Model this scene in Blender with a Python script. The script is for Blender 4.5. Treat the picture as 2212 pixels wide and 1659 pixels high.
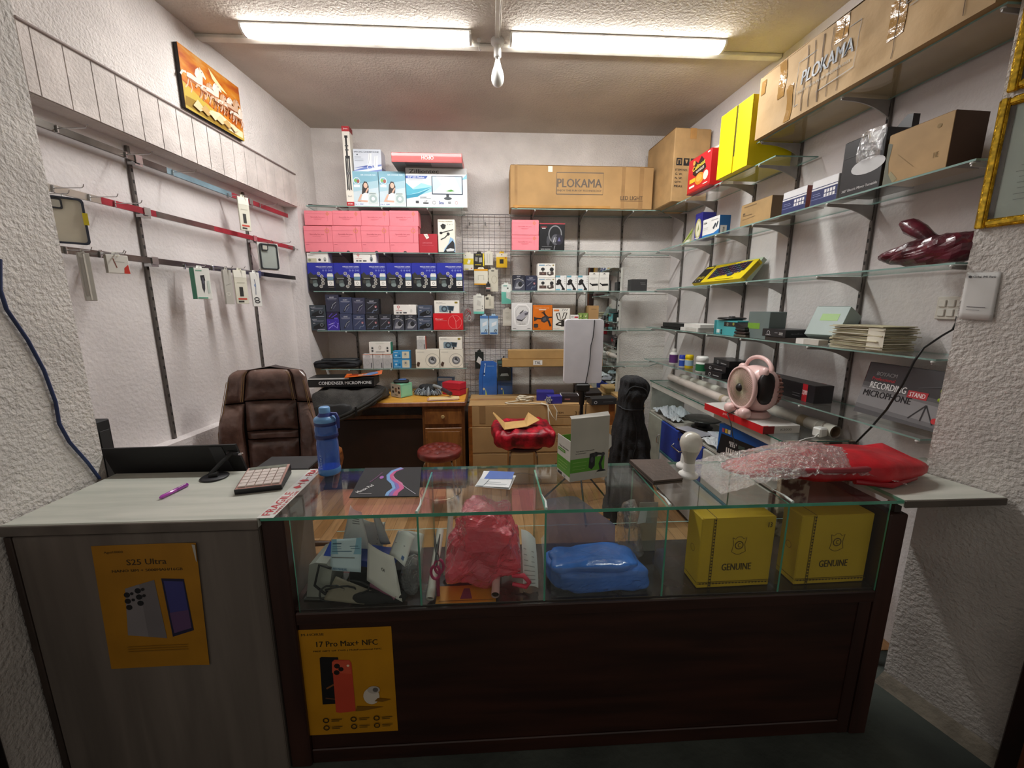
import bpy, bmesh, math, random
from math import sin, cos, pi, radians as R, sqrt
from mathutils import Vector, Matrix, noise

for o in list(bpy.data.objects): bpy.data.objects.remove(o)
S = bpy.context.scene
COL = S.collection
random.seed(7)

# ------------------------------------------------------------------ camera, world, exposure
F, CX, CY, CH = 870.0, 1106.0, 829.5, 1.5
PITCH, YAW = R(10.9), R(3.1)
cam_d = bpy.data.cameras.new('camera')
cam_d.sensor_fit = 'HORIZONTAL'; cam_d.sensor_width = 36.0; cam_d.lens = 36.0*F/2212.0
cam_d.clip_start = 0.02
cam = bpy.data.objects.new('camera', cam_d); COL.objects.link(cam)
cam.location = (0, 0, CH); cam.rotation_euler = (pi/2-PITCH, 0, -YAW)
S.camera = cam

W = bpy.data.worlds.new('world'); S.world = W; W.use_nodes = True
W.node_tree.nodes['Background'].inputs[0].default_value = (1.0, 0.90, 0.80, 1)
W.node_tree.nodes['Background'].inputs[1].default_value = 0.10
S.view_settings.view_transform = 'Standard'
S.view_settings.look = 'None'
S.view_settings.exposure = 1.44
S.view_settings.gamma = 1.0
S.view_settings.use_curve_mapping = False
TUBE_POWER = 26.0

# ------------------------------------------------------------------ measuring helpers (a photo pixel's ray met with a real plane)
_fw = Vector((sin(YAW)*cos(PITCH), cos(YAW)*cos(PITCH), -sin(PITCH)))
_rt = Vector((cos(YAW), -sin(YAW), 0)); _up = _rt.cross(_fw); _C = Vector((0, 0, CH))
def ray(x, y): return _fw + _rt*((x-CX)/F) - _up*((y-CY)/F)
def PY(x, y, Y): d = ray(x, y); return _C + d*(Y/d.y)
def PZ(x, y, Z): d = ray(x, y); return _C + d*((Z-CH)/d.z)
def PP(x, y, p0, n): d = ray(x, y); n = Vector(n); return _C + d*((Vector(p0)-_C).dot(n)/d.dot(n))
D = 3.75                     # back wall
CEIL = 2.948
KR, KL = 0.058, 0.0936       # the side walls splay towards the camera
def xr(y, off=0): return 1.657 - off + KR*(D-y)          # right wall face
def xl(y, off=0): return -1.465 + off - KL*(D-y)         # left wall, upper face; recess at off=-0.1
def PR(x, y, off=0.25): return PP(x, y, (1.657-off, D, 0), (1, KR, 0))
def PL(x, y, off=-0.05): return PP(x, y, (-1.465+off, D, 0), (1, -KL, 0))
RZR = -pi/2+math.atan(KR); RZL = pi/2-math.atan(KL)   # facing directions of things on the side walls

# ------------------------------------------------------------------ materials
def lin(h):
    h = h.lstrip('#'); c = [int(h[i:i+2], 16)/255 for i in (0, 2, 4)]
    return tuple(((v+0.055)/1.055)**2.4 if v > 0.04045 else v/12.92 for v in c)
_M = {}
def M(h, rough=0.55, metal=0.0, var=0.05, scale=9.0, bump=0.0, bscale=60.0, coat=0.0, spec=0.5, detail=3.0, sheen=0.0, dark=None, lo=0.35, hi=0.7):
    """procedural surface: base colour with a noise-driven tone variation and optional fine relief"""
    key = (h, rough, metal, var, scale, bump, bscale, coat, spec, sheen, dark, lo, hi)
    if key in _M: return _M[key]
    m = bpy.data.materials.new('surface_'+h.strip('#')); m.use_nodes = True
    nt = m.node_tree; b = nt.nodes['Principled BSDF']
    c = lin(h)
    b.inputs['Roughness'].default_value = rough; b.inputs['Metallic'].default_value = metal
    b.inputs['Coat Weight'].default_value = coat; b.inputs['Specular IOR Level'].default_value = spec
    b.inputs['Sheen Weight'].default_value = sheen
    b.inputs['Base Color'].default_value = (*c, 1)
    if var > 0 or dark:
        tc = nt.nodes.new('ShaderNodeTexCoord'); n = nt.nodes.new('ShaderNodeTexNoise')
        n.inputs['Scale'].default_value = scale; n.inputs['Detail'].default_value = detail
        r = nt.nodes.new('ShaderNodeValToRGB')
        r.color_ramp.elements[0].position = lo; r.color_ramp.elements[1].position = hi
        d = lin(dark) if dark else tuple(v*(1-2.2*var) for v in c)
        r.color_ramp.elements[0].color = (*d, 1)
        r.color_ramp.elements[1].color = (*(min(1, v*(1+var)) for v in c), 1)
        nt.links.new(tc.outputs['Object'], n.inputs['Vector'])
        nt.links.new(n.outputs['Fac'], r.inputs[0]); nt.links.new(r.outputs[0], b.inputs['Base Color'])
    if bump > 0:
        tc2 = nt.nodes.new('ShaderNodeTexCoord'); n2 = nt.nodes.new('ShaderNodeTexNoise')
        n2.inputs['Scale'].default_value = bscale; n2.inputs['Detail'].default_value = 4
        bp = nt.nodes.new('ShaderNodeBump'); bp.inputs['Strength'].default_value = min(1, bump); bp.inputs['Distance'].default_value = 0.01*max(1, bump)
        nt.links.new(tc2.outputs['Object'], n2.inputs['Vector']); nt.links.new(n2.outputs['Fac'], bp.inputs['Height'])
        nt.links.new(bp.outputs[0], b.inputs['Normal'])
    _M[key] = m
    return m
def wood(h1, h2, sc=(1, 1, 14), rough=0.45, nsc=3.0, coat=0.1):
    key = ('wood', h1, h2, sc, rough)
    if key in _M: return _M[key]
    m = bpy.data.materials.new('wood_grain'); m.use_nodes = True; nt = m.node_tree; b = nt.nodes['Principled BSDF']
    tc = nt.nodes.new('ShaderNodeTexCoord'); mp = nt.nodes.new('ShaderNodeMapping'); mp.inputs['Scale'].default_value = sc
    n = nt.nodes.new('ShaderNodeTexNoise'); n.inputs['Scale'].default_value = nsc; n.inputs['Detail'].default_value = 6; n.inputs['Distortion'].default_value = 0.4
    r = nt.nodes.new('ShaderNodeValToRGB'); r.color_ramp.elements[0].position = 0.35; r.color_ramp.elements[1].position = 0.68
    r.color_ramp.elements[0].color = (*lin(h1), 1); r.color_ramp.elements[1].color = (*lin(h2), 1)
    nt.links.new(tc.outputs['Object'], mp.inputs[0]); nt.links.new(mp.outputs[0], n.inputs['Vector'])
    nt.links.new(n.outputs['Fac'], r.inputs[0]); nt.links.new(r.outputs[0], b.inputs['Base Color'])
    b.inputs['Roughness'].default_value = rough; b.inputs['Coat Weight'].default_value = coat
    _M[key] = m; return m
def clear(tint='#eef6f2', refl=1.0, rough=0.02, alpha=0.0, name='clear_glass', bump=0.0, bscale=18, ior=1.5):
    """thin sheet: transparent + fresnel reflection (+ a little diffuse haze)"""
    key = (name, tint, refl, rough, alpha, bump, bscale)
    if key in _M: return _M[key]
    m = bpy.data.materials.new(name); m.use_nodes = True; nt = m.node_tree; nt.nodes.clear()
    out = nt.nodes.new('ShaderNodeOutputMaterial'); t = nt.nodes.new('ShaderNodeBsdfTransparent'); g = nt.nodes.new('ShaderNodeBsdfGlossy')
    df = nt.nodes.new('ShaderNodeBsdfDiffuse'); df.inputs[0].default_value = (*lin(tint), 1)
    t.inputs[0].default_value = (*lin(tint), 1); g.inputs[1].default_value = rough; g.inputs[0].default_value = (1, 1, 1, 1)
    fr = nt.nodes.new('ShaderNodeLayerWeight'); fr.inputs[0].default_value = 0.5
    pw = nt.nodes.new('ShaderNodeMath'); pw.operation = 'POWER'; pw.inputs[1].default_value = 4.0
    mu = nt.nodes.new('ShaderNodeMath'); mu.operation = 'MULTIPLY_ADD'; mu.inputs[1].default_value = 0.7*refl; mu.inputs[2].default_value = 0.03*refl; mu.use_clamp = True
    mx = nt.nodes.new('ShaderNodeMixShader'); mx2 = nt.nodes.new('ShaderNodeMixShader'); mx2.inputs[0].default_value = alpha
    nt.links.new(fr.outputs['Facing'], pw.inputs[0]); nt.links.new(pw.outputs[0], mu.inputs[0]); nt.links.new(mu.outputs[0], mx.inputs[0])
    nt.links.new(t.outputs[0], mx2.inputs[1]); nt.links.new(df.outputs[0], mx2.inputs[2])
    nt.links.new(mx2.outputs[0], mx.inputs[1]); nt.links.new(g.outputs[0], mx.inputs[2]); nt.links.new(mx.outputs[0], out.inputs[0])
    if bump:
        tc = nt.nodes.new('ShaderNodeTexCoord'); n = nt.nodes.new('ShaderNodeTexNoise'); n.inputs['Scale'].default_value = bscale; n.inputs['Detail'].default_value = 5
        n.inputs['Distortion'].default_value = 1.2
        bp = nt.nodes.new('ShaderNodeBump'); bp.inputs['Strength'].default_value = bump; bp.inputs['Distance'].default_value = 0.02
        nt.links.new(tc.outputs['Object'], n.inputs['Vector']); nt.links.new(n.outputs['Fac'], bp.inputs['Height'])
        for q in (g, fr): nt.links.new(bp.outputs[0], q.inputs['Normal'])
    _M[key] = m; return m
def glow(h, s):
    key = ('glow', h, s)
    if key in _M: return _M[key]
    m = bpy.data.materials.new('lit_diffuser'); m.use_nodes = True; nt = m.node_tree; nt.nodes.clear()
    e = nt.nodes.new('ShaderNodeEmission'); e.inputs[0].default_value = (*lin(h), 1); e.inputs[1].default_value = s
    o = nt.nodes.new('ShaderNodeOutputMaterial'); nt.links.new(e.outputs[0], o.inputs[0])
    # the LED strip sits behind the diffuser and shines straight down, so the cover is brightest underneath
    g = nt.nodes.new('ShaderNodeNewGeometry'); sx = nt.nodes.new('ShaderNodeSeparateXYZ'); ab = nt.nodes.new('ShaderNodeMath'); ab.operation = 'ABSOLUTE'
    ma = nt.nodes.new('ShaderNodeMath'); ma.operation = 'MULTIPLY_ADD'; ma.inputs[1].default_value = 1.08*s; ma.inputs[2].default_value = 0.22*s
    nt.links.new(g.outputs['Normal'], sx.inputs[0]); nt.links.new(sx.outputs['Z'], ab.inputs[0]); nt.links.new(ab.outputs[0], ma.inputs[0]); nt.links.new(ma.outputs[0], e.inputs[1])
    _M[key] = m; return m
GLASS = clear('#f9fcfb', 0.8, 0.03, 0.010)
GEDGE = M('#58a88c', 0.2, var=0.1, coat=0.4)
GEDGE2 = M('#86a79f', 0.25, var=0.1)
CARD = M('#b08b5c', 0.85, var=0.07, scale=5)
CHROME = M('#c8c8c8', 0.22, 1.0, var=0.06)
STEEL = M('#8d8d8d', 0.4, 0.9, var=0.1)
BLACK = M('#161616', 0.5, var=0.1)
WHITE = M('#e9e8e4', 0.55, var=0.02)

# ------------------------------------------------------------------ mesh building
class MB:
    def __init__(s): s.v = []; s.f = []; s.m = []; s.sm = []
    def add(s, vs, fs, mi=0, smooth=False):
        n = len(s.v); s.v += [tuple(v) for v in vs]
        for f in fs: s.f.append(tuple(i+n for i in f)); s.m.append(mi); s.sm.append(smooth)
        return s
    def box(s, x0, x1, y0, y1, z0, z1, mi=0):
        v = [(x0,y0,z0),(x1,y0,z0),(x1,y1,z0),(x0,y1,z0),(x0,y0,z1),(x1,y0,z1),(x1,y1,z1),(x0,y1,z1)]
        return s.add(v, [(0,3,2,1),(4,5,6,7),(0,1,5,4),(1,2,6,5),(2,3,7,6),(3,0,4,7)], mi)
    def cbox(s, x0, x1, y0, y1, z0, z1, c=0.004, mi=0):
        """box with chamfered edges"""
        bm = bmesh.new(); r = bmesh.ops.create_cube(bm, size=1)
        for v in bm.verts: v.co = ((x0+x1)/2+v.co.x*(x1-x0), (y0+y1)/2+v.co.y*(y1-y0), (z0+z1)/2+v.co.z*(z1-z0))
        c = min(c, 0.4*min(abs(x1-x0), abs(y1-y0), abs(z1-z0)))
        bmesh.ops.bevel(bm, geom=list(bm.edges), offset=c, segments=1, affect='EDGES', profile=0.5)
        bm.verts.index_update()
        s.add([v.co[:] for v in bm.verts], [[v.index for v in f.verts] for f in bm.faces], mi); bm.free(); return s
    def quad(s, a, b, c, d, mi=0): return s.add([a, b, c, d], [(0, 1, 2, 3)], mi)
    def prism(s, poly, fn, t0, t1, mi=0, smooth=False):
        """polygon (u,v) extruded from t0 to t1; fn(u,v,t)->xyz"""
        n = len(poly); v = [fn(u, w, t0) for u, w in poly]+[fn(u, w, t1) for u, w in poly]
        s.add(v, [tuple(range(n))[::-1], tuple(range(n, 2*n))], mi)
        return s.add(v, [(i, (i+1) % n, (i+1) % n+n, i+n) for i in range(n)], mi, smooth)
    def tube(s, pts, r, n=8, mi=0, cap=True, closed=False):
        pts = [Vector(p) for p in pts]; rings = []; N = len(pts); rr = r if isinstance(r, (list, tuple)) else [r]*N
        t = (pts[1]-pts[0]).normalized(); u = t.orthogonal().normalized()
        for i, p in enumerate(pts):
            if closed: t2 = (pts[(i+1) % N]-pts[i-1]).normalized()
            else: t2 = (pts[min(i+1, N-1)]-pts[max(i-1, 0)]).normalized()
            q = t.rotation_difference(t2); u = (q @ u); u = (u-t2*u.dot(t2)).normalized(); t = t2; w = t.cross(u)
            rings.append([p+(u*cos(2*pi*k/n)+w*sin(2*pi*k/n))*rr[i] for k in range(n)])
        v = [x for rg in rings for x in rg]; f = []
        for i in range(N if closed else N-1):
            j = (i+1) % N
            for k in range(n): f.append((i*n+k, i*n+(k+1) % n, j*n+(k+1) % n, j*n+k))
        s.add(v, f, mi, True)
        if cap and not closed:
            s.add(rings[0], [tuple(range(n))[::-1]], mi); s.add(rings[-1], [tuple(range(n))], mi)
        return s
    def lathe(s, prof, n=24, c=(0, 0, 0), axis='z', mi=0, smooth=True, capb=True, capt=True):
        v = []; 
        for r, h in prof:
            for k in range(n):
                a = 2*pi*k/n; x, y, z = r*cos(a), r*sin(a), h
                if axis == 'y': x, y, z = x, h, -y
                elif axis == 'x': x, y, z = h, x, y
                v.append((c[0]+x, c[1]+y, c[2]+z))
        f = [(i*n+k, i*n+(k+1) % n, (i+1)*n+(k+1) % n, (i+1)*n+k) for i in range(len(prof)-1) for k in range(n)]
        s.add(v, f, mi, smooth)
        if capb and prof[0][0] > 1e-5: s.add(v[:n], [tuple(range(n))[::-1]], mi)
        if capt and prof[-1][0] > 1e-5: s.add(v[-n:], [tuple(range(n))], mi)
        return s
    def grid(s, fn, nu, nv, mi=0, smooth=True, wrapu=False):
        v = [fn(i/(nu if wrapu else nu-1), j/(nv-1)) for j in range(nv) for i in range(nu)]
        f = [(j*nu+i, j*nu+(i+1) % nu, (j+1)*nu+(i+1) % nu, (j+1)*nu+i) for j in range(nv-1) for i in range(nu if wrapu else nu-1)]
        return s.add(v, f, mi, smooth)
    def blob(s, c, r, e1=0.6, e2=0.6, nu=28, nv=16, amp=0.0, fr=8.0, seed=0, mi=0, fn=None):
        """super-ellipsoid with noise wrinkles"""
        def sp(a, e): return math.copysign(abs(a)**e, a)
        def g(u, v):
            a = 2*pi*u; b = -pi/2+pi*v
            p = Vector((sp(cos(b), e1)*sp(cos(a), e2), sp(cos(b), e1)*sp(sin(a), e2), sp(sin(b), e1)))
            q = Vector((p.x*r[0], p.y*r[1], p.z*r[2]))
            if amp:
                d = noise.fractal(q*fr+Vector((seed*3.1, seed*1.7, seed)), 1.0, 2.0, 3)
                q = q+q.normalized()*amp*d if q.length > 1e-6 else q
            if fn: q = fn(q)
            return (c[0]+q.x, c[1]+q.y, c[2]+q.z)
        s.grid(g, nu, nv, mi, True, True)
        return s
    def build(s, name, mats, parent=None, loc=None, rz=0):
        me = bpy.data.meshes.new(name); me.from_pydata(s.v, [], s.f)
        if not isinstance(mats, (list, tuple)): mats = [mats]
        for m in mats: me.materials.append(m)
        me.polygons.foreach_set('material_index', s.m); me.polygons.foreach_set('use_smooth', s.sm); me.update()
        o = bpy.data.objects.new(name, me); COL.objects.link(o)
        if loc is not None: o.location = loc
        o.rotation_euler = (0, 0, rz)
        if parent: o.parent = parent
        return o
def tag(o, label, cat, group=None):
    o['label'] = label; o['category'] = cat
    if group: o['group'] = group
    return o
def struct(o): o['kind'] = 'structure'; return o
def thing(name, label, cat, loc=(0, 0, 0), rz=0, group=None, rx=0, ry=0):
    o = bpy.data.objects.new(name, None); COL.objects.link(o); o.empty_display_size = 0.05
    o.location = loc; o.rotation_euler = (rx, ry, rz)
    return tag(o, label, cat, group)
def dup(root, loc, rz=None, label=None):
    r = root.copy(); COL.objects.link(r); r.location = loc
    if rz is not None: r.rotation_euler.z = rz
    if label: r['label'] = label
    for ch in list(root.children):
        c = ch.copy(); COL.objects.link(c); c.parent = r
        for g in list(ch.children):
            d = g.copy(); COL.objects.link(d); d.parent = c
    return r

# ------------------------------------------------------------------ flat print: shapes and lettering lying on a face
_T = {}
def text_geo(t):
    if t not in _T:
        cu = bpy.data.curves.new('t', 'FONT'); cu.body = t; cu.resolution_u = 2; cu.fill_mode = 'FRONT'
        ob = bpy.data.objects.new('t', cu); me = ob.to_mesh()
        v = [(p.co.x, p.co.y) for p in me.vertices]; f = [tuple(p.vertices) for p in me.polygons]
        ob.to_mesh_clear(); bpy.data.objects.remove(ob); bpy.data.curves.remove(cu)
        if v:
            x0 = min(p[0] for p in v); y0 = min(p[1] for p in v); x1 = max(p[0] for p in v); y1 = max(p[1] for p in v)
            v = [(p[0]-x0, p[1]-y0) for p in v]
            _T[t] = (v, f, max(1e-6, x1-x0), max(1e-6, y1-y0))
        else: _T[t] = ([], [], 1, 1)
    return _T[t]
def printed(name, parent, ops, mapf, w, h, eps=0.0006, rough=0.5, loc=None, rz=0):
    """ops in face units (0..1, 0..1); mapf(x,y,e) takes metres on the face and a height above it"""
    mb = MB(); cols = []; mats = []
    def mi(c):
        k = c if isinstance(c, str) else id(c)
        if k not in cols: cols.append(k); mats.append(M(c, rough, var=0.03) if isinstance(c, str) else c)
        return cols.index(k)
    for i, op in enumerate(ops):
        e = eps+0.00012*i; k = op[0]
        if k == 'r':
            _, a, b, c, d, col = op; mb.add([mapf(a*w, b*h, e), mapf(c*w, b*h, e), mapf(c*w, d*h, e), mapf(a*w, d*h, e)], [(0, 1, 2, 3)], mi(col))
        elif k == 'p':
            _, pts, col = op; mb.add([mapf(a*w, b*h, e) for a, b in pts], [tuple(range(len(pts)))], mi(col))
        elif k == 'e':
            _, a, b, ra, rb, col = op; n = 20; q = min(w, h)
            mb.add([mapf(a*w+cos(2*pi*j/n)*ra*q, b*h+sin(2*pi*j/n)*rb*q, e) for j in range(n)], [tuple(range(n))], mi(col))
        elif k == 'o':   # ring
            _, a, b, ra, rb, t, col = op; n = 24; q = min(w, h)
            vo = [mapf(a*w+cos(2*pi*j/n)*ra*q, b*h+sin(2*pi*j/n)*rb*q, e) for j in range(n)]
            vi = [mapf(a*w+cos(2*pi*j/n)*(ra-t)*q, b*h+sin(2*pi*j/n)*(rb-t)*q, e) for j in range(n)]
            mb.add(vo+vi, [(j, (j+1) % n, n+(j+1) % n, n+j) for j in range(n)], mi(col))
        elif k == 'l':   # polyline with width (fraction of the shorter side)
            _, pts, t, col = op; q = min(w, h)*t/2; P = [Vector((a*w, b*h)) for a, b in pts]; L = []; Rr = []
            for j, p in enumerate(P):
                tg = (P[min(j+1, len(P)-1)]-P[max(j-1, 0)]).normalized(); nn = Vector((-tg.y, tg.x))*q
                L.append(p+nn); Rr.append(p-nn)
            for j in range(len(P)-1): mb.add([mapf(*x, e) for x in (Rr[j], Rr[j+1], L[j+1], L[j])], [(0, 1, 2, 3)], mi(col))
        elif k == 't':   # text: string, u, v (centre), letter height as fraction of h, colour, [width limit in u], [angle]
            t, a, b, th, col = op[1:6]; v, f, tw, tt = text_geo(t); sc = th*h/tt; sx = sc
            if len(op) > 6 and op[6]: sx = op[6]*w/tw
            an = op[7] if len(op) > 7 else 0; ca, sa = cos(an), sin(an)
            for j, sh in enumerate((-.028, .028)):      # set twice, slightly apart, for a bolder letter
                vs = []
                for x, y in v:
                    x = (x-tw/2)*sx+sh*th*h; y = (y-tt/2)*sc
                    vs.append(mapf(a*w+x*ca-y*sa, b*h+x*sa+y*ca, e+.00004*j))
                mb.add(vs, f, mi(col))
    return mb.build(name, mats, parent, loc, rz)
def faces(w, d, h):
    """maps for the faces of a box whose base centre is the origin; its front looks along -y"""
    return {'front': (lambda x, y, e: (x-w/2, -d/2-e, y), w, h),
            'right': (lambda x, y, e: (w/2+e, x-d/2, y), d, h),
            'left': (lambda x, y, e: (-w/2-e, d/2-x, y), d, h),
            'top': (lambda x, y, e: (x-w/2, y-d/2, h+e), w, d),
            'bottom': (lambda x, y, e: (x-w/2, d/2-y, -e), w, d)}
def pack(name, label, cat, w, d, h, loc, rz=0, col='#e8e6e0', front=(), right=(), left=(), top=(), bottom=(), group=None, rough=0.5, flap=True, c=0.0015, mat=None, rx=0, ry=0, parent=None, coat=0.0):
    """a printed carton: body, tuck flap and the print on its faces"""
    m = mat or M(col, rough, var=0.03, coat=coat)
    t = thing(name, label, cat, loc, rz, group, rx, ry)
    body = MB().cbox(-w/2, w/2, -d/2, d/2, 0, h, c).build('body', m, t)
    if flap:
        g = min(0.006, 0.12*min(w, d))
        MB().cbox(-w/2+g, w/2-g, -d/2, d/2-g, h-0.0005, h+0.0008, 0.0004).build('flap', m, t)
    fm = faces(w, d, h)
    for k, ops in (('front', front), ('right', right), ('left', left), ('top', top), ('bottom', bottom)):
        if ops: printed('print', body, ops, *fm[k], rough=rough)
    return t
def bk(name, label, cat, x0, y0, x1, y1, yf, d, zs=None, **k):
    """carton whose front face fills the photo's rectangle on the plane y=yf"""
    ym = (y0+y1)/2; a = PY(x0, ym, yf); b = PY(x1, ym, yf); xm = (x0+x1)/2
    z0 = PY(xm, y1, yf).z; z1 = PY(xm, y0, yf).z
    if zs is not None: z1 = max(z1, zs+0.01); z0 = zs
    return pack(name, label, cat, b.x-a.x-0.0015, d, z1-z0-0.001, ((a.x+b.x)/2, yf+d/2, z0), **k)
def rb(name, label, cat, pl, pr, top, zs, off, d, **k):
    """carton on the right wall's shelves: near/far front bottom corners in pixels, top edge pixel, front face 'off' from the wall"""
    a = PR(*pl, off); b = PR(*pr, off); h = PR(*top, off).z-zs
    w = ((b.x-a.x)**2+(b.y-a.y)**2)**.5
    mx, my = (a.x+b.x)/2, (a.y+b.y)/2
    return pack(name, label, cat, w, d, h, (mx+d/2*cos(math.atan(KR)), my+d/2*sin(math.atan(KR)), zs), rz=RZR, **k)

# ================================================================== THE ROOM
PLAST = M('#dad4d3', 0.85, var=0.05, scale=3.0, bump=0.35, bscale=55)
PLAST2 = M('#e0d9d5', 0.9, var=0.05, scale=5.0, bump=0.8, bscale=95)
ROUGHW = M('#d2cdc8', 0.92, var=0.06, scale=7.0, bump=1.0, bscale=75)
CEILM = M('#c6bcb0', 0.9, var=0.06, scale=2.2, bump=0.6, bscale=70)
YF = 0.2
floor = struct(MB().box(-3, 3, -1.2, 1.44, -0.1, 0).build('floor', M('#4b524c', 0.8, var=0.16, scale=2.5, bump=0.3, bscale=40, dark='#2f3531')))

def vinyl():
    m = bpy.data.materials.new('vinyl_strip_floor'); m.use_nodes = True; nt = m.node_tree; b = nt.nodes['Principled BSDF']
    tc = nt.nodes.new('ShaderNodeTexCoord'); mp = nt.nodes.new('ShaderNodeMapping'); mp.inputs['Rotation'].default_value = (0, 0, pi/2)
    br = nt.nodes.new('ShaderNodeTexBrick'); br.inputs['Scale'].default_value = 1.0
    br.inputs['Brick Width'].default_value = 0.55; br.inputs['Row Height'].default_value = 0.075; br.inputs['Mortar Size'].default_value = 0.0012
    br.inputs['Color1'].default_value = (*lin('#b38a60'), 1); br.inputs['Color2'].default_value = (*lin('#93693f'), 1); br.inputs['Mortar'].default_value = (*lin('#5f4227'), 1)
    n = nt.nodes.new('ShaderNodeTexNoise'); n.inputs['Scale'].default_value = 6; n.inputs['Detail'].default_value = 5
    mp2 = nt.nodes.new('ShaderNodeMapping'); mp2.inputs['Scale'].default_value = (9, 1, 1)
    mx = nt.nodes.new('ShaderNodeMixRGB'); mx.blend_type = 'OVERLAY'; mx.inputs[0].default_value = 0.45
    nt.links.new(tc.outputs['Object'], mp.inputs[0]); nt.links.new(mp.outputs[0], br.inputs['Vector'])
    nt.links.new(tc.outputs['Object'], mp2.inputs[0]); nt.links.new(mp2.outputs[0], n.inputs['Vector'])
    nt.links.new(br.outputs['Color'], mx.inputs[1]); nt.links.new(n.outputs['Fac'], mx.inputs[2]); nt.links.new(mx.outputs[0], b.inputs['Base Color'])
    b.inputs['Roughness'].default_value = 0.32
    return m
struct(MB().box(-1.9, 1.95, 1.44, D, -0.1, 0.004).build('floor_vinyl', vinyl()))
struct(MB().box(-1.75, 1.85, D, D+0.12, 0, 3.1).build('wall_back', PLAST2))
def slab(poly, z0, z1): return MB().prism(poly, lambda u, v, t: (u, v, t), z0, z1)
struct(slab([(-3, YF), (3, YF), (3, D+0.12), (-3, D+0.12)], CEIL, CEIL+0.1).build('ceiling', CEILM))
# right wall
struct(slab([(xr(0.9), 0.9), (2.2, 0.9), (2.2, D), (xr(D), D)], 0, CEIL).build('wall_right', PLAST))
# left wall: recessed lower part, projecting beam above, pilaster in the corner
struct(slab([(xl(0.9, -.1), 0.9), (xl(D, -.1), D), (-2.3, D), (-2.3, 0.9)], 0, CEIL).build('wall_left', PLAST))
struct(slab([(xl(1.2), 1.2), (xl(D), D), (xl(D, -.1), D), (xl(1.2, -.1), 1.2)], 2.26, CEIL).build('wall_left_beam', PLAST2))
struct(slab([(xl(3.43), 3.43), (xl(D), D), (xl(D, -.1), D), (xl(3.43, -.1), 3.43)], 0, 2.26).build('wall_left_pilaster', PLAST))
struct(slab([(xl(1.44, -.1), 1.44), (xl(3.43, -.1), 3.43), (xl(3.43, -.03), 3.43), (xl(1.44, -.03), 1.44)], 0, 0.80).build('wall_left_ledge', PLAST))
# front pillars
struct(slab([(-1.385, 1.44), (-1.36, 0.98), (-2.3, 0.98), (-2.3, 1.44)], 0, CEIL).build('wall_front_left', ROUGHW))
struct(slab([(1.58, 1.30), (2.3, 1.30), (2.3, 0.96), (1.685, 0.96)], 0, CEIL).build('wall_front_right', ROUGHW))
# rolling-shutter door frames at the street line
DW = M('#2a1510', 0.5, var=0.2)
fr = struct(MB().cbox(1.60, 1.75, 0.80, 0.955, 0, CEIL, 0.006).build('trim_1', DW))
MB().cbox(1.585, 1.61, 0.83, 0.90, 0, CEIL, 0.004).build('door_stop', M('#6b3a22', 0.5, var=0.15), fr)
fr = struct(MB().cbox(-1.75, -1.345, 0.86, 0.975, 0, CEIL, 0.006).build('trim_2', M('#16100e', 0.5, var=0.2)))
MB().cbox(-1.36, -1.335, 0.80, 0.88, 0, CEIL, 0.004).build('door_stop', M('#7b3a26', 0.5, var=0.15), fr)
struct(slab([(-3, 0.98), (-1.3, 0.98), (-1.3, 1.1), (-3, 1.1)], CEIL, CEIL+0.02).build('trim_3', ROUGHW))
# cement fillet along the right pillar
o = MB(); o.prism([(0, 0), (0.035, 0), (0, 0.05)], lambda u, v, t: (1.58-u+(1.30-t)*0.309, t, v), 0.96, 1.30)
struct(o.build('baseboard_right', M('#8d8577', 0.9, var=0.15, scale=12, bump=0.5)))

# the beam's pale boards under a thin moulding
B1 = M('#d3cac5', 0.8, var=0.07, scale=10, bump=0.5, bscale=90)
tops = [(25,40),(55,55),(128,97),(190,133),(243,162),(292,190),(336,215),(375,237),(410,256),(442,274),(471,290),(498,303),(523,316),(547,330),(568,342),(588,352),(606,362),(620,369),(634,376)]
ys = [PL(x, y, 0.0).y for x, y in tops]
bc = struct(slab([(xl(ys[0], .002), ys[0]), (xl(ys[-1], .002), ys[-1]), (xl(ys[-1]), ys[-1]), (xl(ys[0]), ys[0])], 2.262, 2.49).build('trim_4', M('#4f4744', 0.9)))
for a, b in zip(ys[:-1], ys[1:]):
    g = 0.0022; slab([(xl(a+g, .009), a+g), (xl(b-g, .009), b-g), (xl(b-g, .002), b-g), (xl(a+g, .002), a+g)], 2.262, 2.488).build('board', B1, bc)
MB().tube([(xl(ys[0], .012), ys[0], 2.493), (xl(ys[-1], .012), ys[-1], 2.496)], 0.006, 6).build('moulding', M('#8d7f7a', 0.6), bc)

# ------------------------------------------------------------------ ceiling lights
def batten(x0, x1, label):
    t = thing('ceiling_light', label, 'light', ((x0+x1)/2, 2.515, CEIL), 0.0, 'two lit ceiling battens'); L = (x1-x0)/2
    MB().cbox(-L, L, -.048, .048, -.012, -.0005, .003).build('housing', WHITE, t)
    n = 10; m = MB()
    m.grid(lambda u, v: ((-L+.012)+(2*L-.024)*v, -.046*cos(pi*u), -.012-.030*sin(pi*u)), n, 2, smooth=True)
    for sx in (-1, 1):
        m.add([(sx*(L-.012), -.046*cos(pi*k/9), -.012-.030*sin(pi*k/9)) for k in range(10)], [tuple(range(10))])
    m.build('diffuser', glow('#fefdfa', TUBE_POWER), t)
    for sx in (-1, 1):
        MB().prism([(-.047*cos(pi*k/9), -.012-.031*sin(pi*k/9)) for k in range(10)], lambda u, v, q: (q, u, v), sx*(L-.012), sx*L).build('end_cap', WHITE, t)
    return t
batten(-1.285, -0.085, 'lit white LED batten left of the hanging bulb on the ceiling')
batten(0.125, 1.325, 'lit white LED batten right of the hanging bulb on the ceiling')
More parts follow.
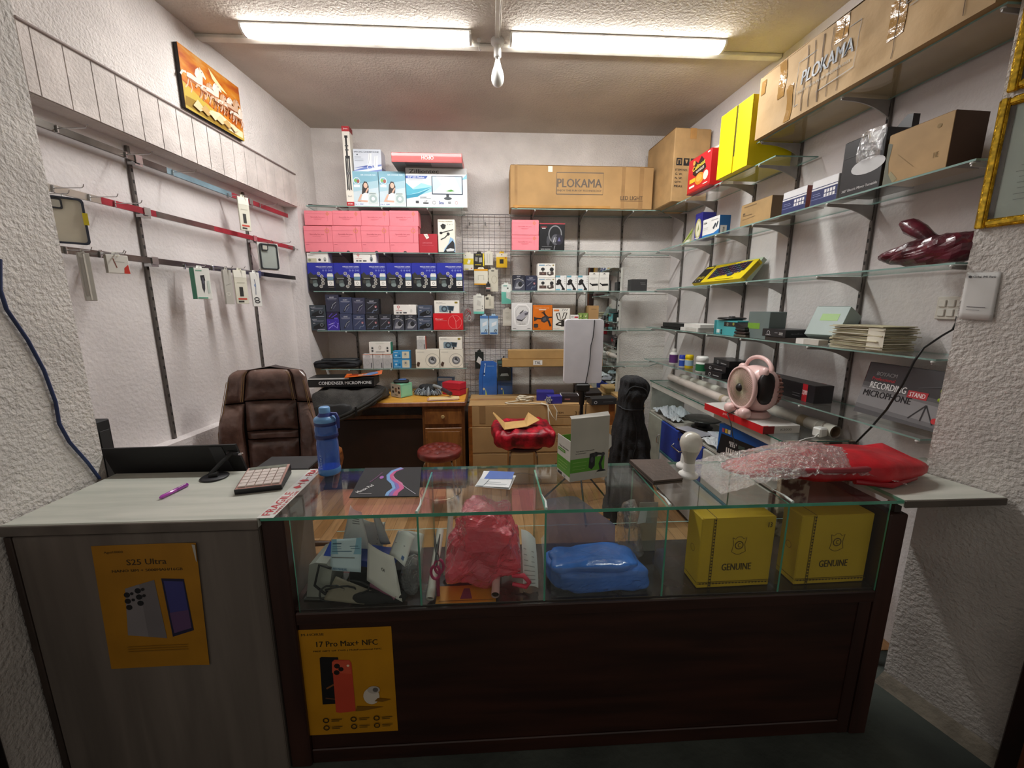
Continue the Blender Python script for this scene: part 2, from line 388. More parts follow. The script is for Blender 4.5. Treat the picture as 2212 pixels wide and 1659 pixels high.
tr = thing('cable_trunking', 'white cable trunking running across the ceiling behind the lights', 'trunking', (0, 2.60, CEIL))
MB().cbox(-1.585, 1.72, -.022, .022, -.019, -.0005, .003).build('channel', M('#ddd8cc', .6, var=.08), tr)
MB().cbox(-1.585, 1.72, .022, .034, -.013, -.0005, .002).build('lid', M('#cfc9bc', .6, var=.08), tr)
for x in (-.62, -.14, .30, .98, 1.12): MB().tube([(x, -.02, -.019), (x+.006, -.024, -.029), (x+.012, -.012, -.019)], .002, 5).build('clip', WHITE, tr)
tr = thing('cable_trunking', 'narrow trunking running from the bulb holder towards the camera on the ceiling', 'trunking', (0.055, 2.05, CEIL))
MB().cbox(-.012, .012, -1.0, .50, -.014, -.0005, .002).build('channel', M('#d2ccc0', .6, var=.08), tr)
MB().cbox(.012, .02, -1.0, .50, -.008, -.0005, .002).build('lid', M('#bfb8ab', .6, var=.08), tr)
t = thing('hanging_bulb', 'unlit white bulb hanging in a holder between the ceiling lights', 'bulb', (0.057, 2.545, CEIL))
MB().lathe([(.036, -.0005), (.036, -.02), (.028, -.028), (.02, -.03)], 20).build('ceiling_rose', WHITE, t)
MB().lathe([(.017, -.03), (.02, -.045), (.02, -.085), (.0175, -.088)], 18).build('holder', WHITE, t)
MB().lathe([(.013, -.086), (.013, -.10)], 16).build('bulb_cap', CHROME, t)
MB().lathe([(.013, -.10), (.016, -.115), (.022, -.135), (.031, -.16), (.0355, -.182), (.035, -.203), (.027, -.222), (.014, -.232), (.001, -.235)], 24).build('bulb_glass', M('#e6e9e6', .25, var=.02, coat=.5), t)
t = thing('ceiling_hook', 'small white ceiling hook beside the hanging bulb', 'hook', (-.045, 2.545, CEIL))
MB().lathe([(.011, -.0005), (.009, -.012), (.004, -.016)], 12).build('base', WHITE, t)
MB().tube([(0, 0, -.015), (0, 0, -.05), (.006, 0, -.058), (.012, 0, -.05)], .0022, 6).build('hook', WHITE, t)

# ------------------------------------------------------------------ COUNTER
CT = .905
LAM = wood('#b3b6ac', '#c9c9bf', (1.2, 12, 12), .45, 2.2)
LAMV = wood('#625a53', '#746b63', (9, 9, .7), .5, 2.0)
DWOOD = wood('#24110b', '#381d14', (1.0, 6, 9), .42, 2.5)
DWOOD2 = wood('#2c1813', '#3c231c', (6, 6, .8), .42, 2.5)
t = thing('counter_cabinet', 'grey laminate cabinet end of the counter with a yellow phone poster', 'cabinet', (-1.02, 1.27, 0))
MB().cbox(-.335, .345, -.165, .165, .0, .872, .003).build('body', LAMV, t)
MB().cbox(-.318, .347, -.176, -.166, .012, .868, .003).build('front_panel', LAMV, t)
MB().cbox(-.338, -.319, -.178, -.166, .0, .868, .002).build('edge_strip', M('#3c2f28', .6, var=.15), t)
t = thing('laminate_worktop', 'pale wood-grain laminate worktop at the left end of the counter', 'countertop', (-1.005, 1.272, .873))
MB().cbox(-.355, .337, -.178, .178, .002, .032, .003).build('slab', LAM, t)
MB().cbox(-.355, .337, -.184, -.178, .0, .030, .002).build('edge_strip', M('#6b625a', .5, var=.15), t)
# display case
X0, X1 = -.66, 1.325
t = case = thing('display_case', 'glass-topped display counter with a dark brown wooden base', 'display counter', (0, 1.27, 0))
MB().cbox(X0+.055, X1-.09, -.150, -.134, .055, .535, .003).build('front_panel', DWOOD, t)
MB().cbox(X0-.005, X1-.061, -.128, .165, .10, .53, .004).build('body', DWOOD, t)
MB().cbox(X0+.055, X1-.061, -.162, .168, .535, .578, .004).build('bottom_rail', DWOOD, t)
MB().cbox(X0+.055, X1-.06, -.154, -.134, .0, .055, .003).build('plinth', DWOOD, t)
MB().cbox(X0-.01, X0+.055, -.164, -.128, 0, .893, .004).build('post', DWOOD2, t)
MB().cbox(X1-.060, X1, -.162, .165, 0, .851, .004).build('post', DWOOD2, t)
MB().cbox(X1-.105, X1-.062, -.156, -.128, 0, .535, .003).build('post', DWOOD2, t)
MB().cbox(X0+.05, X1-.06, -.15, .16, .5785, .583, .001).build('shelf_floor', M('#3b2c26', .25, var=.2, coat=.3), t)
def pane(name, x0, x1, y0, y1, z0, z1, par, edges, em=GEDGE):
    m = MB(); m.box(x0, x1, y0, y1, z0, z1); 
    idx = {'bottom': 0, 'top': 1, 'front': 2, 'right': 3, 'back': 4, 'left': 5}
    for e in edges: m.m[idx[e]] = 1
    return m.build(name, [GLASS, em], par)
pane('glass_front', X0+.07, X1-.065, -.160, -.155, .5785, .896, t, ('top', 'left', 'right'))
for x in (-.222, .163, .542, .930): pane('divider', x-.003, x+.003, -.153, .158, .5835, .893, t, ('front', 'top', 'back'))
pane('glass_back', X0+.07, X1-.065, .160, .164, .5785, .66, t, ('top',), GEDGE2)
pane('glass_top', X0-.004, 1.287, -.172, .178, .8945, .905, t, ('front', 'back', 'left', 'right'))
for x in (-.222, .163, .542, .930):
    MB().tube([(x, -.165, .9062), (x+.004, -.12, .9064), (x-.002, -.07, .9062)], [.0045, .0035, .001], 5).build('sealant', M('#cfd8d4', .4), t)
# the lift-up flap
t = thing('counter_flap', 'pale laminate lift-up flap between the display counter and the right pillar', 'counter flap', (0, 0, 0))
MB().prism([(1.29, 1.10), (1.632, 1.10), (1.574, 1.306), (1.70, 1.310), (1.74, 1.44), (1.29, 1.44)], lambda u, v, z: (u, v, z), .882, .905).build('slab', LAM, t)
MB().cbox(1.29, 1.63, 1.094, 1.10, .880, .904, .002).build('edge_strip', M('#5d564e', .5, var=.15), t)
MB().cbox(1.287, 1.31, 1.12, 1.15, .852, .8815, .002).build('hinge', M('#2c2521', .5), t)
t = thing('fragile_tape', 'white and red FRAGILE tape stuck along the seam of the counter top', 'tape', (0, 0, 0))
a0, a1 = PZ(556,1118,.9062), PZ(596,1116,.9062); b0, b1 = PZ(648,1012,.9062), PZ(686,1012,.9062)
a0.x = -.672; a1.x = -.625; b0.x = -.672; b1.x = -.625; a0.y = a1.y = 1.095; b0.y = b1.y = 1.45
MB().add([a0, a1, b1, b0, *(p-Vector((0, 0, .0009)) for p in (a0, a1, b1, b0))], [(0, 1, 2, 3), (4, 7, 6, 5), (0, 4, 5, 1), (1, 5, 6, 2), (2, 6, 7, 3), (3, 7, 4, 0)]).build('strip', M('#cfcfca', .35, var=.04), t)
RED = '#b5202c'
mp = lambda x, y, e: (-.672+.047*(1-y/.047), 1.095+x, .9064+e)
printed('print', t, [('t', 'FRAGILE', .25, .62, .52, RED, .42), ('t', 'HANDLE WITH CARE', .27, .17, .18, RED, .42),
    ('p', [(.53, .45), (.56, .2), (.60, .5), (.56, .8)], RED), ('r', .60, .46, .645, .54, RED), ('r', .64, .25, .655, .75, RED),
    ('p', [(.68, .5), (.70, .15), (.73, .3), (.73, .7), (.70, .85)], RED), ('r', .72, .46, .79, .52, '#8b8b88'), ('t', 'FRA', .90, .58, .5, RED, .15), ('t', 'HANDLE', .92, .17, .16, RED, .12)], mp, .355, .047, eps=.0002)

# ------------------------------------------------------------------ SHELVING
SLOT = M('#6f6a66', .45, .6, var=.12)
def upright(x, y, z0, z1, rz, shelves, dep, label, group, bracket=True):
    """slotted wall upright with its shelf brackets; local -y looks into the room"""
    t = thing('shelf_upright', label, 'shelf upright', (x, y, 0), rz, group)
    m = MB(); m.cbox(-.0085, .0085, -.014, 0, z0, z1, .002)
    m.build('channel', SLOT, t)
    m = MB(); z = z0+.03; k = 0
    while z < z1-.02: m.box(-.004, .004, -.0150, -.0138, z, z+.016); z += .05; k += 1
    m.build('slots', M('#2b2826', .8), t)['kind'] = 'stuff'
    if bracket:
        for zs in shelves:
            b = MB(); n = 8; poly = [(0, 0), (dep, 0), (dep, -.012), (dep-.02, -.014)]
            for i in range(n+1):
                a = i/n; poly.append(((dep-.03)*(1-a)**1.0, -.014-.055*(a**2.2)))
            poly.append((0, -.085))
            b.prism(poly, lambda u, v, q: (q, -.014-u, zs-.009+v), -.0025, .0025)
            b.build('bracket', M('#a39f9b', .4, .3, var=.1), t)
            MB().lathe([(.007, 0), (.007, .005), (.003, .0065)], 8, (0, -.014-dep+.004, zs-.014)).build('bracket_pin', M('#bdbdb8', .3), t)
    return t
def shelf(poly, z, label, group, name='glass_shelf'):
    t = thing(name, label, 'shelf', (0, 0, 0), 0, group)
    n = len(poly); m = MB(); m.prism(poly, lambda u, v, q: (u, v, q), z-.007, z-.0005)
    for i in range(n): m.m[2+i] = 1
    m.build('pane', [GLASS, GEDGE2], t)
    return t
SLZ = [2.283, 1.932, 1.624, 1.303, .977]; SRZ = [2.281, 1.957, 1.631, 1.300, .986]
SF = 3.465
for i, x in enumerate((-1.205, -.852, -.492)):
    upright(x, D-.001, .80, 2.31, 0, SLZ, .27, ['left', 'middle', 'right'][i]+' slotted upright of the back wall shelves holding the pink boxes', 'uprights of the left back shelves')
for i, x in enumerate((.375, .80, 1.19)):
    upright(x, D-.001, .62, 2.31, 0, SRZ, .27, ['left', 'middle', 'right'][i]+' slotted upright of the back wall shelves under the long carton', 'uprights of the right back shelves')
NL = ['monitor and fan boxes', 'row of pink boxes', 'six blue camera boxes', 'dark helmet intercom boxes', 'small white camera boxes']
for z, n in zip(SLZ, NL): shelf([(-1.44, SF), (-.205, SF), (-.205, D-.016), (-1.44, D-.016)], z, 'glass back-wall shelf holding the '+n, 'glass shelves on the left of the back wall')
NR = ['long printed carton', 'headphone box and two pink boxes', 'white phone-holder boxes', 'orange drone box', 'two slim brown cartons']
for z, n in zip(SRZ, NR): shelf([(.184, SF), (1.41, SF), (1.635, D-.016), (.184, D-.016)], z, 'glass back-wall shelf holding the '+n, 'glass shelves on the right of the back wall')
RZ1, RZ2, RZ3, RZ4, RZ5, RZT = 2.275, 1.963, 1.645, 1.32, 1.03, 2.392
rp = [(3.53, 0), (3.106, 0), (2.692, 0), (2.345, 0), (1.865, 0)]
names = ['farthest', 'second farthest', 'middle', 'fourth farthest', 'second nearest']
for i, (y, _) in enumerate(rp):
    zs = [RZ2, RZ3, RZ4, RZ5]+([RZ1] if y > 2.2 else [])+([RZT] if y < 2.5 else [])
    upright(xr(y)-.001, y, .86, 2.42 if y < 2.5 else 2.27, RZR, zs, .235, names[i]+' slotted upright on the right-hand wall', 'uprights of the right wall shelves')
upright(xr(1.335)-.001, 1.335, 1.0, 2.42, RZR, [RZ2, RZ3, RZ4, RZ5, RZT], .235, 'slotted upright on the right-hand wall next to the pillar', 'uprights of the right wall shelves')
def rshelf(y0, y1, z, lab):
    shelf([(xr(y0, .25), y0), (xr(y0, .016), y0), (xr(y1, .016), y1), (xr(y1, .25), y1)], z, lab, 'glass shelves on the right wall')
rshelf(2.21, 3.455, RZ1, 'right-wall glass shelf holding the yellow box and red noodle box')
rshelf(1.31, 2.40, RZT, 'high right-wall glass shelf under the big crumpled carton')
rshelf(1.31, 3.46, RZ2, 'right-wall glass shelf holding the black mirror turntable box')
rshelf(1.31, 3.46, RZ3, 'right-wall glass shelf holding the yellow keyboard box and maroon bag')
rshelf(1.31, 3.62, RZ4, 'right-wall glass shelf holding the stack of paper and dark boxes')
rshelf(1.31, 3.62, RZ5, 'lowest right-wall glass shelf, holding the pill bottles')

# wall mirror
mr = clear('#ffffff', 1, .01, 0)
m = bpy.data.materials.new('mirror'); m.use_nodes = True; b = m.node_tree.nodes['Principled BSDF']
b.inputs['Metallic'].default_value = 1; b.inputs['Roughness'].default_value = .015; b.inputs['Base Color'].default_value = (.78, .82, .8, 1)
t = thing('wall_mirror', 'frameless mirror on the back wall behind the white LED panel', 'mirror', (0, D, 0))
a = PY(1268, 578, D-.02); c = PY(1335, 850, D-.02)
MB().box(a.x, c.x-.03, -.016, -.010, .66, a.z).build('mirror_glass', m, t)
MB().box(a.x, c.x-.03, -.0098, -.0005, .66, a.z).build('backing', M('#5b5048', .8), t)
MB().cbox(c.x-.03, c.x-.008, -.018, -.0005, .55, a.z, .002).build('edge_strip', M('#d8d5cf', .5), t)

# wire grid panel
t = thing('wire_grid_panel', 'grey wire grid panel hanging on the back wall between the shelf bays', 'grid panel', (-.022, D-.03, .66))
WIR = M('#8a8786', .45, .5, var=.1)
w, h = .425, 1.625
MB().tube([(-w/2, 0, 0), (-w/2, 0, h-.02), (-w/2+.02, 0, h), (w/2-.02, 0, h), (w/2, 0, h-.02), (w/2, 0, 0)], .0035, 6, closed=True).build('frame', WIR, t)
vw = MB().tube([(0, -.002, 0), (0, -.002, h)], .0016, 5).build('wire', WIR, t); vw.location = (-w/2+.051, 0, 0)
for k in range(2, 9):
    o = vw.copy(); COL.objects.link(o); o.location.x = -w/2+k*w/9.0; o.parent = t
vw.location.x = -w/2+w/9
hw = MB().tube([(-w/2, .002, 0), (w/2, .002, 0)], .0016, 5).build('wire', WIR, t); hw.location = (0, 0, h-.055)
for k in range(2, 29):
    o = hw.copy(); COL.objects.link(o); o.location.z = h-k*.0565; o.parent = t

# left wall rails
for i, y in enumerate((2.175, 2.96)):
    upright(xl(y, -.099), y, .80, 2.245, RZL, [], 0, ['nearer', 'farther'][i]+' slotted upright on the left-hand wall', 'uprights on the left wall', False)
def rail(z, y0, y1, label, segs):
    t = thing('display_rail', label, 'rail', (0, 0, 0), 0, 'display rails on the left wall')
    for a, b, c in segs:
        ya, yb = y0+(y1-y0)*a, y0+(y1-y0)*b; off = -.045
        slab([(xl(ya, off), ya), (xl(yb, off), yb), (xl(yb, off-.012), yb), (xl(ya, off-.012), ya)], z-.014, z+.014).build('bar', c, t)
    for y in (2.175, 2.96):
        slab([(xl(y-.02, -.05), y-.02), (xl(y+.02, -.05), y+.02), (xl(y+.02, -.084), y+.02), (xl(y-.02, -.084), y-.02)], z-.028, z-.0145).build('arm', CHROME, t)
        slab([(xl(y-.022, -.040), y-.022), (xl(y+.012, -.040), y+.012), (xl(y+.012, -.0445), y+.012), (xl(y-.022, -.0445), y-.022)], z-.018, z+.018).build('clamp', CHROME, t)
    return t
RED_REFL = M('#a8323f', .3, .3, var=.15); BLUE_REFL = M('#8fa9b5', .3, .6, var=.15); RD = M('#7d7873', .25, .9, var=.2, scale=6)  # red and pale blue stand for reflections on the chrome, painted as bar segments
rail(2.185, 1.62, 3.38, 'top display rail on the left wall, with painted pale blue and red reflections', [(0, .40, RD), (.40, .66, BLUE_REFL), (.66, 1, RED_REFL)])
rail(1.952, 1.62, 3.50, 'middle display rail on the left wall, with painted red reflections', [(0, .18, M('#b9b4ae', .3, .8)), (.18, .32, RED_REFL), (.32, .52, RD), (.52, .95, RED_REFL), (.95, 1, RD)])
rail(1.722, 1.62, 3.40, 'lowest display rail on the left wall, plain metal', [(0, .78, RD), (.78, 1, M('#3a3836', .35, .7))])

# ================================================================== GOODS ON THE BACK WALL
# ---- left bay, top shelf
Z = SLZ
K = '#1b1b1d'
bk('tripod_box', 'tall slim white and red tripod box standing upright on the top shelf', 'box', 743, 272, 759.5, 441, 3.47, .075, Z[0], col='#e9e4da',
   front=[('r', 0, .935, 1, 1, '#b5242e'), ('r', 0, 0, 1, .055, '#b5242e'), ('t', 'Jmary', .5, .967, .022, '#f0dada', .6), ('t', 'KP-2205', .5, .028, .018, '#f0dada', .6), ('t', '3 in 1', .5, .125, .018, '#444444', .5),
          ('r', .38, .62, .62, .88, K), ('r', .30, .855, .72, .885, K), ('r', .28, .70, .76, .715, '#3a3a3c'), ('r', .28, .75, .76, .765, '#3a3a3c'), ('r', .24, .60, .86, .635, K),
          ('r', .22, .21, .40, .60, '#232326'), ('r', .45, .20, .58, .62, K), ('r', .66, .21, .84, .60, '#232326'), ('r', .40, .40, .66, .43, '#7a7a7d'), ('p', [(.12, .195), (.40, .215), (.40, .235)], K), ('p', [(.92, .195), (.66, .215), (.66, .235)], K)],
   right=[('r', 0, .935, 1, 1, '#8f1d26'), ('r', 0, 0, 1, .055, '#8f1d26')])
fan_art = [('p', [(0, .42), (1, .55), (1, 1), (0, 1)], '#7fb2c6'), ('p', [(0, .42), (1, .55), (1, .75), (0, .62)], '#a9cbd8'), ('r', 0, 0, 1, .12, '#dfe6ee'),
   ('t', 'AIR COOLER FAN', .62, .90, .035, '#eef6fa', .58), ('o', .17, .73, .13, .13, .02, '#e9efef'), ('e', .13, .74, .06, .06, '#79b45c'), ('e', .22, .72, .055, .065, '#a4574a'), ('r', .05, .55, .28, .62, '#eef1f3'),
   ('p', [(.33, .30), (.38, .62), (.46, .72), (.56, .70), (.62, .58), (.60, .40), (.50, .28)], '#2e2522'), ('e', .50, .60, .075, .10, '#e3b9a2'), ('p', [(.30, .12), (.34, .34), (.48, .40), (.60, .36), (.62, .12)], '#f1eeee'),
   ('p', [(.15, .14), (.30, .36), (.36, .33), (.26, .18), (.55, .17), (.55, .12)], '#dcae96'), ('p', [(.52, .38), (.62, .52), (.58, .54), (.48, .42)], '#dcae96'),
   ('p', [(.58, .06), (.58, .34), (.68, .41), (.88, .40), (.95, .33), (.95, .06)], '#cfd9d9'), ('e', .77, .22, .15, .15, '#a8bcbc'), ('e', .77, .22, .07, .07, '#dfe9e9'), ('r', .63, .35, .88, .38, '#90a3a3'), ('t', '3 in 1  12W', .2, .06, .04, '#5b6fae', .35)]
for i, (a, b) in enumerate(((762, 818), (819, 876))):
    bk('fan_box', 'pale blue air cooler fan box, '+['left one beside the tripod box', 'right one beside the monitor box'][i], 'box', a, 370, b, 445, 3.475, .16, Z[0], col='#c9d9e2', front=fan_art, group='air cooler fan boxes', right=[('p', [(0, .4), (1, .5), (1, 1), (0, 1)], '#8fb4c2')])
zt = PY(790, 370, 3.475).z
bk('intercom_phone_box', 'white and blue line-phone box lying on top of the fan boxes', 'box', 763, 322, 824, 370, 3.49, .13, zt+.001, col='#d3d9e4',
   front=[('p', [(0, .05), (.4, .22), (1, .34), (1, 0), (0, 0)], '#6f86c6'), ('p', [(0, .02), (.5, .12), (1, .28), (1, .12), (.5, .02)], '#e3e8f4'), ('p', [(0, .16), (.45, .28), (1, .26), (.45, .22)], '#3f55a5'), ('t', 'SPECIAL-LINERPHONE', .48, .88, .07, '#4a5563', .88), ('e', .15, .76, .035, .03, '#4a5563'),
          ('r', .05, .64, .28, .66, '#8490a0'), ('r', .05, .55, .36, .57, '#9aa4b2'), ('r', .05, .48, .36, .50, '#9aa4b2'), ('p', [(.50, .32), (.56, .80), (.66, .82), (.64, .34)], '#eef0f2'), ('p', [(.72, .20), (.76, .68), (.88, .72), (.86, .22)], '#eef0f2'), ('l', [(.54, .36), (.6, .8)], .02, '#b6bcc6'), ('l', [(.76, .24), (.82, .7)], .02, '#b6bcc6'), ('o', .58, .20, .14, .09, .02, '#f5f6f8')],
   right=[('p', [(0, 0), (1, 0), (1, .3), (0, .2)], '#8b95b5')])
bk('monitor_box', 'white monitor box with a blue swoosh and a picture of a screen', 'box', 877, 363, 1009, 448, 3.475, .13, Z[0], col='#eceeef',
   front=[('p', [(0, .36), (.25, .62), (.42, .55), (.42, .40), (.2, .30), (0, .20)], '#9fd5e4'), ('p', [(0, .62), (.12, .45), (.42, .52), (.2, .38), (0, .30)], '#4fb0c9'), ('p', [(0, .30), (.2, .36), (.42, .50), (.18, .26), (0, .22)], '#2a93b3'), ('p', [(.9, .70), (1, .86), (1, .74)], '#8fcbe0'),
          ('t', 'Zilliontec', .30, .915, .095, '#50585f', .48), ('p', [(0, .73), (.33, .73), (.36, .80), (0, .80)], '#3556a8'), ('t', '18.5" LED Monitor', .17, .765, .045, '#e8eefc', .27), ('r', .05, .69, .28, .70, '#8a97a8'),
          ('r', .42, .33, .93, .80, '#2c3a52'), ('r', .435, .355, .915, .785, '#c9e3f2'), ('p', [(.435, .355), (.60, .62), (.66, .785), (.80, .785), (.88, .5), (.915, .355)], '#eef6fb'), ('p', [(.64, .42), (.74, .46), (.80, .42), (.72, .40)], '#4f9d3a'), ('p', [(.50, .785), (.60, .55), (.68, .785)], '#f7fbfd'), ('r', .655, .24, .70, .33, '#2b3036'), ('e', .68, .23, .11, .035, '#3c434a'), ('r', .22, .25, .33, .262, '#6d7d8d'), ('r', .22, .215, .40, .225, '#9aa7b2'),
          ('r', .15, .10, .20, .16, '#3a3f44'), ('r', .27, .09, .36, .12, '#3a3f44'), ('t', '17"', .32, .15, .045, '#3a3f44'), ('o', .45, .12, .05, .04, .008, '#6a7076'), ('t', '5ms', .57, .12, .075, '#2f4d9c', .08), ('r', .68, .10, .73, .15, '#8f959a'), ('o', .82, .12, .04, .04, .007, '#b86a72')])
b0 = bk('mobile_box', 'glossy red slim box lying flat on top of the monitor box', 'box', 845, 330, 998, 347, 3.36, .32, PY(940, 363, 3.475).z+.002, col='#c42a27', coat=.15, rough=.38,
   front=[('t', 'HOdO', .51, .50, .40, '#f6d8d2', .17), ('r', .0, .06, 1, .14, '#a02020')],
   bottom=[('r', 0, 0, 1, 1, '#6f6865'), ('r', .18, .72, .55, 1, '#2b2527'), ('r', .55, .72, 1, 1, '#7a6a6c')])
t = thing('dark_rod', 'dark thin rod lying on the top shelf left of the tripod box', 'rod', (-1.30, 3.52, Z[0]))
MB().tube([(-.12, 0, .009), (.16, .03, .009)], .0085, 8).build('rod', M('#3f2a1c', .5, var=.2), t)
MB().tube([(-.14, -.004, .010), (-.11, .001, .010)], .0098, 8).build('rod_end', BLACK, t)

# ---- pink boxes
PINK = '#ee8490'; PKL = '#c95f6e'
pink_art = lambda h: [('l', [(.83, .30*h), (.83, .98*h)], .012, PKL), ('l', [(.0, .80), (1, .80)], .008, PKL), ('o', .83, .80, .10, .10, .02, '#d98a4a'), ('o', .83, .80, .05, .12, .015, '#d98a4a'), ('t', 'Specially for you', .48, .56, .10, PKL, .5), ('r', .33, .44, .62, .455, PKL), ('r', .36, .39, .58, .40, PKL)]
xs = [657, 718, 780, 841, 904]
low = up = None
for i in range(4):
    g = 'pink gift boxes on the left back shelf'; w = ['leftmost', 'second from left', 'third from left', 'rightmost'][i]
    low = bk('gift_box', f'pink gift box, {w} of the lower row of four', 'box', xs[i], 488, xs[i+1], 541, 3.472, .11, Z[1], col=PINK, group=g, rough=.6, c=.002,
       front=[('l', [(0, .37), (1, .37)], .012, PKL), ('l', [(.83, .37), (.83, .98)], .02, PKL), ('o', .83, .82, .08, .09, .018, '#d98a4a'), ('l', [(0, .82), (1, .82)], .008, PKL), ('t', 'Specially for you', .46, .68, .07, PKL, .5), ('r', .30, .60, .60, .61, PKL), ('r', .05, .28, .16, .295, PKL), ('p', [(.46, 0), (.48, .05), (.52, .06), (.56, .05), (.58, 0)], '#5c3b40')])
    up = bk('gift_box', f'pink gift box, {w} of the upper row of four', 'box', xs[i], 455, xs[i+1], 488, 3.472, .11, PY(780, 488, 3.472).z+.001, col=PINK, group=g, rough=.6, c=.002, front=pink_art(1))
bk('red_box', 'dark red gift box with a small white tag beside the pink boxes', 'box', 905, 505, 945, 541, 3.475, .12, Z[1], col='#b02331', rough=.5,
   front=[('t', 'LIMIT EDITION', .45, .52, .05, '#e0808a', .5), ('r', .15, .40, .80, .41, '#d8707c'), ('p', [(.26, .98), (.46, 1.0), (.56, .80), (.42, .72)], '#ece7df'), ('p', [(.34, .94), (.46, .95), (.50, .84), (.42, .80)], '#cfc9c0')])
bk('headband_box', 'upright white wireless headset box with black headset picture', 'box', 946, 474, 983, 541, 3.475, .12, Z[1], col='#ece8dc',
   front=[('t', 'Wireless Headband', .45, .945, .035, '#6a5a20', .8), ('t', '3 in 1', .70, .86, .03, '#555555', .3), ('p', [(.15, .82), (.30, .88), (.48, .84), (.44, .74), (.30, .70), (.2, .76)], K), ('l', [(.15, .60), (.9, .70)], .05, '#333333'), ('e', .18, .60, .09, .07, K), ('e', .60, .57, .09, .09, K), ('l', [(.60, .57), (.40, .46), (.15, .40)], .06, '#3a3a3a'),
          ('p', [(.35, .12), (.60, .28), (.72, .48), (.90, .42), (1, .25), (1, 0), (.3, 0)], '#9bbfe0'), ('p', [(.30, .02), (.55, .22), (.85, .38), (.95, .30), (.98, .10), (.9, 0), (.4, 0)], '#2b2b2e'), ('p', [(.45, .10), (.7, .14), (.95, .12), (.9, .05), (.5, .04)], '#d8dadb'), ('r', 0, 0, 1, .025, K)])
# ---- six blue smart camera boxes
cam_art = [('p', [(0, 0), (1, 0), (1, .46), (.5, .50), (0, .62)], '#1c1e24'), ('r', 0, 0, 1, .10, '#15161a'),
   ('t', 'WIRELESS SMART CAMERA', .64, .87, .045, '#d8dcf0', .62), ('r', .45, .815, .93, .825, '#9aa3da')]
cam_art += [('o', x, .74, .03, .03, .012, '#aab4ec') for x in (.60, .71, .82, .91)]
cam_art += [('o', x, y, .062, .062, .014, '#e2e2dd') for x, y in ((.42, .63), (.53, .53), (.56, .40), (.56, .28), (.48, .17))]
cam_art += [('e', x, y, .035, .035, '#8f8c80') for x, y in ((.42, .63), (.53, .53), (.56, .40), (.56, .28), (.48, .17))]
cam_art += [('p', [(.02, .60), (.12, .68), (.22, .58), (.34, .60), (.36, .46), (.22, .42), (.06, .46)], '#3a3a38'), ('r', .10, .44, .36, .47, '#8d8d86'), ('p', [(.16, .24), (.18, .38), (.32, .40), (.36, .26), (.30, .18), (.2, .18)], '#55605f'), ('e', .27, .22, .10, .07, '#7d8b8a'), ('e', .12, .34, .06, .08, '#45443f'),
   ('r', .74, .19, .97, .38, '#eceae4'), ('r', .74, .40, .97, .52, '#6f8fa3'), ('r', .74, .52, .97, .60, '#e6e6e2'), ('o', .855, .285, .05, .05, .012, '#6f6f6f'), ('r', .76, .13, .98, .15, '#8a7f77'), ('r', .76, .60, .95, .64, '#c9d3da')]
xs = [665, 722, 780, 835, 890, 944, 1000]
for i in range(6):
    bk('camera_box', 'blue and black smart camera box, '+['first', 'second', 'third', 'fourth', 'fifth', 'sixth'][i]+' from the left in the row of six', 'box', xs[i], 568, xs[i+1], 628, 3.472, .1, Z[2], col='#2a32a0', group='blue smart camera boxes', rough=.4, front=cam_art)
zt = PY(740, 568, 3.472).z+.001
bk('bulb_camera_box', 'small white camera box on top of the leftmost blue camera box', 'box', 663, 546, 708, 567, 3.475, .1, zt, col='#e9e7e2', front=[('r', .03, .06, .45, .45, '#c6c2a8'), ('e', .12, .25, .14, .14, '#8a8f70'), ('e', .60, .3, .14, .14, '#3c3c3e'), ('e', .86, .35, .15, .22, '#b5b5b2'), ('e', .86, .22, .1, .1, '#6a6a6a'), ('r', .06, .78, .38, .82, '#9a9a96'), ('r', .06, .70, .30, .72, '#b4b4b0')])
bk('bulb_camera_box', 'small white camera box with red emblem on the second and third blue boxes', 'box', 763, 546, 812, 568, 3.475, .1, zt, col='#ece9e4', front=[('o', .22, .80, .13, .13, .05, '#c2262d'), ('p', [(.19, .62), (.25, .62), (.22, .54)], '#c2262d'), ('t', 'HOUSE CAMERA', .24, .44, .07, '#c2463d', .28), ('r', .12, .14, .22, .28, '#55555a'), ('r', .26, .14, .36, .28, '#55555a'), ('r', .42, .14, .58, .28, '#55555a'), ('e', .80, .38, .15, .26, '#7c8388'), ('e', .80, .30, .08, .12, '#3f4448'), ('r', .77, .66, .82, .82, '#8f9699')])
